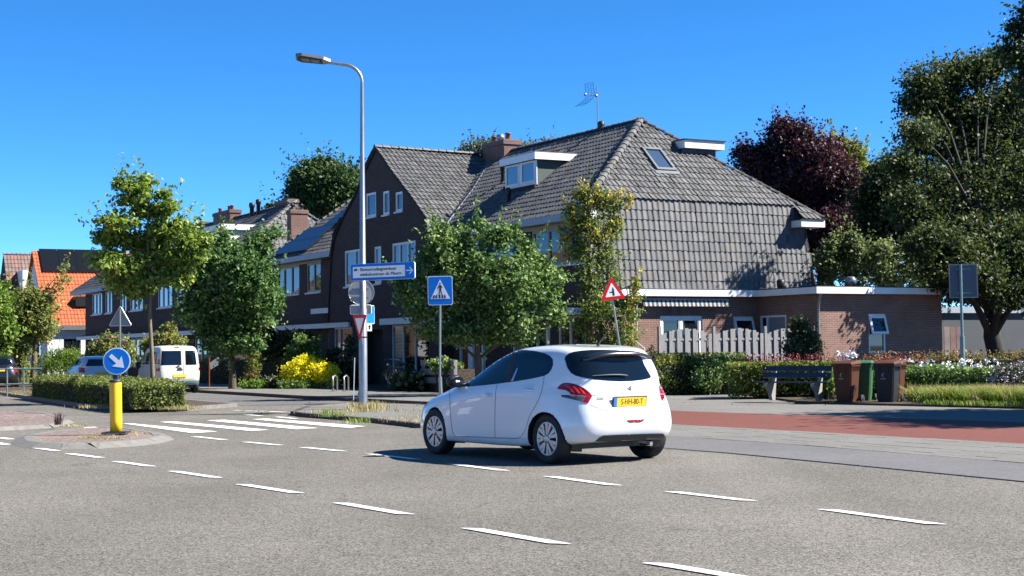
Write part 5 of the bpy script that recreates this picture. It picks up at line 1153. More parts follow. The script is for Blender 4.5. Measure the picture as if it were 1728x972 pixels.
# grey board planter left of the white car
pl = H(2.2, -4.5, 0); s = thing('garden_planter', 'low grey wooden board planter in the shade left of the white car', 'planter', (pl.x, pl.y, .05))
for k in range(3): part(s, 'board', 'wood_fence', lambda q, k=k: q.hbox(1.0, 3.4, -4.54, -4.51, .35 + k * .28, .54 + k * .28))
for a in (1.0, 2.2, 3.3): part(s, 'post', 'wood_fence', lambda q, a=a: q.hbox(a, a + .09, -4.50, -4.42, .0, 1.1))
part(s, 'planting_soil', 'soil', lambda q: q.hbox(1.0, 3.4, -4.4, -3.7, .0, .8))
# white flag-like banner and letterbox near the linden
lb = P(362, 612, 60); s = thing('garden_banner', 'small white and pale blue banner on a pole beside the linden tree', 'banner', (lb.x, lb.y, 0))
part(s, 'pole', 'wood_door', lambda q: q.tube([(P(353, 612, 60).x, 60, 0), (P(353, 612, 60).x, 60, P(353, 604, 60).z)], .025, 6))
c4 = [P(354, 612, 60), P(369, 602, 60), P(368, 616, 60), P(355, 624, 60)]
part(s, 'cloth', 'sign_white', lambda q: q.raw([tuple(p) for p in c4] + [tuple(p + Vector((0, .02, 0))) for p in c4], [(0, 3, 2, 1), (4, 5, 6, 7), (0, 1, 5, 4), (1, 2, 6, 5), (2, 3, 7, 6), (3, 0, 4, 7)]))

# =================================================================== VEHICLES
def catmull(ts, vals, t):
    n = len(ts); i = 0
    while i < n - 2 and t > ts[i + 1]: i += 1
    p1, p2 = vals[i], vals[i + 1]; h = ts[i + 1] - ts[i]
    m1 = (p2 - vals[i - 1]) / (ts[i + 1] - ts[i - 1]) if i > 0 else (p2 - p1) / h
    m2 = (vals[i + 2] - p1) / (ts[i + 2] - ts[i]) if i + 2 < n else (p2 - p1) / h
    u = (t - ts[i]) / h
    return (2 * u ** 3 - 3 * u * u + 1) * p1 + (u ** 3 - 2 * u * u + u) * h * m1 + (-2 * u ** 3 + 3 * u * u) * p2 + (u ** 3 - u * u) * h * m2
class Body:
    """loft of plan loops. each loop: xr, xf, w, zr, zm, zf, nr, nf (corner exponents), tr (rear width factor)"""
    def __init__(s, loops, nphi=200, sub=7, wheels=(), R_=.335, side=.45):
        K = len(loops); ts = list(range(K)); cols = list(zip(*loops)); V = []; rows = (K - 1) * sub + 1
        # ring parameters: even spacing along the flanks and across the ends
        ks_ = int(nphi * .17); ke = int(nphi * .08)
        quad = sorted([math.acos((.985 * (i + .5) / ks_) ** 2.4) for i in range(ks_)] + [math.asin((.93 * (i + .5) / ke) ** 2.4) for i in range(ke)])
        phis = quad + [math.pi - p for p in reversed(quad)] + [math.pi + p for p in quad] + [2 * math.pi - p for p in reversed(quad)]
        nphi = len(phis)
        for r in range(rows):
            t = r / sub; xr, xf, w, zr, zm, zf, nr, nf = [catmull(ts, c, t) for c in cols]
            xc = xr + (xf - xr) * .42
            for j in range(nphi):
                ph = phis[j]; c, sn = math.cos(ph), math.sin(ph)
                n = nf if c > 0 else nr; a = (xf - xc) if c > 0 else (xc - xr)
                x = xc + a * math.copysign(abs(c) ** (2 / n), c); y = w * math.copysign(abs(sn) ** (2 / n), sn)
                k = (x - xc) / a if a else 0
                z = zm + ((zf - zm) * k ** 2 if k > 0 else (zr - zm) * k ** 2)
                V.append([x, y, z])
        V = np.array(V)
        F = [(r * nphi + j, r * nphi + (j + 1) % nphi, (r + 1) * nphi + (j + 1) % nphi, (r + 1) * nphi + j) for r in range(rows - 1) for j in range(nphi)]
        for wx, wz in wheels:       # wheel arches: drop faces inside the circle, pull the rim on to it
            d = np.hypot(V[:, 0] - wx, V[:, 2] - wz); near = np.abs(V[:, 1]) > side
            F = [f for f in F if not (sum(d[k] < R_ for k in f) >= 3 and all(near[k] for k in f))]
            used = set(k for f in F for k in f)
            for k in used:
                if near[k] and abs(d[k] - R_) < .045 and V[k, 2] < wz + R_ + .03 and d[k] > 1e-6:
                    t = R_ / d[k] if d[k] < R_ else 1
                    V[k, 0] = wx + (V[k, 0] - wx) * t; V[k, 2] = wz + (V[k, 2] - wz) * t
        s.V, s.F = V, F
        s.bvh = BVHTree.FromPolygons([tuple(v) for v in V], F)
    def hit(s, o, d):
        r = s.bvh.ray_cast(o, d)
        if r[0] is None: return None
        n = r[1]
        if n.dot(d) > 0: n = -n
        return r[0], n
    def patch(s, q, poly, project, off=.004, m=0, res=.035, thick=True):
        """lay a polygon (2d) on the body; project(u,v) -> (origin, direction) in body space"""
        us = [p[0] for p in poly]; vs = [p[1] for p in poly]
        # refine the outline
        out = []
        for i in range(len(poly)):
            a, b = poly[i], poly[(i + 1) % len(poly)]; k = max(1, int(math.dist(a, b) / res))
            out += [(a[0] + (b[0] - a[0]) * t / k, a[1] + (b[1] - a[1]) * t / k) for t in range(k)]
        ex = []
        nu = int((max(us) - min(us)) / res); nv = int((max(vs) - min(vs)) / res)
        for i in range(nu + 1):
            for j in range(nv + 1):
                p = (min(us) + (i + .5) * res, min(vs) + (j + .37) * res)
                if in_poly(p, out) and min(math.dist(p, o) for o in out) > res * .5: ex.append(p)
        V2, tr = cdt_faces(out, (), ex)
        P3 = []
        for v in V2:
            o, d = project(v.x, v.y); h = s.hit(o, d)
            P3.append(None if h is None else (h[0] + h[1] * off, h[1]))
        good = [t for t in tr if all(P3[k] is not None for k in t)]
        base = len(q.v); q.v.extend([tuple(p[0]) if p else (0, 0, 0) for p in P3])
        for t in good:
            a, b, c = (P3[k][0] for k in t)
            if (b - a).cross(c - a).dot(P3[t[0]][1]) < 0: t = t[::-1]
            q.f.append(tuple(base + k for k in t)); q.m.append(m); q.s.append(True)
def strip_poly(pts, wd):
    L, Rr = [], []
    for i, p in enumerate(pts):
        a = pts[max(i - 1, 0)]; b = pts[min(i + 1, len(pts) - 1)]; d = (b[0] - a[0], b[1] - a[1]); l = math.hypot(*d); n = (-d[1] / l * wd / 2, d[0] / l * wd / 2)
        L.append((p[0] + n[0], p[1] + n[1])); Rr.append((p[0] - n[0], p[1] - n[1]))
    return L + Rr[::-1]
def smooth_poly(pts, k=4, closed=True):
    n = len(pts); o = []
    for i in range(n if closed else n - 1):
        p0, p1, p2, p3 = (pts[(i + j) % n] if closed else pts[min(max(i + j, 0), n - 1)] for j in (-1, 0, 1, 2))
        for t in range(k):
            u = t / k; o.append(tuple(.5 * (2 * b + (c - a) * u + (2 * a - 5 * b + 4 * c - d) * u * u + (-a + 3 * b - 3 * c + d) * u ** 3) for a, b, c, d in zip(p0, p1, p2, p3)))
    if not closed: o.append(pts[-1])
    return o
def wheel(root, T, r=.31, wd=.19, rimr=.215, style=0, rimm='rim_silver'):
    """T: axle along local z pointing outwards"""
    w_ = part(root, 'wheel', 'black_rubber', lambda q: q.lathe([(rimr - .01, -wd * .5), (r - .03, -wd * .5), (r - .006, -wd * .42), (r, -wd * .3), (r, wd * .3), (r - .006, wd * .42), (r - .03, wd * .5), (rimr, wd * .46), (rimr - .008, wd * .36)], 40, T))
    def rim(q):
        q.lathe([(rimr - .005, wd * .42), (rimr - .02, wd * .47), (rimr - .03, wd * .40), (rimr - .035, wd * .1)], 40, T)
        z0, z1 = wd * .36, wd * .44
        N = 7
        for k in range(N):
            a = 2 * math.pi * k / N
            for sgn in (-1, 1):
                a0, a1 = a + sgn * .03, a + sgn * .19
                pts = [(.045 * math.cos(a0 - .25), .045 * math.sin(a0 - .25)), (.045 * math.cos(a0 + .25), .045 * math.sin(a0 + .25)), ((rimr - .02) * math.cos(a1 + .13), (rimr - .02) * math.sin(a1 + .13)), ((rimr - .02) * math.cos(a1 - .13), (rimr - .02) * math.sin(a1 - .13))]
                q.prism(pts, z0, z1 + (.0015 * (k + sgn)), T)
        q.lathe([(.055, z0), (.052, z1 + .012), (.03, z1 + .016), (.001, z1 + .016)], 20, T)
    part(w_, 'rim', rimm, rim)
    part(w_, 'brake_disc', 'dark_grey_plastic', lambda q: q.lathe([(rimr - .01, -.0), (rimr - .01, .01), (.001, .012)], 24, T))
    return w_

# ---- the white hatchback
CX, CY, CTH = 1.083, 19.365, 2.1909
car = thing('hatchback_car', 'white five-door hatchback driving away in the middle of the road, seen from behind', 'car', (CX, CY, .0), CTH)
TC = ROOTM[car.name]; TCi = TC.inverted()
loops = [ # xr    xf    w     zr    zm    zf   nr   nf
    (-.30, 3.10, .62, .26, .20, .22, 4.5, 3.5),
    (-.50, 3.24, .79, .27, .185, .20, 6.0, 4.4),
    (-.585, 3.33, .862, .34, .22, .24, 6.0, 4.2),
    (-.63, 3.375, .885, .46, .34, .36, 5.8, 4.0),
    (-.635, 3.38, .888, .60, .50, .50, 5.4, 3.8),
    (-.615, 3.35, .880, .74, .66, .61, 4.9, 3.6),
    (-.585, 3.24, .864, .87, .80, .70, 4.4, 3.2),
    (-.555, 3.02, .838, .97, .90, .79, 4.0, 2.7),
    (-.535, 2.66, .808, 1.04, .97, .885, 4.2, 3.0),
    (-.51, 2.28, .772, 1.11, 1.06, .965, 4.4, 3.4),
    (-.475, 1.98, .728, 1.20, 1.17, 1.09, 4.4, 3.6),
    (-.42, 1.62, .672, 1.31, 1.30, 1.25, 4.2, 3.8),
    (-.34, 1.32, .607, 1.385, 1.385, 1.36, 4.0, 3.8),
    (-.20, 1.10, .52, 1.415, 1.432, 1.41, 3.6, 3.6),
    (.02, .92, .36, 1.43, 1.452, 1.436, 3.2, 3.2),
    (.28, .72, .16, 1.448, 1.46, 1.45, 2.6, 2.6),
    (.46, .58, .01, 1.455, 1.462, 1.455, 2, 2)]
WH = ((0, .30), (2.54, .30))
bd = Body(loops, nphi=400, sub=8, wheels=WH, R_=.338)
def bput(q): q.raw([tuple(v) for v in bd.V], bd.F, 0, True, TC)
part(car, 'body', 'car_white', bput)
def cpx(u, v):    # line of sight through a surveyed point of the photo, in body space
    d = ray(u, v); return TCi @ EYE, (TCi.to_3x3() @ d).normalized()
def side_proj(x, z, sy=1): return Vector((x, 3 * sy, z)), Vector((0, -sy, 0))
def ppatch(name, mt, polys, par=car, off=.004, res=3.0, proj=cpx):
    q = MB()
    for pl in polys: bd.patch(q, pl, proj, off, 0, res)
    q.v = [tuple(TC @ Vector(v)) for v in q.v]
    return q.build(name, mt, par)
S3 = lambda L: [(700 + x / 4.627, 580 + y / 4.629) for x, y in L]
S2 = lambda L: [(940 + x / 4.86, 580 + y / 4.86) for x, y in L]
# side glass (near side) with pillar, drip moulding
sg = S3([(262, 326), (330, 262), (400, 200), (480, 143), (560, 98), (640, 68), (720, 53), (800, 48), (880, 51), (950, 59), (1010, 74), (1055, 95), (1078, 122), (1080, 160), (1068, 200), (1045, 232), (1010, 252), (900, 276), (780, 296), (620, 317), (460, 333), (340, 337)])
ppatch('side_window', 'car_glass', [sg], off=.003)
ppatch('window_pillar', 'black_plastic', [S3([(768, 50), (805, 50), (752, 300), (700, 307)]), S3([(345, 335), (372, 333), (436, 176), (425, 183)])], off=.0055)
ppatch('painted_window_reflection', 'rim_silver', [S3([(800, 190), (808, 192), (770, 294), (752, 296)])], off=.0065)  # silver sliver painting a reflection on the glass beside the pillar
def mirror_glass(q):      # far side windows: side-view outline
    pl = [(2.12, .98), (1.75, 1.17), (1.45, 1.28), (1.1, 1.35), (.7, 1.37), (.3, 1.36), (.0, 1.31), (-.12, 1.22), (-.08, 1.12), (.3, 1.08), (1.2, 1.03)]
    bd.patch(q, pl, lambda x, z: side_proj(x, z, -1), .003, 0, .06)
q = MB(); mirror_glass(q); q.v = [tuple(TC @ Vector(v)) for v in q.v]; q.build('side_window', 'car_glass', car)
q = MB(); bd.patch(q, [(-.62, .96), (.62, .96), (.56, 1.15), (.50, 1.33), (-.50, 1.33), (-.56, 1.15)], lambda y, z: (Vector((4.5, y, z)), Vector((-1, 0, 0))), .003, 0, .06); q.v = [tuple(TC @ Vector(v)) for v in q.v]; q.build('windscreen', 'car_glass', car)
# rear glass and gloss black spoiler
rg = S2([(62, 128), (70, 105), (95, 82), (140, 67), (200, 58), (280, 52), (380, 51), (480, 54), (560, 61), (630, 76), (676, 96), (698, 128), (716, 175), (742, 222), (770, 268), (762, 282), (700, 296), (620, 305), (520, 309), (420, 304), (320, 294), (220, 280), (150, 262), (112, 238), (92, 205), (78, 170)])
rgp = ppatch('rear_window', 'car_glass', [rg], off=.004)
tr = TC @ Matrix.Translation((-.36, 0, 1.375))
def spoiler(q):
    n = 14; top = []; bot = []; vs = []
    for i in range(n + 1):
        y = -.55 + 1.09 * i / n; k = abs(y) / .55
        xe = -.175 + .17 * k ** 3; dz = -.085 * k ** 3
        vs += [(.14, y * .99, .018 + dz * .9), (-.02, y, .0 + dz), (xe, y, -.032 + dz), (xe + .012, y * .985, -.058 + dz), (.0, y * .96, -.085 + dz)]
    fs = [(i * 5 + j, i * 5 + j + 1, (i + 1) * 5 + j + 1, (i + 1) * 5 + j) for i in range(n) for j in range(4)] + [(0, 4, 3, 2, 1), tuple(n * 5 + j for j in (0, 1, 2, 3, 4))]
    q.raw(vs, fs, 0, True, tr)
spo = part(car, 'spoiler', 'car_black', spoiler)
part(spo, 'brake_light', 'light_dark', lambda q: q.box(-.174, -.168, -.14, .14, -.052, -.036, tr))
# wiper
wz = [cpx(*S2([p])[0]) for p in ((285, 268), (420, 262), (500, 262), (565, 268))]; wp = [bd.hit(*k) for k in wz]
part(rgp, 'wiper', 'black_plastic', lambda q: q.tube([TC @ (h[0] + h[1] * .03) for h in wp], [.006, .012, .014, .010], 6))
# tail lamps: red claw shape over a smoked lower part
ppatch('tail_light', 'light_red', [smooth_poly(S2([(6, 371), (14, 352), (38, 329), (75, 320), (130, 327), (190, 349), (245, 382), (286, 424), (262, 430), (200, 424), (120, 418), (100, 400), (70, 382)]), 2)], off=.006, res=2.5)
TL = bpy.data.objects['tail_light']
ppatch('lamp_band', 'light_bright', [S2([(60, 338), (95, 345), (125, 370), (150, 405), (128, 402), (105, 375), (80, 356)]), S2([(115, 343), (150, 355), (180, 385), (195, 412), (172, 408), (152, 378)]), S2([(175, 358), (205, 375), (228, 400), (236, 416), (214, 412), (198, 388)])], TL, off=.009, res=2)
ppatch('lamp_smoked', 'light_dark', [S2([(30, 352), (62, 326), (110, 325), (170, 342), (225, 372), (262, 405), (240, 398), (180, 360), (110, 338), (60, 338)])], TL, off=.0085, res=2)
ppatch('tail_light', 'light_smoke', [S2([(33, 422), (90, 421), (190, 430), (240, 436), (212, 478), (120, 455), (40, 438)])], off=.006, res=2.5)
ppatch('tail_light', 'light_red', [S2([(240, 432), (289, 430), (252, 492), (212, 480)])], off=.0065, res=2)
ppatch('tail_light', 'light_red', [S2([(832, 322), (850, 330), (876, 360), (889, 395), (878, 412), (840, 408)])], off=.006, res=2)
ppatch('tail_light', 'light_red', [S2([(842, 414), (880, 416), (878, 445), (862, 472), (850, 445)])], off=.006, res=2)
# body seams, handles, lower valance, reflector, plate
lw = .62
ppatch('seam', 'dark_grey_plastic', [strip_poly(L, lw) for L in (smooth_poly(S2([(268, 498), (330, 527), (400, 546), (480, 554), (580, 553), (690, 543), (780, 520), (850, 478)]), 4, False), S2([(285, 424), (350, 428), (410, 431)]), S2([(766, 421), (800, 418), (836, 412)]), S2([(76, 172), (92, 210), (60, 250)][:2]))], off=.0025, res=2)
ppatch('door_seam', 'dark_grey_plastic', [strip_poly(L, .6) for L in (smooth_poly(S3([(272, 340), (274, 430), (277, 520), (284, 610), (296, 690), (316, 722)]), 3, False), smooth_poly(S3([(645, 318), (632, 380), (627, 500), (626, 640), (627, 733)]), 3, False), smooth_poly(S3([(1012, 254), (1000, 330), (982, 400), (945, 480), (895, 570), (868, 660), (838, 715), (800, 738), (700, 735), (500, 728), (316, 722)]), 3, False))], off=.0025, res=2)
ppatch('sill_line', 'dark_grey_plastic', [strip_poly(S3([(300, 728), (500, 735), (700, 741), (800, 742), (860, 742)]), .35)], off=.002, res=2)
ppatch('rear_valance', 'dark_grey_plastic', [S2([(268, 838), (300, 810), (345, 770), (378, 752), (500, 745), (700, 739), (868, 735), (890, 762), (893, 800), (880, 812), (700, 822), (500, 840), (380, 848), (300, 846)])], off=.006, res=2.5)
ppatch('valance_edge', 'light_red', [], off=0) if 0 else None
ppatch('fog_reflector', 'light_red', [S2([(566, 627), (720, 619), (700, 636), (678, 643), (600, 646), (585, 640)])], off=.006, res=2)
ppatch('plate_recess', 'zinc', [S2([(408, 431), (560, 427), (764, 420), (722, 446), (450, 456)])], off=.003, res=2)
pc_ = bd.hit(*cpx(1061.5, 679.0)); pn = pc_[1]
Tp = TC @ Matrix.Translation(pc_[0] + pn * .004) @ Matrix.Rotation(R(-90), 4, 'Z') @ Matrix.Rotation(R(8), 4, 'X')     # x to the car's right, -y backwards
pt_ = part(car, 'number_plate', 'dark_grey_plastic', lambda q: plate(q, rrect(.54, .15, .01), -.012, .0, Tp))
part(pt_, 'plate_face', 'plate_yellow', lambda q: plate(q, rrect(.46, .108, .006, cx=.026, cz=.008), -.016, -.0122, Tp)); part(pt_, 'plate_band', 'plate_blue', lambda q: plate(q, rrect(.048, .108, .004, cx=-.23, cz=.008), -.0165, -.0122, Tp))
part(pt_, 'plate_holder_print', 'zinc', lambda q: plate(q, rrect(.16, .016, .003, cx=-.15, cz=-.060), -.0135, -.0122, Tp))
part(pt_, 'plate_characters', 'sign_black', lambda q: txt(q, 'S-HH-80-T', .03, .008, .098, -.0165, Tp, 'CENTER', bold=.0015, sx=.80))
em = bd.hit(*cpx(*S2([(598, 374)])[0])); Te = TC @ Matrix.Translation(em[0] + em[1] * .004) @ Matrix.Rotation(R(-90), 4, 'Z') @ Matrix.Rotation(R(12), 4, 'X')
part(car, 'emblem', 'chrome', lambda q: (plate(q, [(-.035, .02), (-.01, .045), (.008, .04), (.004, .02), (.02, .0), (.012, -.03), (.03, -.045), (.01, -.045), (-.004, -.012), (-.014, .008)], -.006, 0, Te), plate(q, [(-.02, -.012), (-.008, -.006), (-.02, -.04), (-.034, -.044)], -.006, 0, Te)))
mb_ = bd.hit(*cpx(*S2([(350, 451)])[0])); Tm = TC @ Matrix.Translation(mb_[0] + mb_[1] * .003) @ Matrix.Rotation(R(-90) + math.atan2(mb_[1].y, -mb_[1].x) * -1, 4, 'Z')
part(car, 'model_badge', 'dark_grey_plastic', lambda q: txt(q, '208', 0, 0, .055, -.003, Tm, 'CENTER', bold=.001, sx=1.3))
for hx in (S3([(575, 401)])[0], S3([(892, 362)])[0]):
    h = bd.hit(*cpx(*hx)); Tq = TC @ Matrix.Translation(h[0]) @ Matrix.Rotation(R(-4), 4, 'Y')
    hc = part(car, 'door_handle', 'car_white', lambda q: (q.tube([(-.085, -.005, .0), (-.07, .03, .004), (0, .036, .006), (.07, .03, .004), (.085, -.005, 0)], [.011, .014, .015, .014, .011], 8, T=Tq)))
    part(hc, 'handle_cup', 'dark_grey_plastic', lambda q: q.lathe([(.001, .0), (.035, .002), (.001, .004)], 14, Tq @ Matrix.Rotation(R(-90), 4, 'X') @ Matrix.Translation((0, .002, .001)) @ Matrix.Scale(.55, 4, (0, 1, 0))))
# door mirror
mh = bd.hit(*cpx(*S3([(370, 318)])[0])); Tmi = TC @ Matrix.Translation(mh[0] + Vector((.03, .10, .045)))
mi = part(car, 'door_mirror', 'black_plastic', lambda q: (q.ball((0, 0, 0), 1, 14, T=Tmi @ Matrix.Rotation(R(12), 4, 'Z') @ Matrix.Diagonal((.095, .135, .088, 1))), q.tube([(0, -.12, -.05), (0, -.02, -.045)], .03, 8, T=Tmi)))
part(mi, 'mirror_shell', 'car_white', lambda q: q.ball((.012, 0, .004), 1, 14, T=Tmi @ Matrix.Rotation(R(12), 4, 'Z') @ Matrix.Diagonal((.098, .130, .087, 1))))
part(mi, 'mirror_glass', 'glass', lambda q: plate(q, [(x * 1.15, z * .8) for x, z in circ(.082, 16)], 0, .004, Tmi @ Matrix.Translation((-.093, .0, 0)) @ Matrix.Rotation(R(-90), 4, 'Z')))
part(car, 'roof_aerial', 'black_plastic', lambda q: (q.tube([(.02, 0, 1.44), (-.0, 0, 1.47), (-.16, 0, 1.60)], [.022, .012, .004], 8, T=TC)))
for k, (x, sy) in enumerate(((0, 1), (2.54, 1), (0, -1), (2.54, -1))):
    Tw = TC @ Matrix.Translation((x, sy * .750, .308)) @ Matrix.Rotation(R(-90 * sy), 4, 'X') @ (Matrix.Rotation(.2 * k, 4, 'Z'))
    wheel(car, Tw, .308, .195)
def arches(q):
    for wx, wz in WH:
        for sy in (1, -1):
            n = 20; r0 = .352
            an = [R(-25) + R(230) * i / n for i in range(n + 1)]; yo = []
            for a in an:
                h = bd.hit(Vector((wx + .352 * math.cos(a), 3 * sy, wz + .352 * math.sin(a))), Vector((0, -sy, 0))); yo.append(abs(h[0].y) - .004 if h and abs(h[0].y) > .6 else .7)
            rr_ = .330
            vs = [(wx + (rr_ if y else .352) * math.cos(a), sy * (yo[i] if y else .55), wz + (rr_ if y else .352) * math.sin(a)) for y in (1, 0) for i, a in enumerate(an)]
            q.raw(vs, [(i, i + 1, n + 2 + i, n + 1 + i) for i in range(n)], 0, True, TC)
            q.raw([(wx + r0 * math.cos(a), sy * .55, wz + r0 * math.sin(a)) for a in [R(-25) + R(230) * i / n for i in range(n + 1)]], [tuple(range(n + 1))], 0, False, TC)
    q.box(-.30, 3.0, -.54, .54, .185, .30, TC)
part(car, 'underbody', 'black_plastic', arches)
part(car, 'exhaust', 'chrome', lambda q: q.tube([(-.40, -.32, .225), (-.58, -.34, .22)], .028, 10, T=TC))

# ---- parked vehicles behind the median: simpler bodies of the same construction
def parked(name, label, cat, pos, yaw, loops, sc, body, glass_polys, rearglass, lamps, wheels, wr, plate_z, far_glass=True, extras=None, group=None):
    o = thing(name, label, cat, (*pos, .005), yaw, group); o_M = ROOTM[o.name] @ Matrix.Scale(sc, 4); T = o_M
    b = Body(loops, 170, 4, wheels, wr + .05, side=.4)
    part(o, 'body', body, lambda q: q.raw([tuple(v) for v in b.V], b.F, 0, True, T))
    def pp(nm, mt, polys, proj, off=.005, res=.08):
        q = MB()
        for pl in polys: b.patch(q, pl, proj, off, 0, res)
        q.v = [tuple(T @ Vector(v)) for v in q.v]; return q.build(nm, mt, o)
    rearp = lambda y, z: (Vector((-3, y, z)), Vector((1, 0, 0)))
    for sy in (1, -1):
        for pl in glass_polys: pp('side_window', 'car_glass', [pl], lambda x, z, sy=sy: side_proj(x, z, sy))
    for pl in rearglass: pp('rear_window', 'car_glass', [pl], rearp)
    for pl in lamps: pp('tail_light', 'light_red', [pl], rearp, .008, .05); pp('tail_light', 'light_red', [[(-y, z) for y, z in pl]], rearp, .008, .05)
    xf = max(l[1] for l in loops)
    pp('number_plate', 'plate_yellow', [[(-.25, plate_z), (.25, plate_z), (.25, plate_z + .11), (-.25, plate_z + .11)]], rearp, .02)
    for wx, wz in wheels:
        for sy in (1, -1): 
            Tw = T @ Matrix.Translation((wx, sy * (max(l[2] for l in loops) - .11), wr)) @ Matrix.Rotation(R(-90 * sy), 4, 'X')
            w_ = part(o, 'wheel', 'black_rubber', lambda q: q.lathe([(.19, -.09), (wr - .02, -.09), (wr, -.06), (wr, .06), (wr - .02, .09), (.2, .085), (.19, .05), (.001, .05)], 24, Tw)); part(w_, 'rim', 'rim_silver', lambda q: q.lathe([(.19, .07), (.17, .085), (.05, .08), (.001, .085)], 16, Tw))
    part(o, 'underbody', 'black_plastic', lambda q: q.box(-.4, xf - .3, -.6, .6, .2, .5, T))
    if extras: extras(o, T, pp, rearp)
    return o
van_loops = [(-.5, 3.2, .70, .32, .24, .28, 7, 4), (-.62, 3.36, .83, .36, .28, .30, 7, 3.4), (-.66, 3.42, .855, .55, .5, .5, 8, 3), (-.65, 3.42, .86, .80, .8, .70, 9, 3), (-.63, 3.3, .855, .98, .98, .86, 9, 3), (-.61, 2.7, .84, 1.12, 1.10, 1.02, 9, 3.4),
             (-.58, 2.3, .81, 1.35, 1.33, 1.3, 9, 4), (-.54, 1.98, .765, 1.62, 1.6, 1.58, 8, 5), (-.47, 1.75, .70, 1.76, 1.75, 1.70, 6, 5), (-.30, 1.5, .55, 1.80, 1.81, 1.76, 5, 5), (.1, 1.1, .25, 1.815, 1.83, 1.80, 4, 4), (.4, .7, .01, 1.82, 1.835, 1.82, 2, 2)]
def van_x(o, T, pp, rearp):
    pp('door_seam', 'dark_grey_plastic', [[(-.155, .55), (-.145, .55), (-.145, 1.72), (-.155, 1.72)], [(-.74, .54), (.74, .54), (.74, .55), (-.74, .55)]], rearp, .004)
    pp('top_brake_light', 'light_red', [[(-.02, 1.725), (.16, 1.725), (.16, 1.75), (-.02, 1.75)]], rearp, .02)
    pp('wiper', 'black_plastic', [[(-.0, 1.0), (.16, 1.0), (.02, 1.08)], [(-.02, 1.05), (.0, 1.05), (-.06, 1.5), (-.075, 1.5)]], rearp, .03)
    pp('door_handle', 'black_plastic', [[(-.13, .88), (.1, .88), (.06, .98), (-.05, 1.0)]], rearp, .02); pp('bumper', 'galv_teal', [[(-.84, .34), (.84, .34), (.84, .50), (-.84, .50)]], rearp, .02)
    for y in (.83, -.83): part(o, 'door_mirror', 'black_plastic', lambda q, y=y: q.box(2.0, 2.12, y * 1.0, y * 1.2, .98, 1.2, T))
D1az = math.pi / 2 + AZ
vp = P(293, 655, 54.0)
parked('parked_van', 'cream-white small panel van with glazed rear doors parked behind the clipped hedge', 'van', (vp.x - .12, 54.8), D1az - R(2), van_loops, .93, 'car_cream',
       [[(-.35, 1.12), (.55, 1.12), (.55, 1.55), (-.33, 1.6)], [(.68, 1.12), (1.35, 1.12), (1.3, 1.55), (.68, 1.56)], [(1.45, 1.12), (2.1, 1.12), (1.75, 1.52), (1.45, 1.54)]],
       [[(-.67, 1.08), (-.24, 1.08), (-.24, 1.62), (-.62, 1.62)], [(-.08, 1.08), (.70, 1.08), (.64, 1.62), (-.08, 1.62)]],
       [[(-.835, .85), (-.74, .85), (-.74, 1.0), (-.83, 1.0)], [(-.83, 1.12), (-.735, 1.12), (-.735, 1.32), (-.81, 1.32)]], ((0, .31), (2.65, .31)), .31, .62, extras=van_x)
sed = [(l[0], l[1], l[2], *l[3:]) for l in loops]
parked('parked_car', 'silver-white hatchback parked behind the clipped hedge, left of the van', 'car', (-15.5, 57.6), D1az - R(1), sed, .93, 'car_silver',
       [[(2.1, .99), (1.6, 1.24), (1.1, 1.34), (.3, 1.35), (-.1, 1.24), (-.05, 1.1)]], [[(-.58, 1.06), (.58, 1.06), (.46, 1.33), (-.46, 1.33)]], [[(-.80, .80), (-.62, .82), (-.62, 1.0), (-.76, 1.02)]], WH, .31, .72)
parked('parked_car', 'dark hatchback parked at the left picture edge beyond the railing', 'car', (-21.7, 65.0), D1az - R(8), sed, .97, 'car_black',
       [[(2.1, .99), (1.6, 1.24), (1.1, 1.34), (.3, 1.35), (-.1, 1.24), (-.05, 1.1)]], [[(-.58, 1.06), (.58, 1.06), (.46, 1.33), (-.46, 1.33)]], [[(-.80, .74), (-.62, .76), (-.62, .92), (-.76, .94)]], WH, .31, .78)

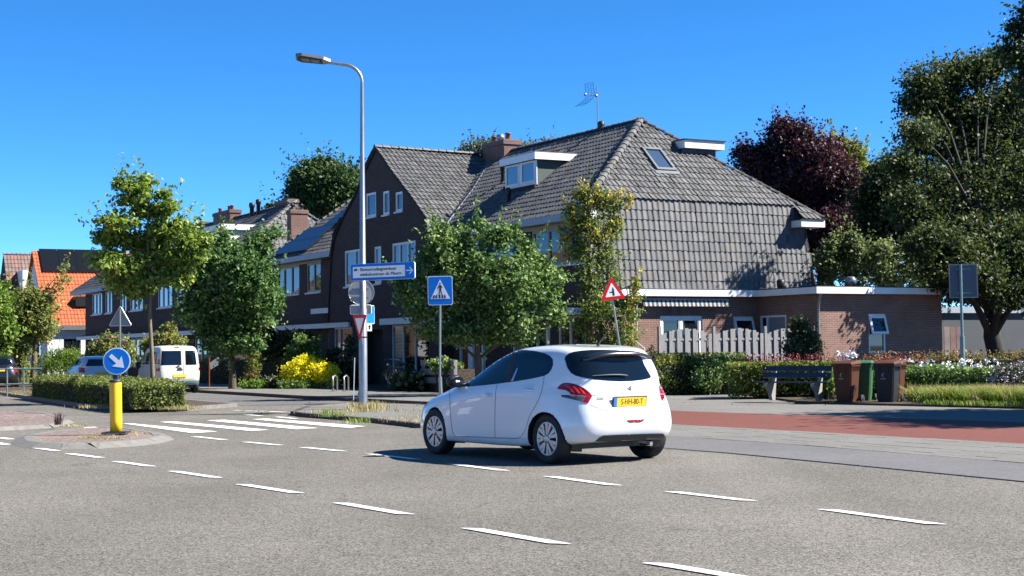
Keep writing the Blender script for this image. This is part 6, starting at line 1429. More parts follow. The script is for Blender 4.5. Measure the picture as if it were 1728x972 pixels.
# =================================================================== VEGETATION
def leaf_mesh(name, C, size, rng, mt, parent=None, M=None, aspect=.62, up=.35, outward=None, kind=None, tilt=.9, droop=0.0):
    """C: n x 3 leaf centres in world space. each leaf is a folded four-point blade"""
    n = len(C)
    d = rng.normal(size=(n, 3)); d[:, 2] -= droop; d /= np.linalg.norm(d, axis=1)[:, None]      # leaf axis
    nn = rng.normal(size=(n, 3)) * tilt
    nn[:, 2] += up * 2
    if outward is not None: nn += outward * .35
    nn -= d * np.sum(nn * d, axis=1)[:, None]; nn /= (np.linalg.norm(nn, axis=1)[:, None] + 1e-9)
    s = np.cross(d, nn); L = (size * rng.uniform(.65, 1.3, n))[:, None]; Wd = L * aspect * .5
    fold = nn * L * rng.uniform(.02, .16, n)[:, None]
    V = np.empty((n, 4, 3)); V[:, 0] = C - d * L * .5; V[:, 1] = C + s * Wd + fold - d * L * .05; V[:, 2] = C + d * L * .5; V[:, 3] = C - s * Wd + fold - d * L * .05
    V = V.reshape(-1, 3)
    me = bpy.data.meshes.new(name)
    if parent is not None: A_ = np.array(ROOTM[parent.name].inverted()); V = V @ A_[:3, :3].T + A_[:3, 3]
    me.vertices.add(4 * n); me.vertices.foreach_set('co', V.ravel())
    me.loops.add(6 * n); i = np.arange(n)[:, None] * 4
    me.loops.foreach_set('vertex_index', (i + np.array([0, 1, 2, 0, 2, 3])).ravel().astype(np.int32))
    me.polygons.add(2 * n); me.polygons.foreach_set('loop_start', (np.arange(2 * n) * 3).astype(np.int32)); me.polygons.foreach_set('loop_total', np.full(2 * n, 3, np.int32))
    me.materials.append(MATS[mt]); me.update(calc_edges=True); me.validate()
    o = bpy.data.objects.new(name, me); COL.objects.link(o)
    if parent is not None: o.parent = parent; ROOTM[o.name] = ROOTM[parent.name]
    if kind: o['kind'] = kind
    return o
def blob_points(blobs, n, rng, clump=.32, per=14, shell=.55):
    """clustered points in a set of ellipsoids (centre, radii); returns centres and outward vectors and twig anchors"""
    vol = np.array([(b[1][0] * b[1][1] * b[1][2]) ** (2 / 3) * (b[2] if len(b) > 2 else 1) for b in blobs]); vol /= vol.sum()
    nc = max(1, n // per); pick = rng.choice(len(blobs), nc, p=vol)
    cen = np.array([b[0] for b in blobs]); rad = np.array([b[1] for b in blobs])
    d = rng.normal(size=(nc, 3)); d /= np.linalg.norm(d, axis=1)[:, None]
    r = shell + (1 - shell) * rng.random(nc) ** .5; r[rng.random(nc) < .3] *= rng.random()
    r *= 1 + rng.normal(size=nc) * .09
    A_ = cen[pick] + d * rad[pick] * r[:, None]
    k = rng.integers(per // 2, per + per // 2, nc)
    idx = np.repeat(np.arange(nc), k); m = len(idx)
    cl = clump * rng.uniform(.5, 1.4, nc)
    off = rng.normal(size=(m, 3)) * cl[idx][:, None] * .55
    off[:, 2] *= .7
    return A_[idx] + off, d[idx], A_
def px_blobs(spec, Y, depth=1.0, dy=0.0):
    """spec: (u, v, ru, rv[, weight]) in photo pixels at distance Y -> ellipsoids with real depth"""
    o = []
    for i, s_ in enumerate(spec):
        u, v, ru, rv = s_[:4]; k = Y / FPX
        yy = Y + (math.sin(i * 2.4) * ru * k * .55 + dy)
        c = P(u, v, yy); o.append((tuple(c), (ru * k, max(ru, rv) * k * depth * .9, rv * k), s_[4] if len(s_) > 4 else 1))
    return o
def tree(name, label, base, blobs, n, size, mt, seed, trunk_r, trunk_top=None, bark='bark', clump=.32, per=14, group=None, cat='tree', extra=None, branches=40, lean=(0, 0), stems=1, crown_kw={}, shell=.55, shoots=None, shoot_len=1.15):
    rng = np.random.default_rng(seed); rr = random.Random(seed)
    t = thing(name, label, cat, base, 0, group)
    pts, out, anch = blob_points(blobs, n, rng, clump, per, shell)
    # leafy shoots standing out of the crown so that its outline is ragged
    ns = int(len(anch) * .08) if shoots is None else shoots; zmid = np.median(anch[:, 2]); cc = anch.mean(0); sp_, so_ = [], []
    for i in rng.choice(len(anch), ns):
        a = anch[i]; d = a - cc; d /= np.linalg.norm(d) + 1e-9; d = d * .8 + np.array([0, 0, .75]) + rng.normal(size=3) * .35; d /= np.linalg.norm(d); L_ = shoot_len * size * 5.5 * rng.uniform(.4, 1.2)
        k_ = 12; tt_ = np.linspace(.1, 1, k_)[:, None]; sp_.append(a + d * L_ * tt_ + rng.normal(size=(k_, 3)) * size * .35); so_.append(np.repeat(d[None], k_, 0))
    if ns: pts = np.vstack([pts] + sp_); out = np.vstack([out] + so_)
    leaf_mesh('crown', pts, size, rng, mt, t, outward=out, **crown_kw)
    if extra:
        for (frac, mt2, sz2, cond) in extra:
            m_ = rng.choice(len(anch), max(1, int(len(anch) * frac))); a2 = anch[m_]
            if cond: a2 = a2[[cond(a) for a in a2]]
            if len(a2): 
                C2 = np.repeat(a2, 9, axis=0) + rng.normal(size=(len(a2) * 9, 3)) * clump * .35
                leaf_mesh('crown_tips', C2, sz2, rng, mt2, t)
    q = MB(); b = Vector(base); cz = sorted(bl[0][2] for bl in blobs); top = Vector((sum(bl[0][0] for bl in blobs) / len(blobs), sum(bl[0][1] for bl in blobs) / len(blobs), cz[int(len(cz) * .7)]))
    if trunk_top: top = Vector(trunk_top)
    k = 8; spine = []
    for i in range(k + 1):
        f = i / k; p = b.lerp(top, f) + Vector((rr.uniform(-1, 1), rr.uniform(-1, 1), 0)) * trunk_r * .5 * math.sin(f * math.pi); spine.append(p)
    rads = [trunk_r * (1.25 if i == 0 else 1) * (1 - .78 * (i / k) ** 1.1) for i in range(k + 1)]
    for sct in range(stems):
        off = Vector((rr.uniform(-1, 1), rr.uniform(-1, 1), 0)) * trunk_r * 3 * (sct > 0)
        q.tube([p + off * (1 - j / k * .3) for j, p in enumerate(spine)], rads, 10)
    for bl in blobs:
        c = Vector(bl[0]); j = min(range(1, k), key=lambda i: abs(spine[i].z - (c.z - (c - spine[i]).length * .45)))
        s0 = spine[j]; mid = s0.lerp(c, .5) + Vector((0, 0, .1 * (c - s0).length)); q.tube([s0, mid, c], [rads[j] * .55, rads[j] * .35, rads[j] * .12 + .006], 6)
    for i in range(min(branches, len(anch))):
        a = Vector(anch[rng.integers(len(anch))]); bl = min(blobs, key=lambda bb: (Vector(bb[0]) - a).length); c = Vector(bl[0]).lerp(top, .15)
        q.tube([c, c.lerp(a, .5) + Vector((0, 0, .05)), a], [trunk_r * .14 + .008, trunk_r * .08 + .005, .005], 4, cap=False)
    q.build('trunk', bark, t)
    return t
def shrub(name, label, blobs, n, size, mt, seed, cat='shrub', group=None, clump=.15, per=10, core=True, base=None, flowers=None, up=.35, shell=.6, aspect=.62, droop=0.0):
    rng = np.random.default_rng(seed); c0 = blobs[0][0]; base = base or (c0[0], c0[1], .03)
    t = thing(name, label, cat, base, 0, group)
    pts, out, anch = blob_points(blobs, n, rng, clump, per, shell); keep = pts[:, 2] > .04; pts, out = pts[keep], out[keep]
    leaf_mesh('foliage', pts, size, rng, mt, t, outward=out, up=up, aspect=aspect, droop=droop)
    if flowers:
        for fm, fn, fs, zmin in flowers:
            p2, _, a2 = blob_points([(b[0], tuple(x * 1.04 for x in b[1])) for b in blobs], fn * 6, rng, fs * .9, 6, .85); p2 = p2[p2[:, 2] > zmin]
            leaf_mesh('flowers', p2, fs, rng, fm, t, aspect=.9, up=.8)
    q = MB(); rr = random.Random(seed)
    for i in range(min(26, len(anch))):
        a = Vector(anch[rng.integers(len(anch))]); b = Vector((base[0] + rr.uniform(-.15, .15), base[1] + rr.uniform(-.15, .15), base[2])); q.tube([b, b.lerp(a, .5) + Vector((0, 0, .08)), a], [.018, .012, .005], 4, cap=False)
    q.build('stems', 'bark', t)
    return t
def hedge(name, label, quad, h, n, size, mt, seed, rough=.05, z0=.03, cat='hedge', seg=12, dry=None):
    """clipped hedge over a ground quad (4 xy points, ordered round)"""
    rng = np.random.default_rng(seed); q4 = [np.array(p, float) for p in quad]; cx = sum(q4) / 4
    t = thing(name, label, cat, (cx[0], cx[1], z0))
    faces = []   # (origin, e1, e2, normal)
    for i in range(4):
        a, b = q4[i], q4[(i + 1) % 4]; e = b - a; nr = np.array([e[1], -e[0]]); nr /= np.linalg.norm(nr)
        if np.dot(nr, (a + b) / 2 - cx) < 0: nr = -nr
        faces.append(('s', a, b, np.array([nr[0], nr[1], 0.]), np.linalg.norm(e) * h))
    top = abs(np.cross(q4[1] - q4[0], q4[3] - q4[0])); faces.append(('t', None, None, np.array([0, 0, 1.]), top * 1.1))
    ar = np.array([f[4] for f in faces]); ar /= ar.sum(); P_, N_ = [], []
    for f, w_ in zip(faces, ar):
        k = int(n * w_); u = rng.random(k); v = rng.random(k)
        if f[0] == 's':
            xy = f[1][None] + (f[2] - f[1])[None] * u[:, None]; p = np.column_stack([xy, z0 + v * h])
        else:
            xy = (q4[0][None] * (1 - u)[:, None] + q4[1][None] * u[:, None]) * (1 - v)[:, None] + (q4[3][None] * (1 - u)[:, None] + q4[2][None] * u[:, None]) * v[:, None]; p = np.column_stack([xy, np.full(k, z0 + h)])
        wob = (np.sin(p[:, 0] * 5.1 + seed) * np.cos(p[:, 1] * 4.3) + np.sin(p[:, 2] * 9 + p[:, 0] * 2.3)) * rough * .6
        p = p + f[3][None] * (wob + rng.normal(size=k) * rough - rng.random(k) ** 2 * rough * 3)[:, None]
        P_.append(p); N_.append(np.repeat(f[3][None], k, 0))
    P_ = np.vstack(P_); N_ = np.vstack(N_)
    # sprigs standing out of the top
    k = int(n * .05); u, v = rng.random(k), rng.random(k); xy = (q4[0][None] * (1 - u)[:, None] + q4[1][None] * u[:, None]) * (1 - v)[:, None] + (q4[3][None] * (1 - u)[:, None] + q4[2][None] * u[:, None]) * v[:, None]
    P_ = np.vstack([P_, np.column_stack([xy, z0 + h + rng.random(k) * rough * 3])]); N_ = np.vstack([N_, np.tile([0, 0, 1.], (k, 1))])
    leaf_mesh('foliage', P_, size, rng, mt, t, outward=N_, up=.2)
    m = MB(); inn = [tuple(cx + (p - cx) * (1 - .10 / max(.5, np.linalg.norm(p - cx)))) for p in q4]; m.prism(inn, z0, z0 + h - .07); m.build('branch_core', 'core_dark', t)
    return t
def stuffleaves(name, C, size, mt, seed, label=None, cat=None, **kw):
    o = leaf_mesh(name, C, size, np.random.default_rng(seed), mt, kind='stuff', **kw)
    return tag(o, label, cat)
def blades(name, C, h, seed, mt, label, cat, lean=.35, w=.008, nblade=1):
    rng = np.random.default_rng(seed); n = len(C); az = rng.random(n) * 6.283; L = h * rng.uniform(.5, 1.25, n); ln = rng.random(n) * lean * L
    dx, dy = np.cos(az), np.sin(az); sx, sy = -dy, dx; V = np.empty((n, 5, 3))
    V[:, 0] = C + np.column_stack([sx * w, sy * w, 0 * az]); V[:, 1] = C - np.column_stack([sx * w, sy * w, 0 * az])
    mid = C + np.column_stack([dx * ln * .35, dy * ln * .35, L * .6]); V[:, 2] = mid + np.column_stack([sx * w * .8, sy * w * .8, 0 * az]); V[:, 3] = mid - np.column_stack([sx * w * .8, sy * w * .8, 0 * az]); V[:, 4] = C + np.column_stack([dx * ln * 1.4, dy * ln * 1.4, L * .92])
    V = V.reshape(-1, 3); me = bpy.data.meshes.new(name); me.vertices.add(5 * n); me.vertices.foreach_set('co', V.ravel()); me.loops.add(9 * n); i = np.arange(n)[:, None] * 5
    me.loops.foreach_set('vertex_index', (i + np.array([0, 1, 2, 1, 3, 2, 2, 3, 4])).ravel().astype(np.int32)); me.polygons.add(3 * n); me.polygons.foreach_set('loop_start', (np.arange(3 * n) * 3).astype(np.int32)); me.polygons.foreach_set('loop_total', np.full(3 * n, 3, np.int32))
    me.materials.append(MATS[mt]); me.update(calc_edges=True); o = bpy.data.objects.new(name, me); COL.objects.link(o); o['kind'] = 'stuff'
    return tag(o, label, cat)

# ---- street trees -------------------------------------------------------
mb0 = P(258, 655, 44.0)
tree('maple_tree', 'slender street maple with tiered yellow-green crown rising from the clipped hedge', (mb0.x, 44.0, .08),
     px_blobs([(245, 304, 17, 9), (208, 310, 22, 8), (232, 318, 26, 8), (272, 328, 16, 8), (225, 338, 32, 9), (282, 350, 22, 8), (250, 358, 40, 10), (200, 376, 40, 11), (285, 385, 44, 16), (188, 400, 34, 18), (320, 410, 36, 20), (245, 408, 52, 18), (185, 440, 32, 20), (215, 452, 34, 20), (265, 440, 46, 22), (315, 432, 34, 18), (205, 478, 30, 18), (245, 478, 36, 20), (295, 465, 30, 18), (225, 498, 16, 10)], 44, .8),
     20000, .14, 'leaf_maple', 11, .07, trunk_top=P(248, 320, 44.0), bark='bark_pale', clump=.17, per=12, branches=60, extra=None, shell=.15, crown_kw=dict(up=.8, droop=.5))
lb0 = P(392, 648, 57.0)
tree('linden_tree', 'round dense dark green street tree between the maple and the lamp post', (lb0.x, 57.0, .05),
     px_blobs([(385, 480, 66, 60), (345, 470, 40, 44), (420, 470, 48, 52), (380, 420, 26, 22), (378, 400, 9, 12), (436, 412, 22, 20), (462, 392, 12, 9), (330, 520, 34, 32), (430, 525, 34, 40), (385, 550, 44, 38), (350, 440, 30, 22), (452, 500, 22, 30), (405, 575, 18, 14), (375, 580, 36, 18), (350, 560, 26, 18), (420, 580, 22, 14)], 57, .9),
     38000, .15, 'leaf_linden', 12, .13, clump=.26, per=14, branches=40, shell=.4)
cb0 = P(806, 650, 45.0)
tree('street_tree', 'wide bushy green tree in front of the brick corner house', (cb0.x, 45.0, .05),
     px_blobs([(790, 470, 62, 60), (735, 470, 40, 48), (850, 480, 56, 52), (770, 405, 28, 28), (835, 400, 24, 26), (806, 378, 10, 12), (865, 398, 14, 14), (742, 415, 24, 32), (740, 388, 11, 12), (895, 455, 34, 34), (915, 500, 28, 36), (936, 535, 18, 18), (700, 490, 26, 28), (720, 525, 30, 26), (790, 530, 50, 34), (860, 545, 46, 28), (885, 420, 16, 18), (930, 470, 22, 18), (676, 476, 10, 14), (828, 568, 34, 12), (780, 562, 46, 16), (735, 558, 30, 16), (880, 570, 30, 12)], 45, .8),
     36000, .135, 'leaf_mid', 13, .11, clump=.22, per=13, branches=70, shell=.35)
yb0 = P(1012, 655, 46.6)
def tipz(a): return True
yspec = [(1005, 330, 9, 20), (990, 345, 9, 34), (975, 330, 7, 14), (1020, 345, 14, 26), (1040, 345, 9, 18), (962, 360, 9, 14), (975, 380, 16, 20), (1005, 390, 22, 28), (1035, 385, 16, 26), (955, 400, 8, 8), (990, 430, 24, 26), (1025, 430, 20, 26), (965, 425, 13, 12), (1000, 475, 26, 28), (1030, 475, 20, 28), (1010, 520, 34, 28), (1045, 530, 28, 30), (990, 545, 24, 24), (1050, 568, 26, 22), (1015, 575, 30, 20), (1072, 478, 6, 14), (1066, 505, 12, 14), (1060, 335, 6, 8), (948, 385, 5, 6)]
yt = tree('golden_elm', 'narrow upright tree with yellow shoot tips growing at the corner of the brick house', (yb0.x, 46.6, .05), px_blobs(yspec, 46.6, .8), 14000, .09, 'leaf_yellowtip', 14, .09, clump=.14, per=10, branches=60,
     extra=[(.35, 'leaf_goldtip', .10, lambda a: a[2] > 4.6 or a[0] > P(1062, 500, 46.6).x)], stems=2)
# gold shoots at the ends
rngs = np.random.default_rng(77); sh = []
for u0, v0, u1, v1 in [(998, 350, 978, 306), (1004, 345, 1006, 310), (1030, 340, 1052, 322), (1024, 350, 1030, 322), (975, 372, 950, 332), (965, 380, 946, 366), (960, 405, 940, 392), (1058, 352, 1066, 330), (970, 430, 943, 414), (1066, 505, 1080, 452), (1060, 520, 1074, 470), (990, 360, 962, 346)]:
    for k in range(90):
        t_ = rngs.random(); p = P(u0 + (u1 - u0) * t_, v0 + (v1 - v0) * t_, 46.5); sh.append(np.array(p) + rngs.normal(size=3) * .055)
leaf_mesh('shoot_tips', np.array(sh), .095, rngs, 'leaf_goldtip', yt)

# ---- trees beyond the roofs ----------------------------------------------
def far_tree(name, label, spec, Y, n, size, mt, seed, tr=.3, bark='bark_dark', **kw):
    bl = px_blobs(spec, Y, .9); u = sum(s_[0] for s_ in spec) / len(spec); b = P(u, 600, Y)
    return tree(name, label, (b.x, Y, 0), bl, n, size, mt, seed, tr, bark=bark, clump=kw.pop('clump', .4), per=12, branches=30, **kw)
far_tree('oak_tree', 'dark green oak rising behind the roofs left of the lamp post', [(545, 310, 40, 36), (510, 318, 26, 32), (575, 318, 34, 38), (540, 285, 34, 18), (560, 345, 50, 26), (500, 345, 20, 16), (600, 320, 20, 34)], 95, 26000, .23, 'leaf_oak', 21, .4)
far_tree('small_tree', 'tiny tree top showing behind the ridge beside the roof pipes', [(455, 349, 7, 6), (452, 360, 10, 8)], 100, 500, .25, 'leaf_oak', 22, .12, clump=.2)
far_tree('birch_tree', 'feathery pale birch top behind the chimney', [(805, 248, 26, 14), (785, 256, 18, 12), (826, 252, 14, 18), (800, 270, 34, 16)], 80, 2600, .15, 'leaf_birch', 23, .15, clump=.3, crown_kw=dict(droop=1.0))
far_tree('birch_tree', 'wispy birch twigs just above the main ridge', [(895, 248, 22, 8), (918, 242, 12, 7), (890, 262, 30, 12)], 80, 1100, .15, 'leaf_birch', 24, .12, clump=.3, crown_kw=dict(droop=1.0))
far_tree('copper_beech', 'large dark purple-leaved beech behind the right end of the roof', [(1335, 245, 44, 36), (1290, 275, 44, 30), (1375, 280, 50, 44), (1265, 262, 26, 18), (1318, 218, 20, 18), (1355, 222, 18, 16), (1400, 258, 26, 28), (1420, 305, 30, 34), (1330, 310, 60, 36), (1375, 350, 60, 44), (1410, 390, 52, 44), (1440, 350, 28, 34), (1385, 420, 50, 30)], 72, 48000, .175, 'leaf_copper', 25, .45, shell=.4)
far_tree('yellow_green_tree', 'light yellow-green tree showing behind the purple beech', [(1440, 262, 20, 24), (1430, 290, 30, 22), (1455, 300, 14, 24), (1410, 248, 14, 12)], 84, 4500, .26, 'leaf_yellowgreen', 26, .25, shell=.3)
far_tree('bushy_tree', 'mid-green rounded tree between the purple beech and the big chestnut', [(1500, 300, 34, 36), (1480, 350, 40, 40), (1530, 350, 44, 40), (1500, 400, 50, 34), (1470, 400, 34, 34)], 66, 22000, .17, 'leaf_chestnut', 27, .3)
# big tree at right with visible trunk
bt = P(1688, 655, 54.2)
bigspec = [(1560, 140, 34, 34), (1545, 175, 30, 34), (1600, 130, 40, 34), (1650, 120, 42, 32), (1680, 100, 26, 24), (1590, 180, 50, 40), (1650, 190, 56, 44), (1715, 165, 44, 50), (1560, 240, 48, 34), (1620, 250, 56, 40), (1690, 260, 56, 50), (1530, 280, 36, 28), (1590, 310, 60, 40), (1670, 330, 64, 50), (1740, 310, 50, 70), (1540, 350, 42, 36), (1600, 390, 64, 40), (1690, 410, 60, 46), (1560, 420, 46, 32), (1640, 450, 50, 30), (1730, 450, 44, 50), (1590, 470, 30, 22), (1700, 500, 30, 20), (1640, 215, 56, 44, 1.5), (1700, 225, 50, 44, 1.5), (1665, 295, 60, 40), (1610, 350, 50, 36), (1740, 400, 40, 40), (1735, 500, 40, 30), (1570, 445, 26, 18, .5), (1620, 490, 26, 14, .5), (1575, 400, 34, 24), (1625, 440, 34, 24), (1665, 465, 34, 24)]
tree('chestnut_tree', 'huge broad-leaved tree with rusty leaf edges and thick dark trunk at the right', (bt.x, 54.2, .0), sum((px_blobs([b_], 51.9 if b_ in bigspec[-3:] else 57.0 - (max(b_[1], 230) - 230) * .018 - (.6 if b_[0] < 1570 else 0), 1.15) for b_ in bigspec), []) + sum((px_blobs([b_[:4]], b_[4], 1.0) for b_ in [(1548, 222, 34, 22, 52.9), (1600, 410, 30, 24, 52.1), (1640, 430, 34, 26, 52.5), (1680, 430, 34, 30, 52.9), (1702, 470, 30, 20, 53.0), (1600, 455, 26, 18, 51.8), (1560, 430, 20, 18, 51.5)]), []), 108000, .145, 'leaf_chestnut', 28, .36, trunk_top=P(1650, 330, 54.2), bark='bark_dark', clump=.34, per=16, branches=150, shell=.25)
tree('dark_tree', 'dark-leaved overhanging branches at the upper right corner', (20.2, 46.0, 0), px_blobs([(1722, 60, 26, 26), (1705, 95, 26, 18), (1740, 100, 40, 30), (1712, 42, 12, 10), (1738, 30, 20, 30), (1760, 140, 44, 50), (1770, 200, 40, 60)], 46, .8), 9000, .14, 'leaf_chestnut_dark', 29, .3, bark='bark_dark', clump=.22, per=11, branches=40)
far_tree('bushy_tree', 'dense green trees mass behind the pale garage at the right edge', [(1600, 450, 40, 40), (1650, 470, 40, 36), (1700, 440, 50, 50), (1740, 480, 44, 40), (1620, 490, 50, 26), (1690, 495, 60, 26), (1610, 400, 50, 40), (1690, 370, 60, 50)], 64, 22000, .17, 'leaf_chestnut', 128, .3)
# trees just outside the frame on the right whose shade crosses the cycle path
tree('roadside_tree', 'leafy roadside tree right of the picture, shading the cycle path', (19.4, 30.6, 0), [((13.7, 31.3, 5.9), (1.0, .6, .7)), ((15.3, 30.6, 6.2), (1.6, 1.2, 1.2)), ((15.4, 28.2, 6.4), (1.4, 1.2, 1.1)), ((15.2, 26.3, 6.2), (1.0, .9, .9)), ((17.0, 31.6, 6.6), (2.0, 1.6, 1.5)), ((17.4, 28.8, 6.8), (2.0, 1.8, 1.7)), ((17.0, 26.4, 6.2), (1.6, 1.3, 1.3)), ((19.4, 30.2, 6.4), (2.2, 2.0, 1.7)), ((19.4, 27.0, 6.0), (2.0, 1.8, 1.5)), ((18.2, 24.6, 5.8), (1.5, 1.2, 1.2)), ((15.7, 29.4, 6.3), (1.5, 1.2, 1.2)), ((15.9, 27.2, 6.6), (1.3, 1.1, 1.1)), ((17.4, 30.4, 5.9), (1.8, 1.4, 1.3))], 46000, .21, 'leaf_chestnut_dark', 30, .22, clump=.3, per=11, branches=30, shell=.3)
# pear hedge-trees behind the wing
for i, (sp_, lb) in enumerate([([(1400, 440, 20, 30), (1392, 465, 18, 24), (1405, 415, 10, 16)], 'slim upright pear tree nearest the tile-hung wall, behind the wing roof'), ([(1440, 430, 22, 34), (1445, 465, 26, 26), (1438, 405, 10, 14)], 'upright pear tree behind the vent pipes on the wing roof'), ([(1490, 440, 26, 34), (1500, 470, 28, 24)], 'bushy pear tree in the middle behind the wing roof'), ([(1545, 455, 28, 30), (1570, 475, 26, 22)], 'low pear tree at the right end behind the wing roof')]):
    far_tree('pear_tree', lb, sp_, 60, 4200, .15, 'leaf_pear', 31 + i, .1, group='pear trees behind the wing', clump=.2)
# left edge
ob = P(56, 640, 70.0)
tree('olive_green_tree', 'airy olive-green tree with thin crown in front of the orange roof', (ob.x, 70.0, 0), px_blobs([(50, 525, 40, 30), (25, 545, 30, 28), (70, 545, 22, 24), (55, 560, 40, 22), (70, 508, 18, 16), (108, 470, 11, 9, .4), (98, 488, 10, 8, .4), (48, 500, 26, 14), (15, 560, 22, 22), (112, 452, 8, 7, .5), (30, 588, 24, 10)], 70, .8), 14000, .155, 'leaf_olive', 41, .16, clump=.3, per=10, bark='bark_pale', branches=70, shell=.3)
tree('bright_tree', 'bright green leafy tree cut off by the left picture edge', (P(-14, 640, 66).x, 66.0, 0), px_blobs([(-5, 530, 26, 34), (8, 555, 20, 26), (-20, 500, 30, 34), (-10, 590, 28, 20)], 66, .8), 5000, .2, 'leaf_bright', 42, .14, clump=.25, per=10)

# ---- shrubs and garden plants ----------------------------------------------
def pxs(spec, Y, d=.8): return px_blobs(spec, Y, d)
shrub('yellow_shrub', 'brilliant yellow rounded shrub at the pavement edge', pxs([(520, 628, 36, 22), (495, 632, 22, 18), (545, 632, 24, 20), (518, 612, 20, 12), (560, 645, 10, 10), (490, 648, 14, 8)], 56.5), 12000, .095, 'leaf_yellow', 51, clump=.16, shell=.8)
shrub('green_shrub', 'upright green shrub standing behind the yellow one', pxs([(510, 590, 20, 24), (495, 605, 16, 20), (530, 600, 14, 16), (505, 575, 7, 12), (532, 580, 6, 10)], 58.5), 3500, .11, 'leaf_mid', 52, clump=.14)
shrub('low_shrub', 'low dark green foliage at the foot of the yellow shrub', pxs([(505, 652, 18, 9), (530, 652, 28, 8), (480, 650, 12, 9)], 55.8), 1800, .09, 'leaf_mid', 53, clump=.12)
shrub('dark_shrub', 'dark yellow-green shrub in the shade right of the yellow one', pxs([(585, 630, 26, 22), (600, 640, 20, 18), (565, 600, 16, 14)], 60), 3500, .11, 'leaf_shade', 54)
shrub('rose_bush', 'tall climbing rose with small red blooms beside the linden', pxs([(425, 590, 10, 26), (428, 620, 12, 24), (422, 640, 12, 14), (418, 572, 8, 14), (432, 560, 10, 10)], 58, .6), 2600, .08, 'leaf_hedge', 55, clump=.12, flowers=[('flower_red', 60, .075, .5)])
shrub('fern_clump', 'bright green low plant at the foot of the red rose', pxs([(425, 650, 22, 8), (440, 648, 12, 6)], 56.5), 1200, .10, 'leaf_bright', 56, clump=.1)
shrub('lavender', 'dull mauve lavender clump between rose and yellow shrub', pxs([(458, 645, 16, 10)], 57), 900, .08, 'leaf_birch', 57, clump=.1, flowers=[('flower_pale', 25, .04, .1)])
shrub('flower_pot_plant', 'white and pink flowers in a pot right of the parked van', pxs([(327, 622, 7, 8), (333, 628, 5, 5)], 58), 500, .09, 'leaf_mid', 58, clump=.08, flowers=[('flower_white', 10, .08, .3), ('flower_pink', 6, .08, .3)])
shrub('hibiscus', 'large hibiscus bush dotted with pink blooms behind the parked hatchback', pxs([(185, 595, 30, 26), (165, 600, 20, 22), (212, 598, 16, 22), (190, 575, 22, 12), (150, 610, 14, 16)], 68), 6000, .14, 'leaf_olive', 59, clump=.22, flowers=[('flower_pink', 45, .13, .5)])
shrub('tall_shrub', 'loose pale-leaved shrub behind the van and maple trunk', pxs([(280, 575, 22, 16), (255, 582, 18, 14), (300, 580, 16, 14), (285, 555, 8, 12)], 66), 2600, .14, 'leaf_olive', 60, clump=.2)
shrub('grassy_shrub', 'feathery green tamarisk-like shrub left of the parked hatchback', pxs([(95, 605, 26, 14), (115, 600, 20, 12), (85, 618, 26, 12), (120, 618, 22, 12)], 66), 6000, .14, 'leaf_bright', 61, clump=.22, aspect=.2)
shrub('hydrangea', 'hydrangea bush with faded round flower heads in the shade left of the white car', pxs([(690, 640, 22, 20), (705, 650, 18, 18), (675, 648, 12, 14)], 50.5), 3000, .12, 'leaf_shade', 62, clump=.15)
hy = bpy.data.objects['hydrangea']; rh = random.Random(4)
for k in range(14):
    p = P(rh.uniform(672, 716), rh.uniform(628, 660), 50.1 + rh.uniform(-.2, .2)); part(hy, 'flower_head', 'leaf_birch', lambda q: q.ball(tuple(p), rh.uniform(.07, .12), 8))
shrub('planter_plants', 'green plants with pale leaves growing in the grey planter', pxs([(740, 615, 18, 10), (765, 618, 14, 9), (752, 610, 5, 8)], 49), 1200, .11, 'leaf_mid', 63, clump=.12)
shrub('window_plant', 'silvery potted plant in front of the ground-floor gable window', pxs([(588, 592, 10, 16), (592, 575, 7, 10)], 61), 900, .10, 'leaf_birch', 64, clump=.12)
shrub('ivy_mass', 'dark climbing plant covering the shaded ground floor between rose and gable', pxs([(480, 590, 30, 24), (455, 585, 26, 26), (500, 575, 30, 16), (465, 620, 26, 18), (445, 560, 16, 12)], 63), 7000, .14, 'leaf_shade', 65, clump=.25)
hedge('front_hedge', 'shaded clipped hedge behind the pavement right of the parked van', [tuple(H(13.6, -4.9, 0).xy), tuple(H(26, -4.9, 0).xy), tuple(H(26, -4.2, 0).xy), tuple(H(13.6, -4.2, 0).xy)], 1.0, 9000, .08, 'leaf_hedge_dry', 66)
hedge('left_hedge', 'tall clipped hedge at far left beyond the dark car', [(P(-10, 600, 76).x, 76), (P(38, 600, 76).x, 76), (P(38, 600, 76).x, 77.2), (P(-10, 600, 76).x, 77.2)], 2.4, 4000, .12, 'leaf_hedge', 67)
# clipped box hedge on the median
hL, hR = G(54, 668, .1), G(226, 690, .1)
dh = (hR - hL).normalized(); nh = Vector((-dh.y, dh.x, 0)); 
if nh.y < 0: nh = -nh
hq = [hL, hR, hR + nh * 1.25, hL + nh * 1.25]
hedge('clipped_hedge', 'low clipped boxy hedge on the kerbed median behind the yellow bollard', [(p.x, p.y) for p in hq], .58, 42000, .062, 'leaf_hedge', 68, rough=.045, z0=.09)
# hedge below the wooden fence, in full sun
ha, hb_, hc = G(1100, 668, .02), G(1238, 662, .02), P(1300, 655, 45.8)
hedge('garden_hedge', 'sunlit leafy hedge below the wooden fence right of the white car', [(3.2, 44.9), (7.2, 46.9), (6.9, 48.0), (2.7, 46.1)], .98, 36000, .075, 'leaf_hedge', 69, rough=.08)
shrub('hedge_bush', 'darker rounded green bush where the hedge meets the red flowers', pxs([(1215, 622, 30, 20), (1240, 640, 30, 18), (1195, 640, 26, 20)], 45.6), 6000, .08, 'leaf_mid', 70, clump=.14)
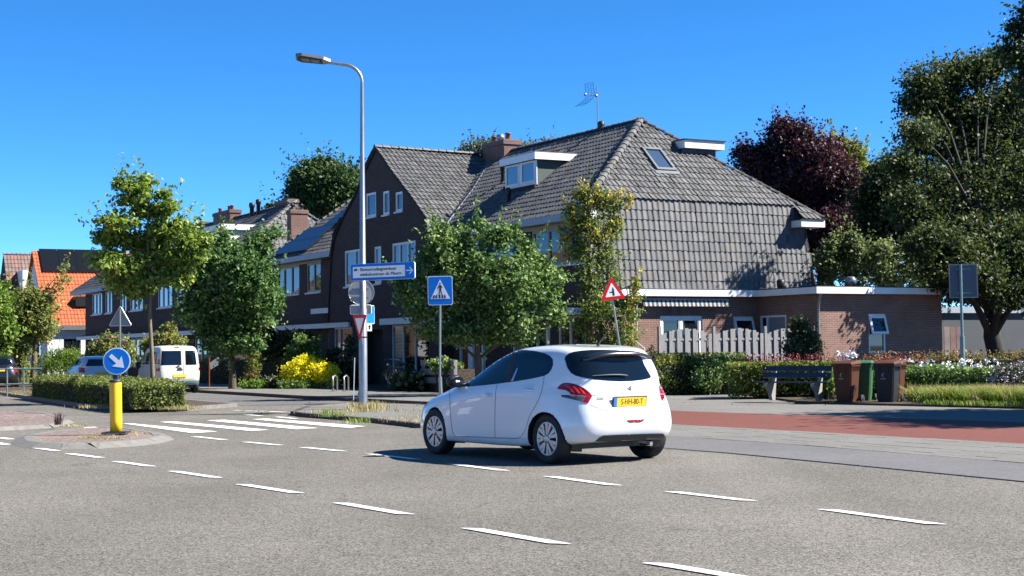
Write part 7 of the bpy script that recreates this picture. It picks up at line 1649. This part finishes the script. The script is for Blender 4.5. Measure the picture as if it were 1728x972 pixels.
# red persicaria border behind the bench: leaves plus upright red spikes
def border(u0, u1, Y, z1, n, seed, jitter=.9):
    rng = np.random.default_rng(seed); u = rng.uniform(u0, u1, n); y = Y + rng.uniform(-jitter, jitter, n)
    k = np.array([tuple(P(a, 600, b)) for a, b in zip(u, y)]); k[:, 2] = .06 + (z1 - .06) * rng.random(n) ** .7
    return k
stuffleaves('persicaria_leaves', border(1228, 1412, 42.2, .98, 20000, 71, 1.1), .10, 'leaf_hedge', 71, 'leafy flower border with red spikes behind the bench', 'flower border')
rngp = np.random.default_rng(72); sp0 = []
for k in range(430):
    u = rngp.uniform(1232, 1560); y = rngp.uniform(41.2, 44.5); p = P(u, 600, y); zt = .95 + rngp.uniform(-.05, .28) - (.25 if u < 1262 else 0); lean_ = rngp.normal(size=2) * .05
    for j in range(13): sp0.append((p.x + lean_[0] * j / 12, p.y + lean_[1] * j / 12, zt - .26 * (1 - j / 12) + rngp.normal() * .004))
stuffleaves('persicaria_spikes', np.array(sp0), .045, 'flower_red', 73, 'thin dark red flower spikes standing above the border', 'flowers', up=.1)
stuffleaves('border_leaves', border(1405, 1620, 41.0, .85, 18000, 74, 1.6), .10, 'leaf_mid', 74, 'leafy flower border behind the bins', 'flower border')
rngw = np.random.default_rng(75); wf = []
for k in range(150):
    u = rngw.uniform(1515, 1690); v = rngw.uniform(608, 650) + (u < 1530) * -4; p = P(u, v, 39.6 + rngw.uniform(-.5, .8)); wf += [tuple(np.array(p) + rngw.normal(size=3) * .025) for _ in range(7)]
for k in range(14):
    p = P(rngw.uniform(1402, 1445), rngw.uniform(594, 603), 39.0); wf += [tuple(np.array(p) + rngw.normal(size=3) * .035) for _ in range(9)]
stuffleaves('white_flowers', np.array(wf), .07, 'flower_white', 76, 'scattered white blooms in the border right of the bins', 'flowers', up=.6, aspect=.9)
stuffleaves('bloom_foliage', border(1515, 1700, 39.8, .80, 16000, 77, .9), .09, 'leaf_mid', 77, 'green foliage under the white blooms right of the bins', 'flower border')
shrub('pink_aster', 'mound of small pale pink daisies at the right picture edge', pxs([(1705, 640, 34, 24), (1735, 640, 40, 28), (1688, 655, 20, 12)], 38.5), 7000, .06, 'leaf_shade', 78, clump=.1, flowers=[('flower_pale', 900, .04, .12)])
hedge('back_hedge', 'low brownish hedge along the garage wall behind the flowers', [(11.0, 46.6), (19.5, 48.4), (19.3, 49.4), (10.7, 47.6)], .95, 14000, .09, 'leaf_hedge_dry', 79, rough=.08)
shrub('climber', 'dark climbing plant with white blooms over the right end of the fence', pxs([(1352, 565, 22, 20), (1365, 585, 20, 22), (1340, 590, 18, 18), (1350, 545, 12, 10)], 47.3), 5000, .10, 'leaf_shade', 80, clump=.16, flowers=[('flower_white', 16, .06, 1.0)])
shrub('bench_shrub', 'leafy plant crowding the right end of the bench', pxs([(1400, 640, 10, 24), (1396, 660, 10, 14)], 38.9, .5), 900, .10, 'leaf_bright', 81, clump=.1)
shrub('small_sapling', 'thin sapling poking above the hedge in front of the brick wall', pxs([(1099, 590, 5, 8), (1101, 604, 7, 7)], 45.2), 140, .08, 'leaf_shade', 82, clump=.07)

# ---- grass, weeds, leaf litter --------------------------------------------------
def strip_pts(pts, wd, n, seed, z=.05):
    rng = np.random.default_rng(seed); L = [math.dist(pts[i], pts[i + 1]) for i in range(len(pts) - 1)]; o = []
    for k in range(n):
        p = lerp2(pts, rng.random()); o.append((p.x + rng.random() * wd[0] + rng.normal() * .08, p.y + rng.random() * wd[1] + rng.normal() * .08, z))
    return np.array(o)
gl = [(9.45, 35.3), (10.95, 33.45), (14, 29.6)]
rngg = np.random.default_rng(90); tg, td = [], []
for k in range(620):
    p = lerp2(gl, rngg.random()); cx_, cy_ = p.x + rngg.random() * .9, p.y + rngg.random() * 2.2; m_ = rngg.integers(30, 75)
    (td if rngg.random() < .22 else tg).append(np.column_stack([cx_ + rngg.normal(size=m_) * .07, cy_ + rngg.normal(size=m_) * .09, np.full(m_, .05)]))
blades('tall_grass', np.vstack(tg), .36, 91, 'leaf_grass', 'rough yellow-green grass between the footpath and the flowers at right', 'grass', lean=1.3, w=.008)
blades('dry_tussocks', np.vstack(td), .42, 191, 'leaf_drygrass', 'straw-coloured tussocks among the rough grass at right', 'grass', lean=1.1, w=.007)
stuffleaves('broad_weeds', strip_pts(gl, (.9, 2.0), 2600, 192, .14) + np.random.default_rng(3).normal(size=(2600, 3)) * .06, .09, 'leaf_bright', 193, 'broad-leaved weeds in the rough grass at right', 'weeds')
blades('grass_fringe', strip_pts([(9.3, 35.0), (14, 29.2)], (.12, .2), 2500, 92), .12, 93, 'leaf_grass', 'short grass fringe along the edge of the footpath', 'grass', lean=.8, w=.007)
def tuft(cs, n, h, seed, mt, name, label, sp=.16, z=.09, lean=.9):
    rng = np.random.default_rng(seed); o = []
    for (u, v) in cs:
        g = G(u, v, z); k = n // len(cs); o.append(np.column_stack([g.x + rng.normal(size=k) * sp, g.y + rng.normal(size=k) * sp * 1.4, np.full(k, z - .01)]))
    return blades(name, np.vstack(o), h, seed, mt, label, 'grass', lean=lean, w=.006)
tuft([(600, 690), (625, 689), (612, 694), (637, 691)], 420, .2, 94, 'leaf_drygrass', 'dry_grass', 'dry straw-coloured grass tuft at the foot of the lamp post')
tuft([(545, 696), (560, 701), (570, 699), (582, 694), (650, 694), (700, 706), (690, 711), (665, 708), (702, 694)], 320, .08, 95, 'leaf_drygrass', 'pavement_weeds', 'small dry weeds in the joints of the lamp post island', sp=.22)
tuft([(565, 702), (607, 713), (553, 697)], 260, .13, 96, 'leaf_grass', 'green_weeds', 'green weeds along the kerb of the lamp post island', sp=.14)
tuft([(228, 731), (150, 738), (170, 737), (120, 718), (135, 719), (190, 739)], 500, .035, 97, 'leaf_drygrass', 'island_weeds', 'low brown-green weeds on the bollard island', sp=.13)
tuft([(97, 716), (99, 714)], 90, .22, 98, 'leaf_copper', 'thistle_weed', 'dark spiky weed at the tip of the splitter island', sp=.04, lean=.6)
tuft([(310, 690), (300, 689), (165, 687), (30, 662), (45, 665)], 900, .1, 99, 'leaf_drygrass', 'median_weeds', 'dry weeds along the kerb of the median', sp=.25)
rngd = np.random.default_rng(101); dl = []
for k in range(70):
    g = G(rngd.uniform(1140, 1560), rngd.uniform(672, 684), .02); dl.append((g.x, g.y, .02))
for k in range(120):
    g = G(rngd.uniform(300, 710), rngd.uniform(668, 700), .1); dl.append((g.x, g.y, .1))
stuffleaves('fallen_leaves', np.array(dl), .04, 'leaf_hedge_dry', 102, 'small fallen leaves scattered over footpath and pavement', 'fallen leaves', up=2.0)

# ---- the other side of the street (left of the frame): seen mirrored in the window panes
Q_ = thing('house_row', 'sunlit brick terrace across the street, mirrored in the dark window panes', 'house row', M=MH @ Matrix.Translation((-34, 30, 0)))
m = MB(); m.hbox(-6, 120, -42, -34, 0, 5.6); m.build('wall', 'brick_chimney', Q_)
part(Q_, 'roof', 'roof_mottled', lambda q: q.raw([tuple(H(a, b, z)) for a in (-6.5, 120.5) for b, z in ((-33.6, 5.5), (-38, 9.4), (-42.4, 5.5))], [(0, 1, 4, 3), (1, 2, 5, 4), (0, 2, 1), (3, 4, 5)]))
for k in range(28):
    for z0, z1 in ((.9, 2.3), (3.7, 5.0)): part(Q_, 'window', 'white_wood', lambda q, k=k: q.hbox(-4 + k * 4.4, -2 + k * 4.4, -33.998, -33.95, z0, z1))
for i, (a, b) in enumerate(((4, -27), (22, -28), (40, -26.5), (62, -28), (84, -27))):
    p = H(a, b, 0); tree('avenue_tree', 'street tree number %s of the avenue across the road' % ('one', 'two', 'three', 'four', 'five')[i] if 0 else ['nearest street tree across the road, left of the view', 'second street tree across the road', 'middle street tree across the road', 'fourth street tree across the road', 'farthest street tree across the road'][i], (p.x, p.y, 0), [((p.x, p.y, 6), (2.2, 2.2, 2.2)), ((p.x + .8, p.y + 1, 7.4), (1.6, 1.6, 1.4)), ((p.x - .9, p.y - .8, 5.2), (1.6, 1.6, 1.3))], 3500, .32, 'leaf_maple', 200 + i, .18, clump=.35, group='street trees across the road', branches=8)
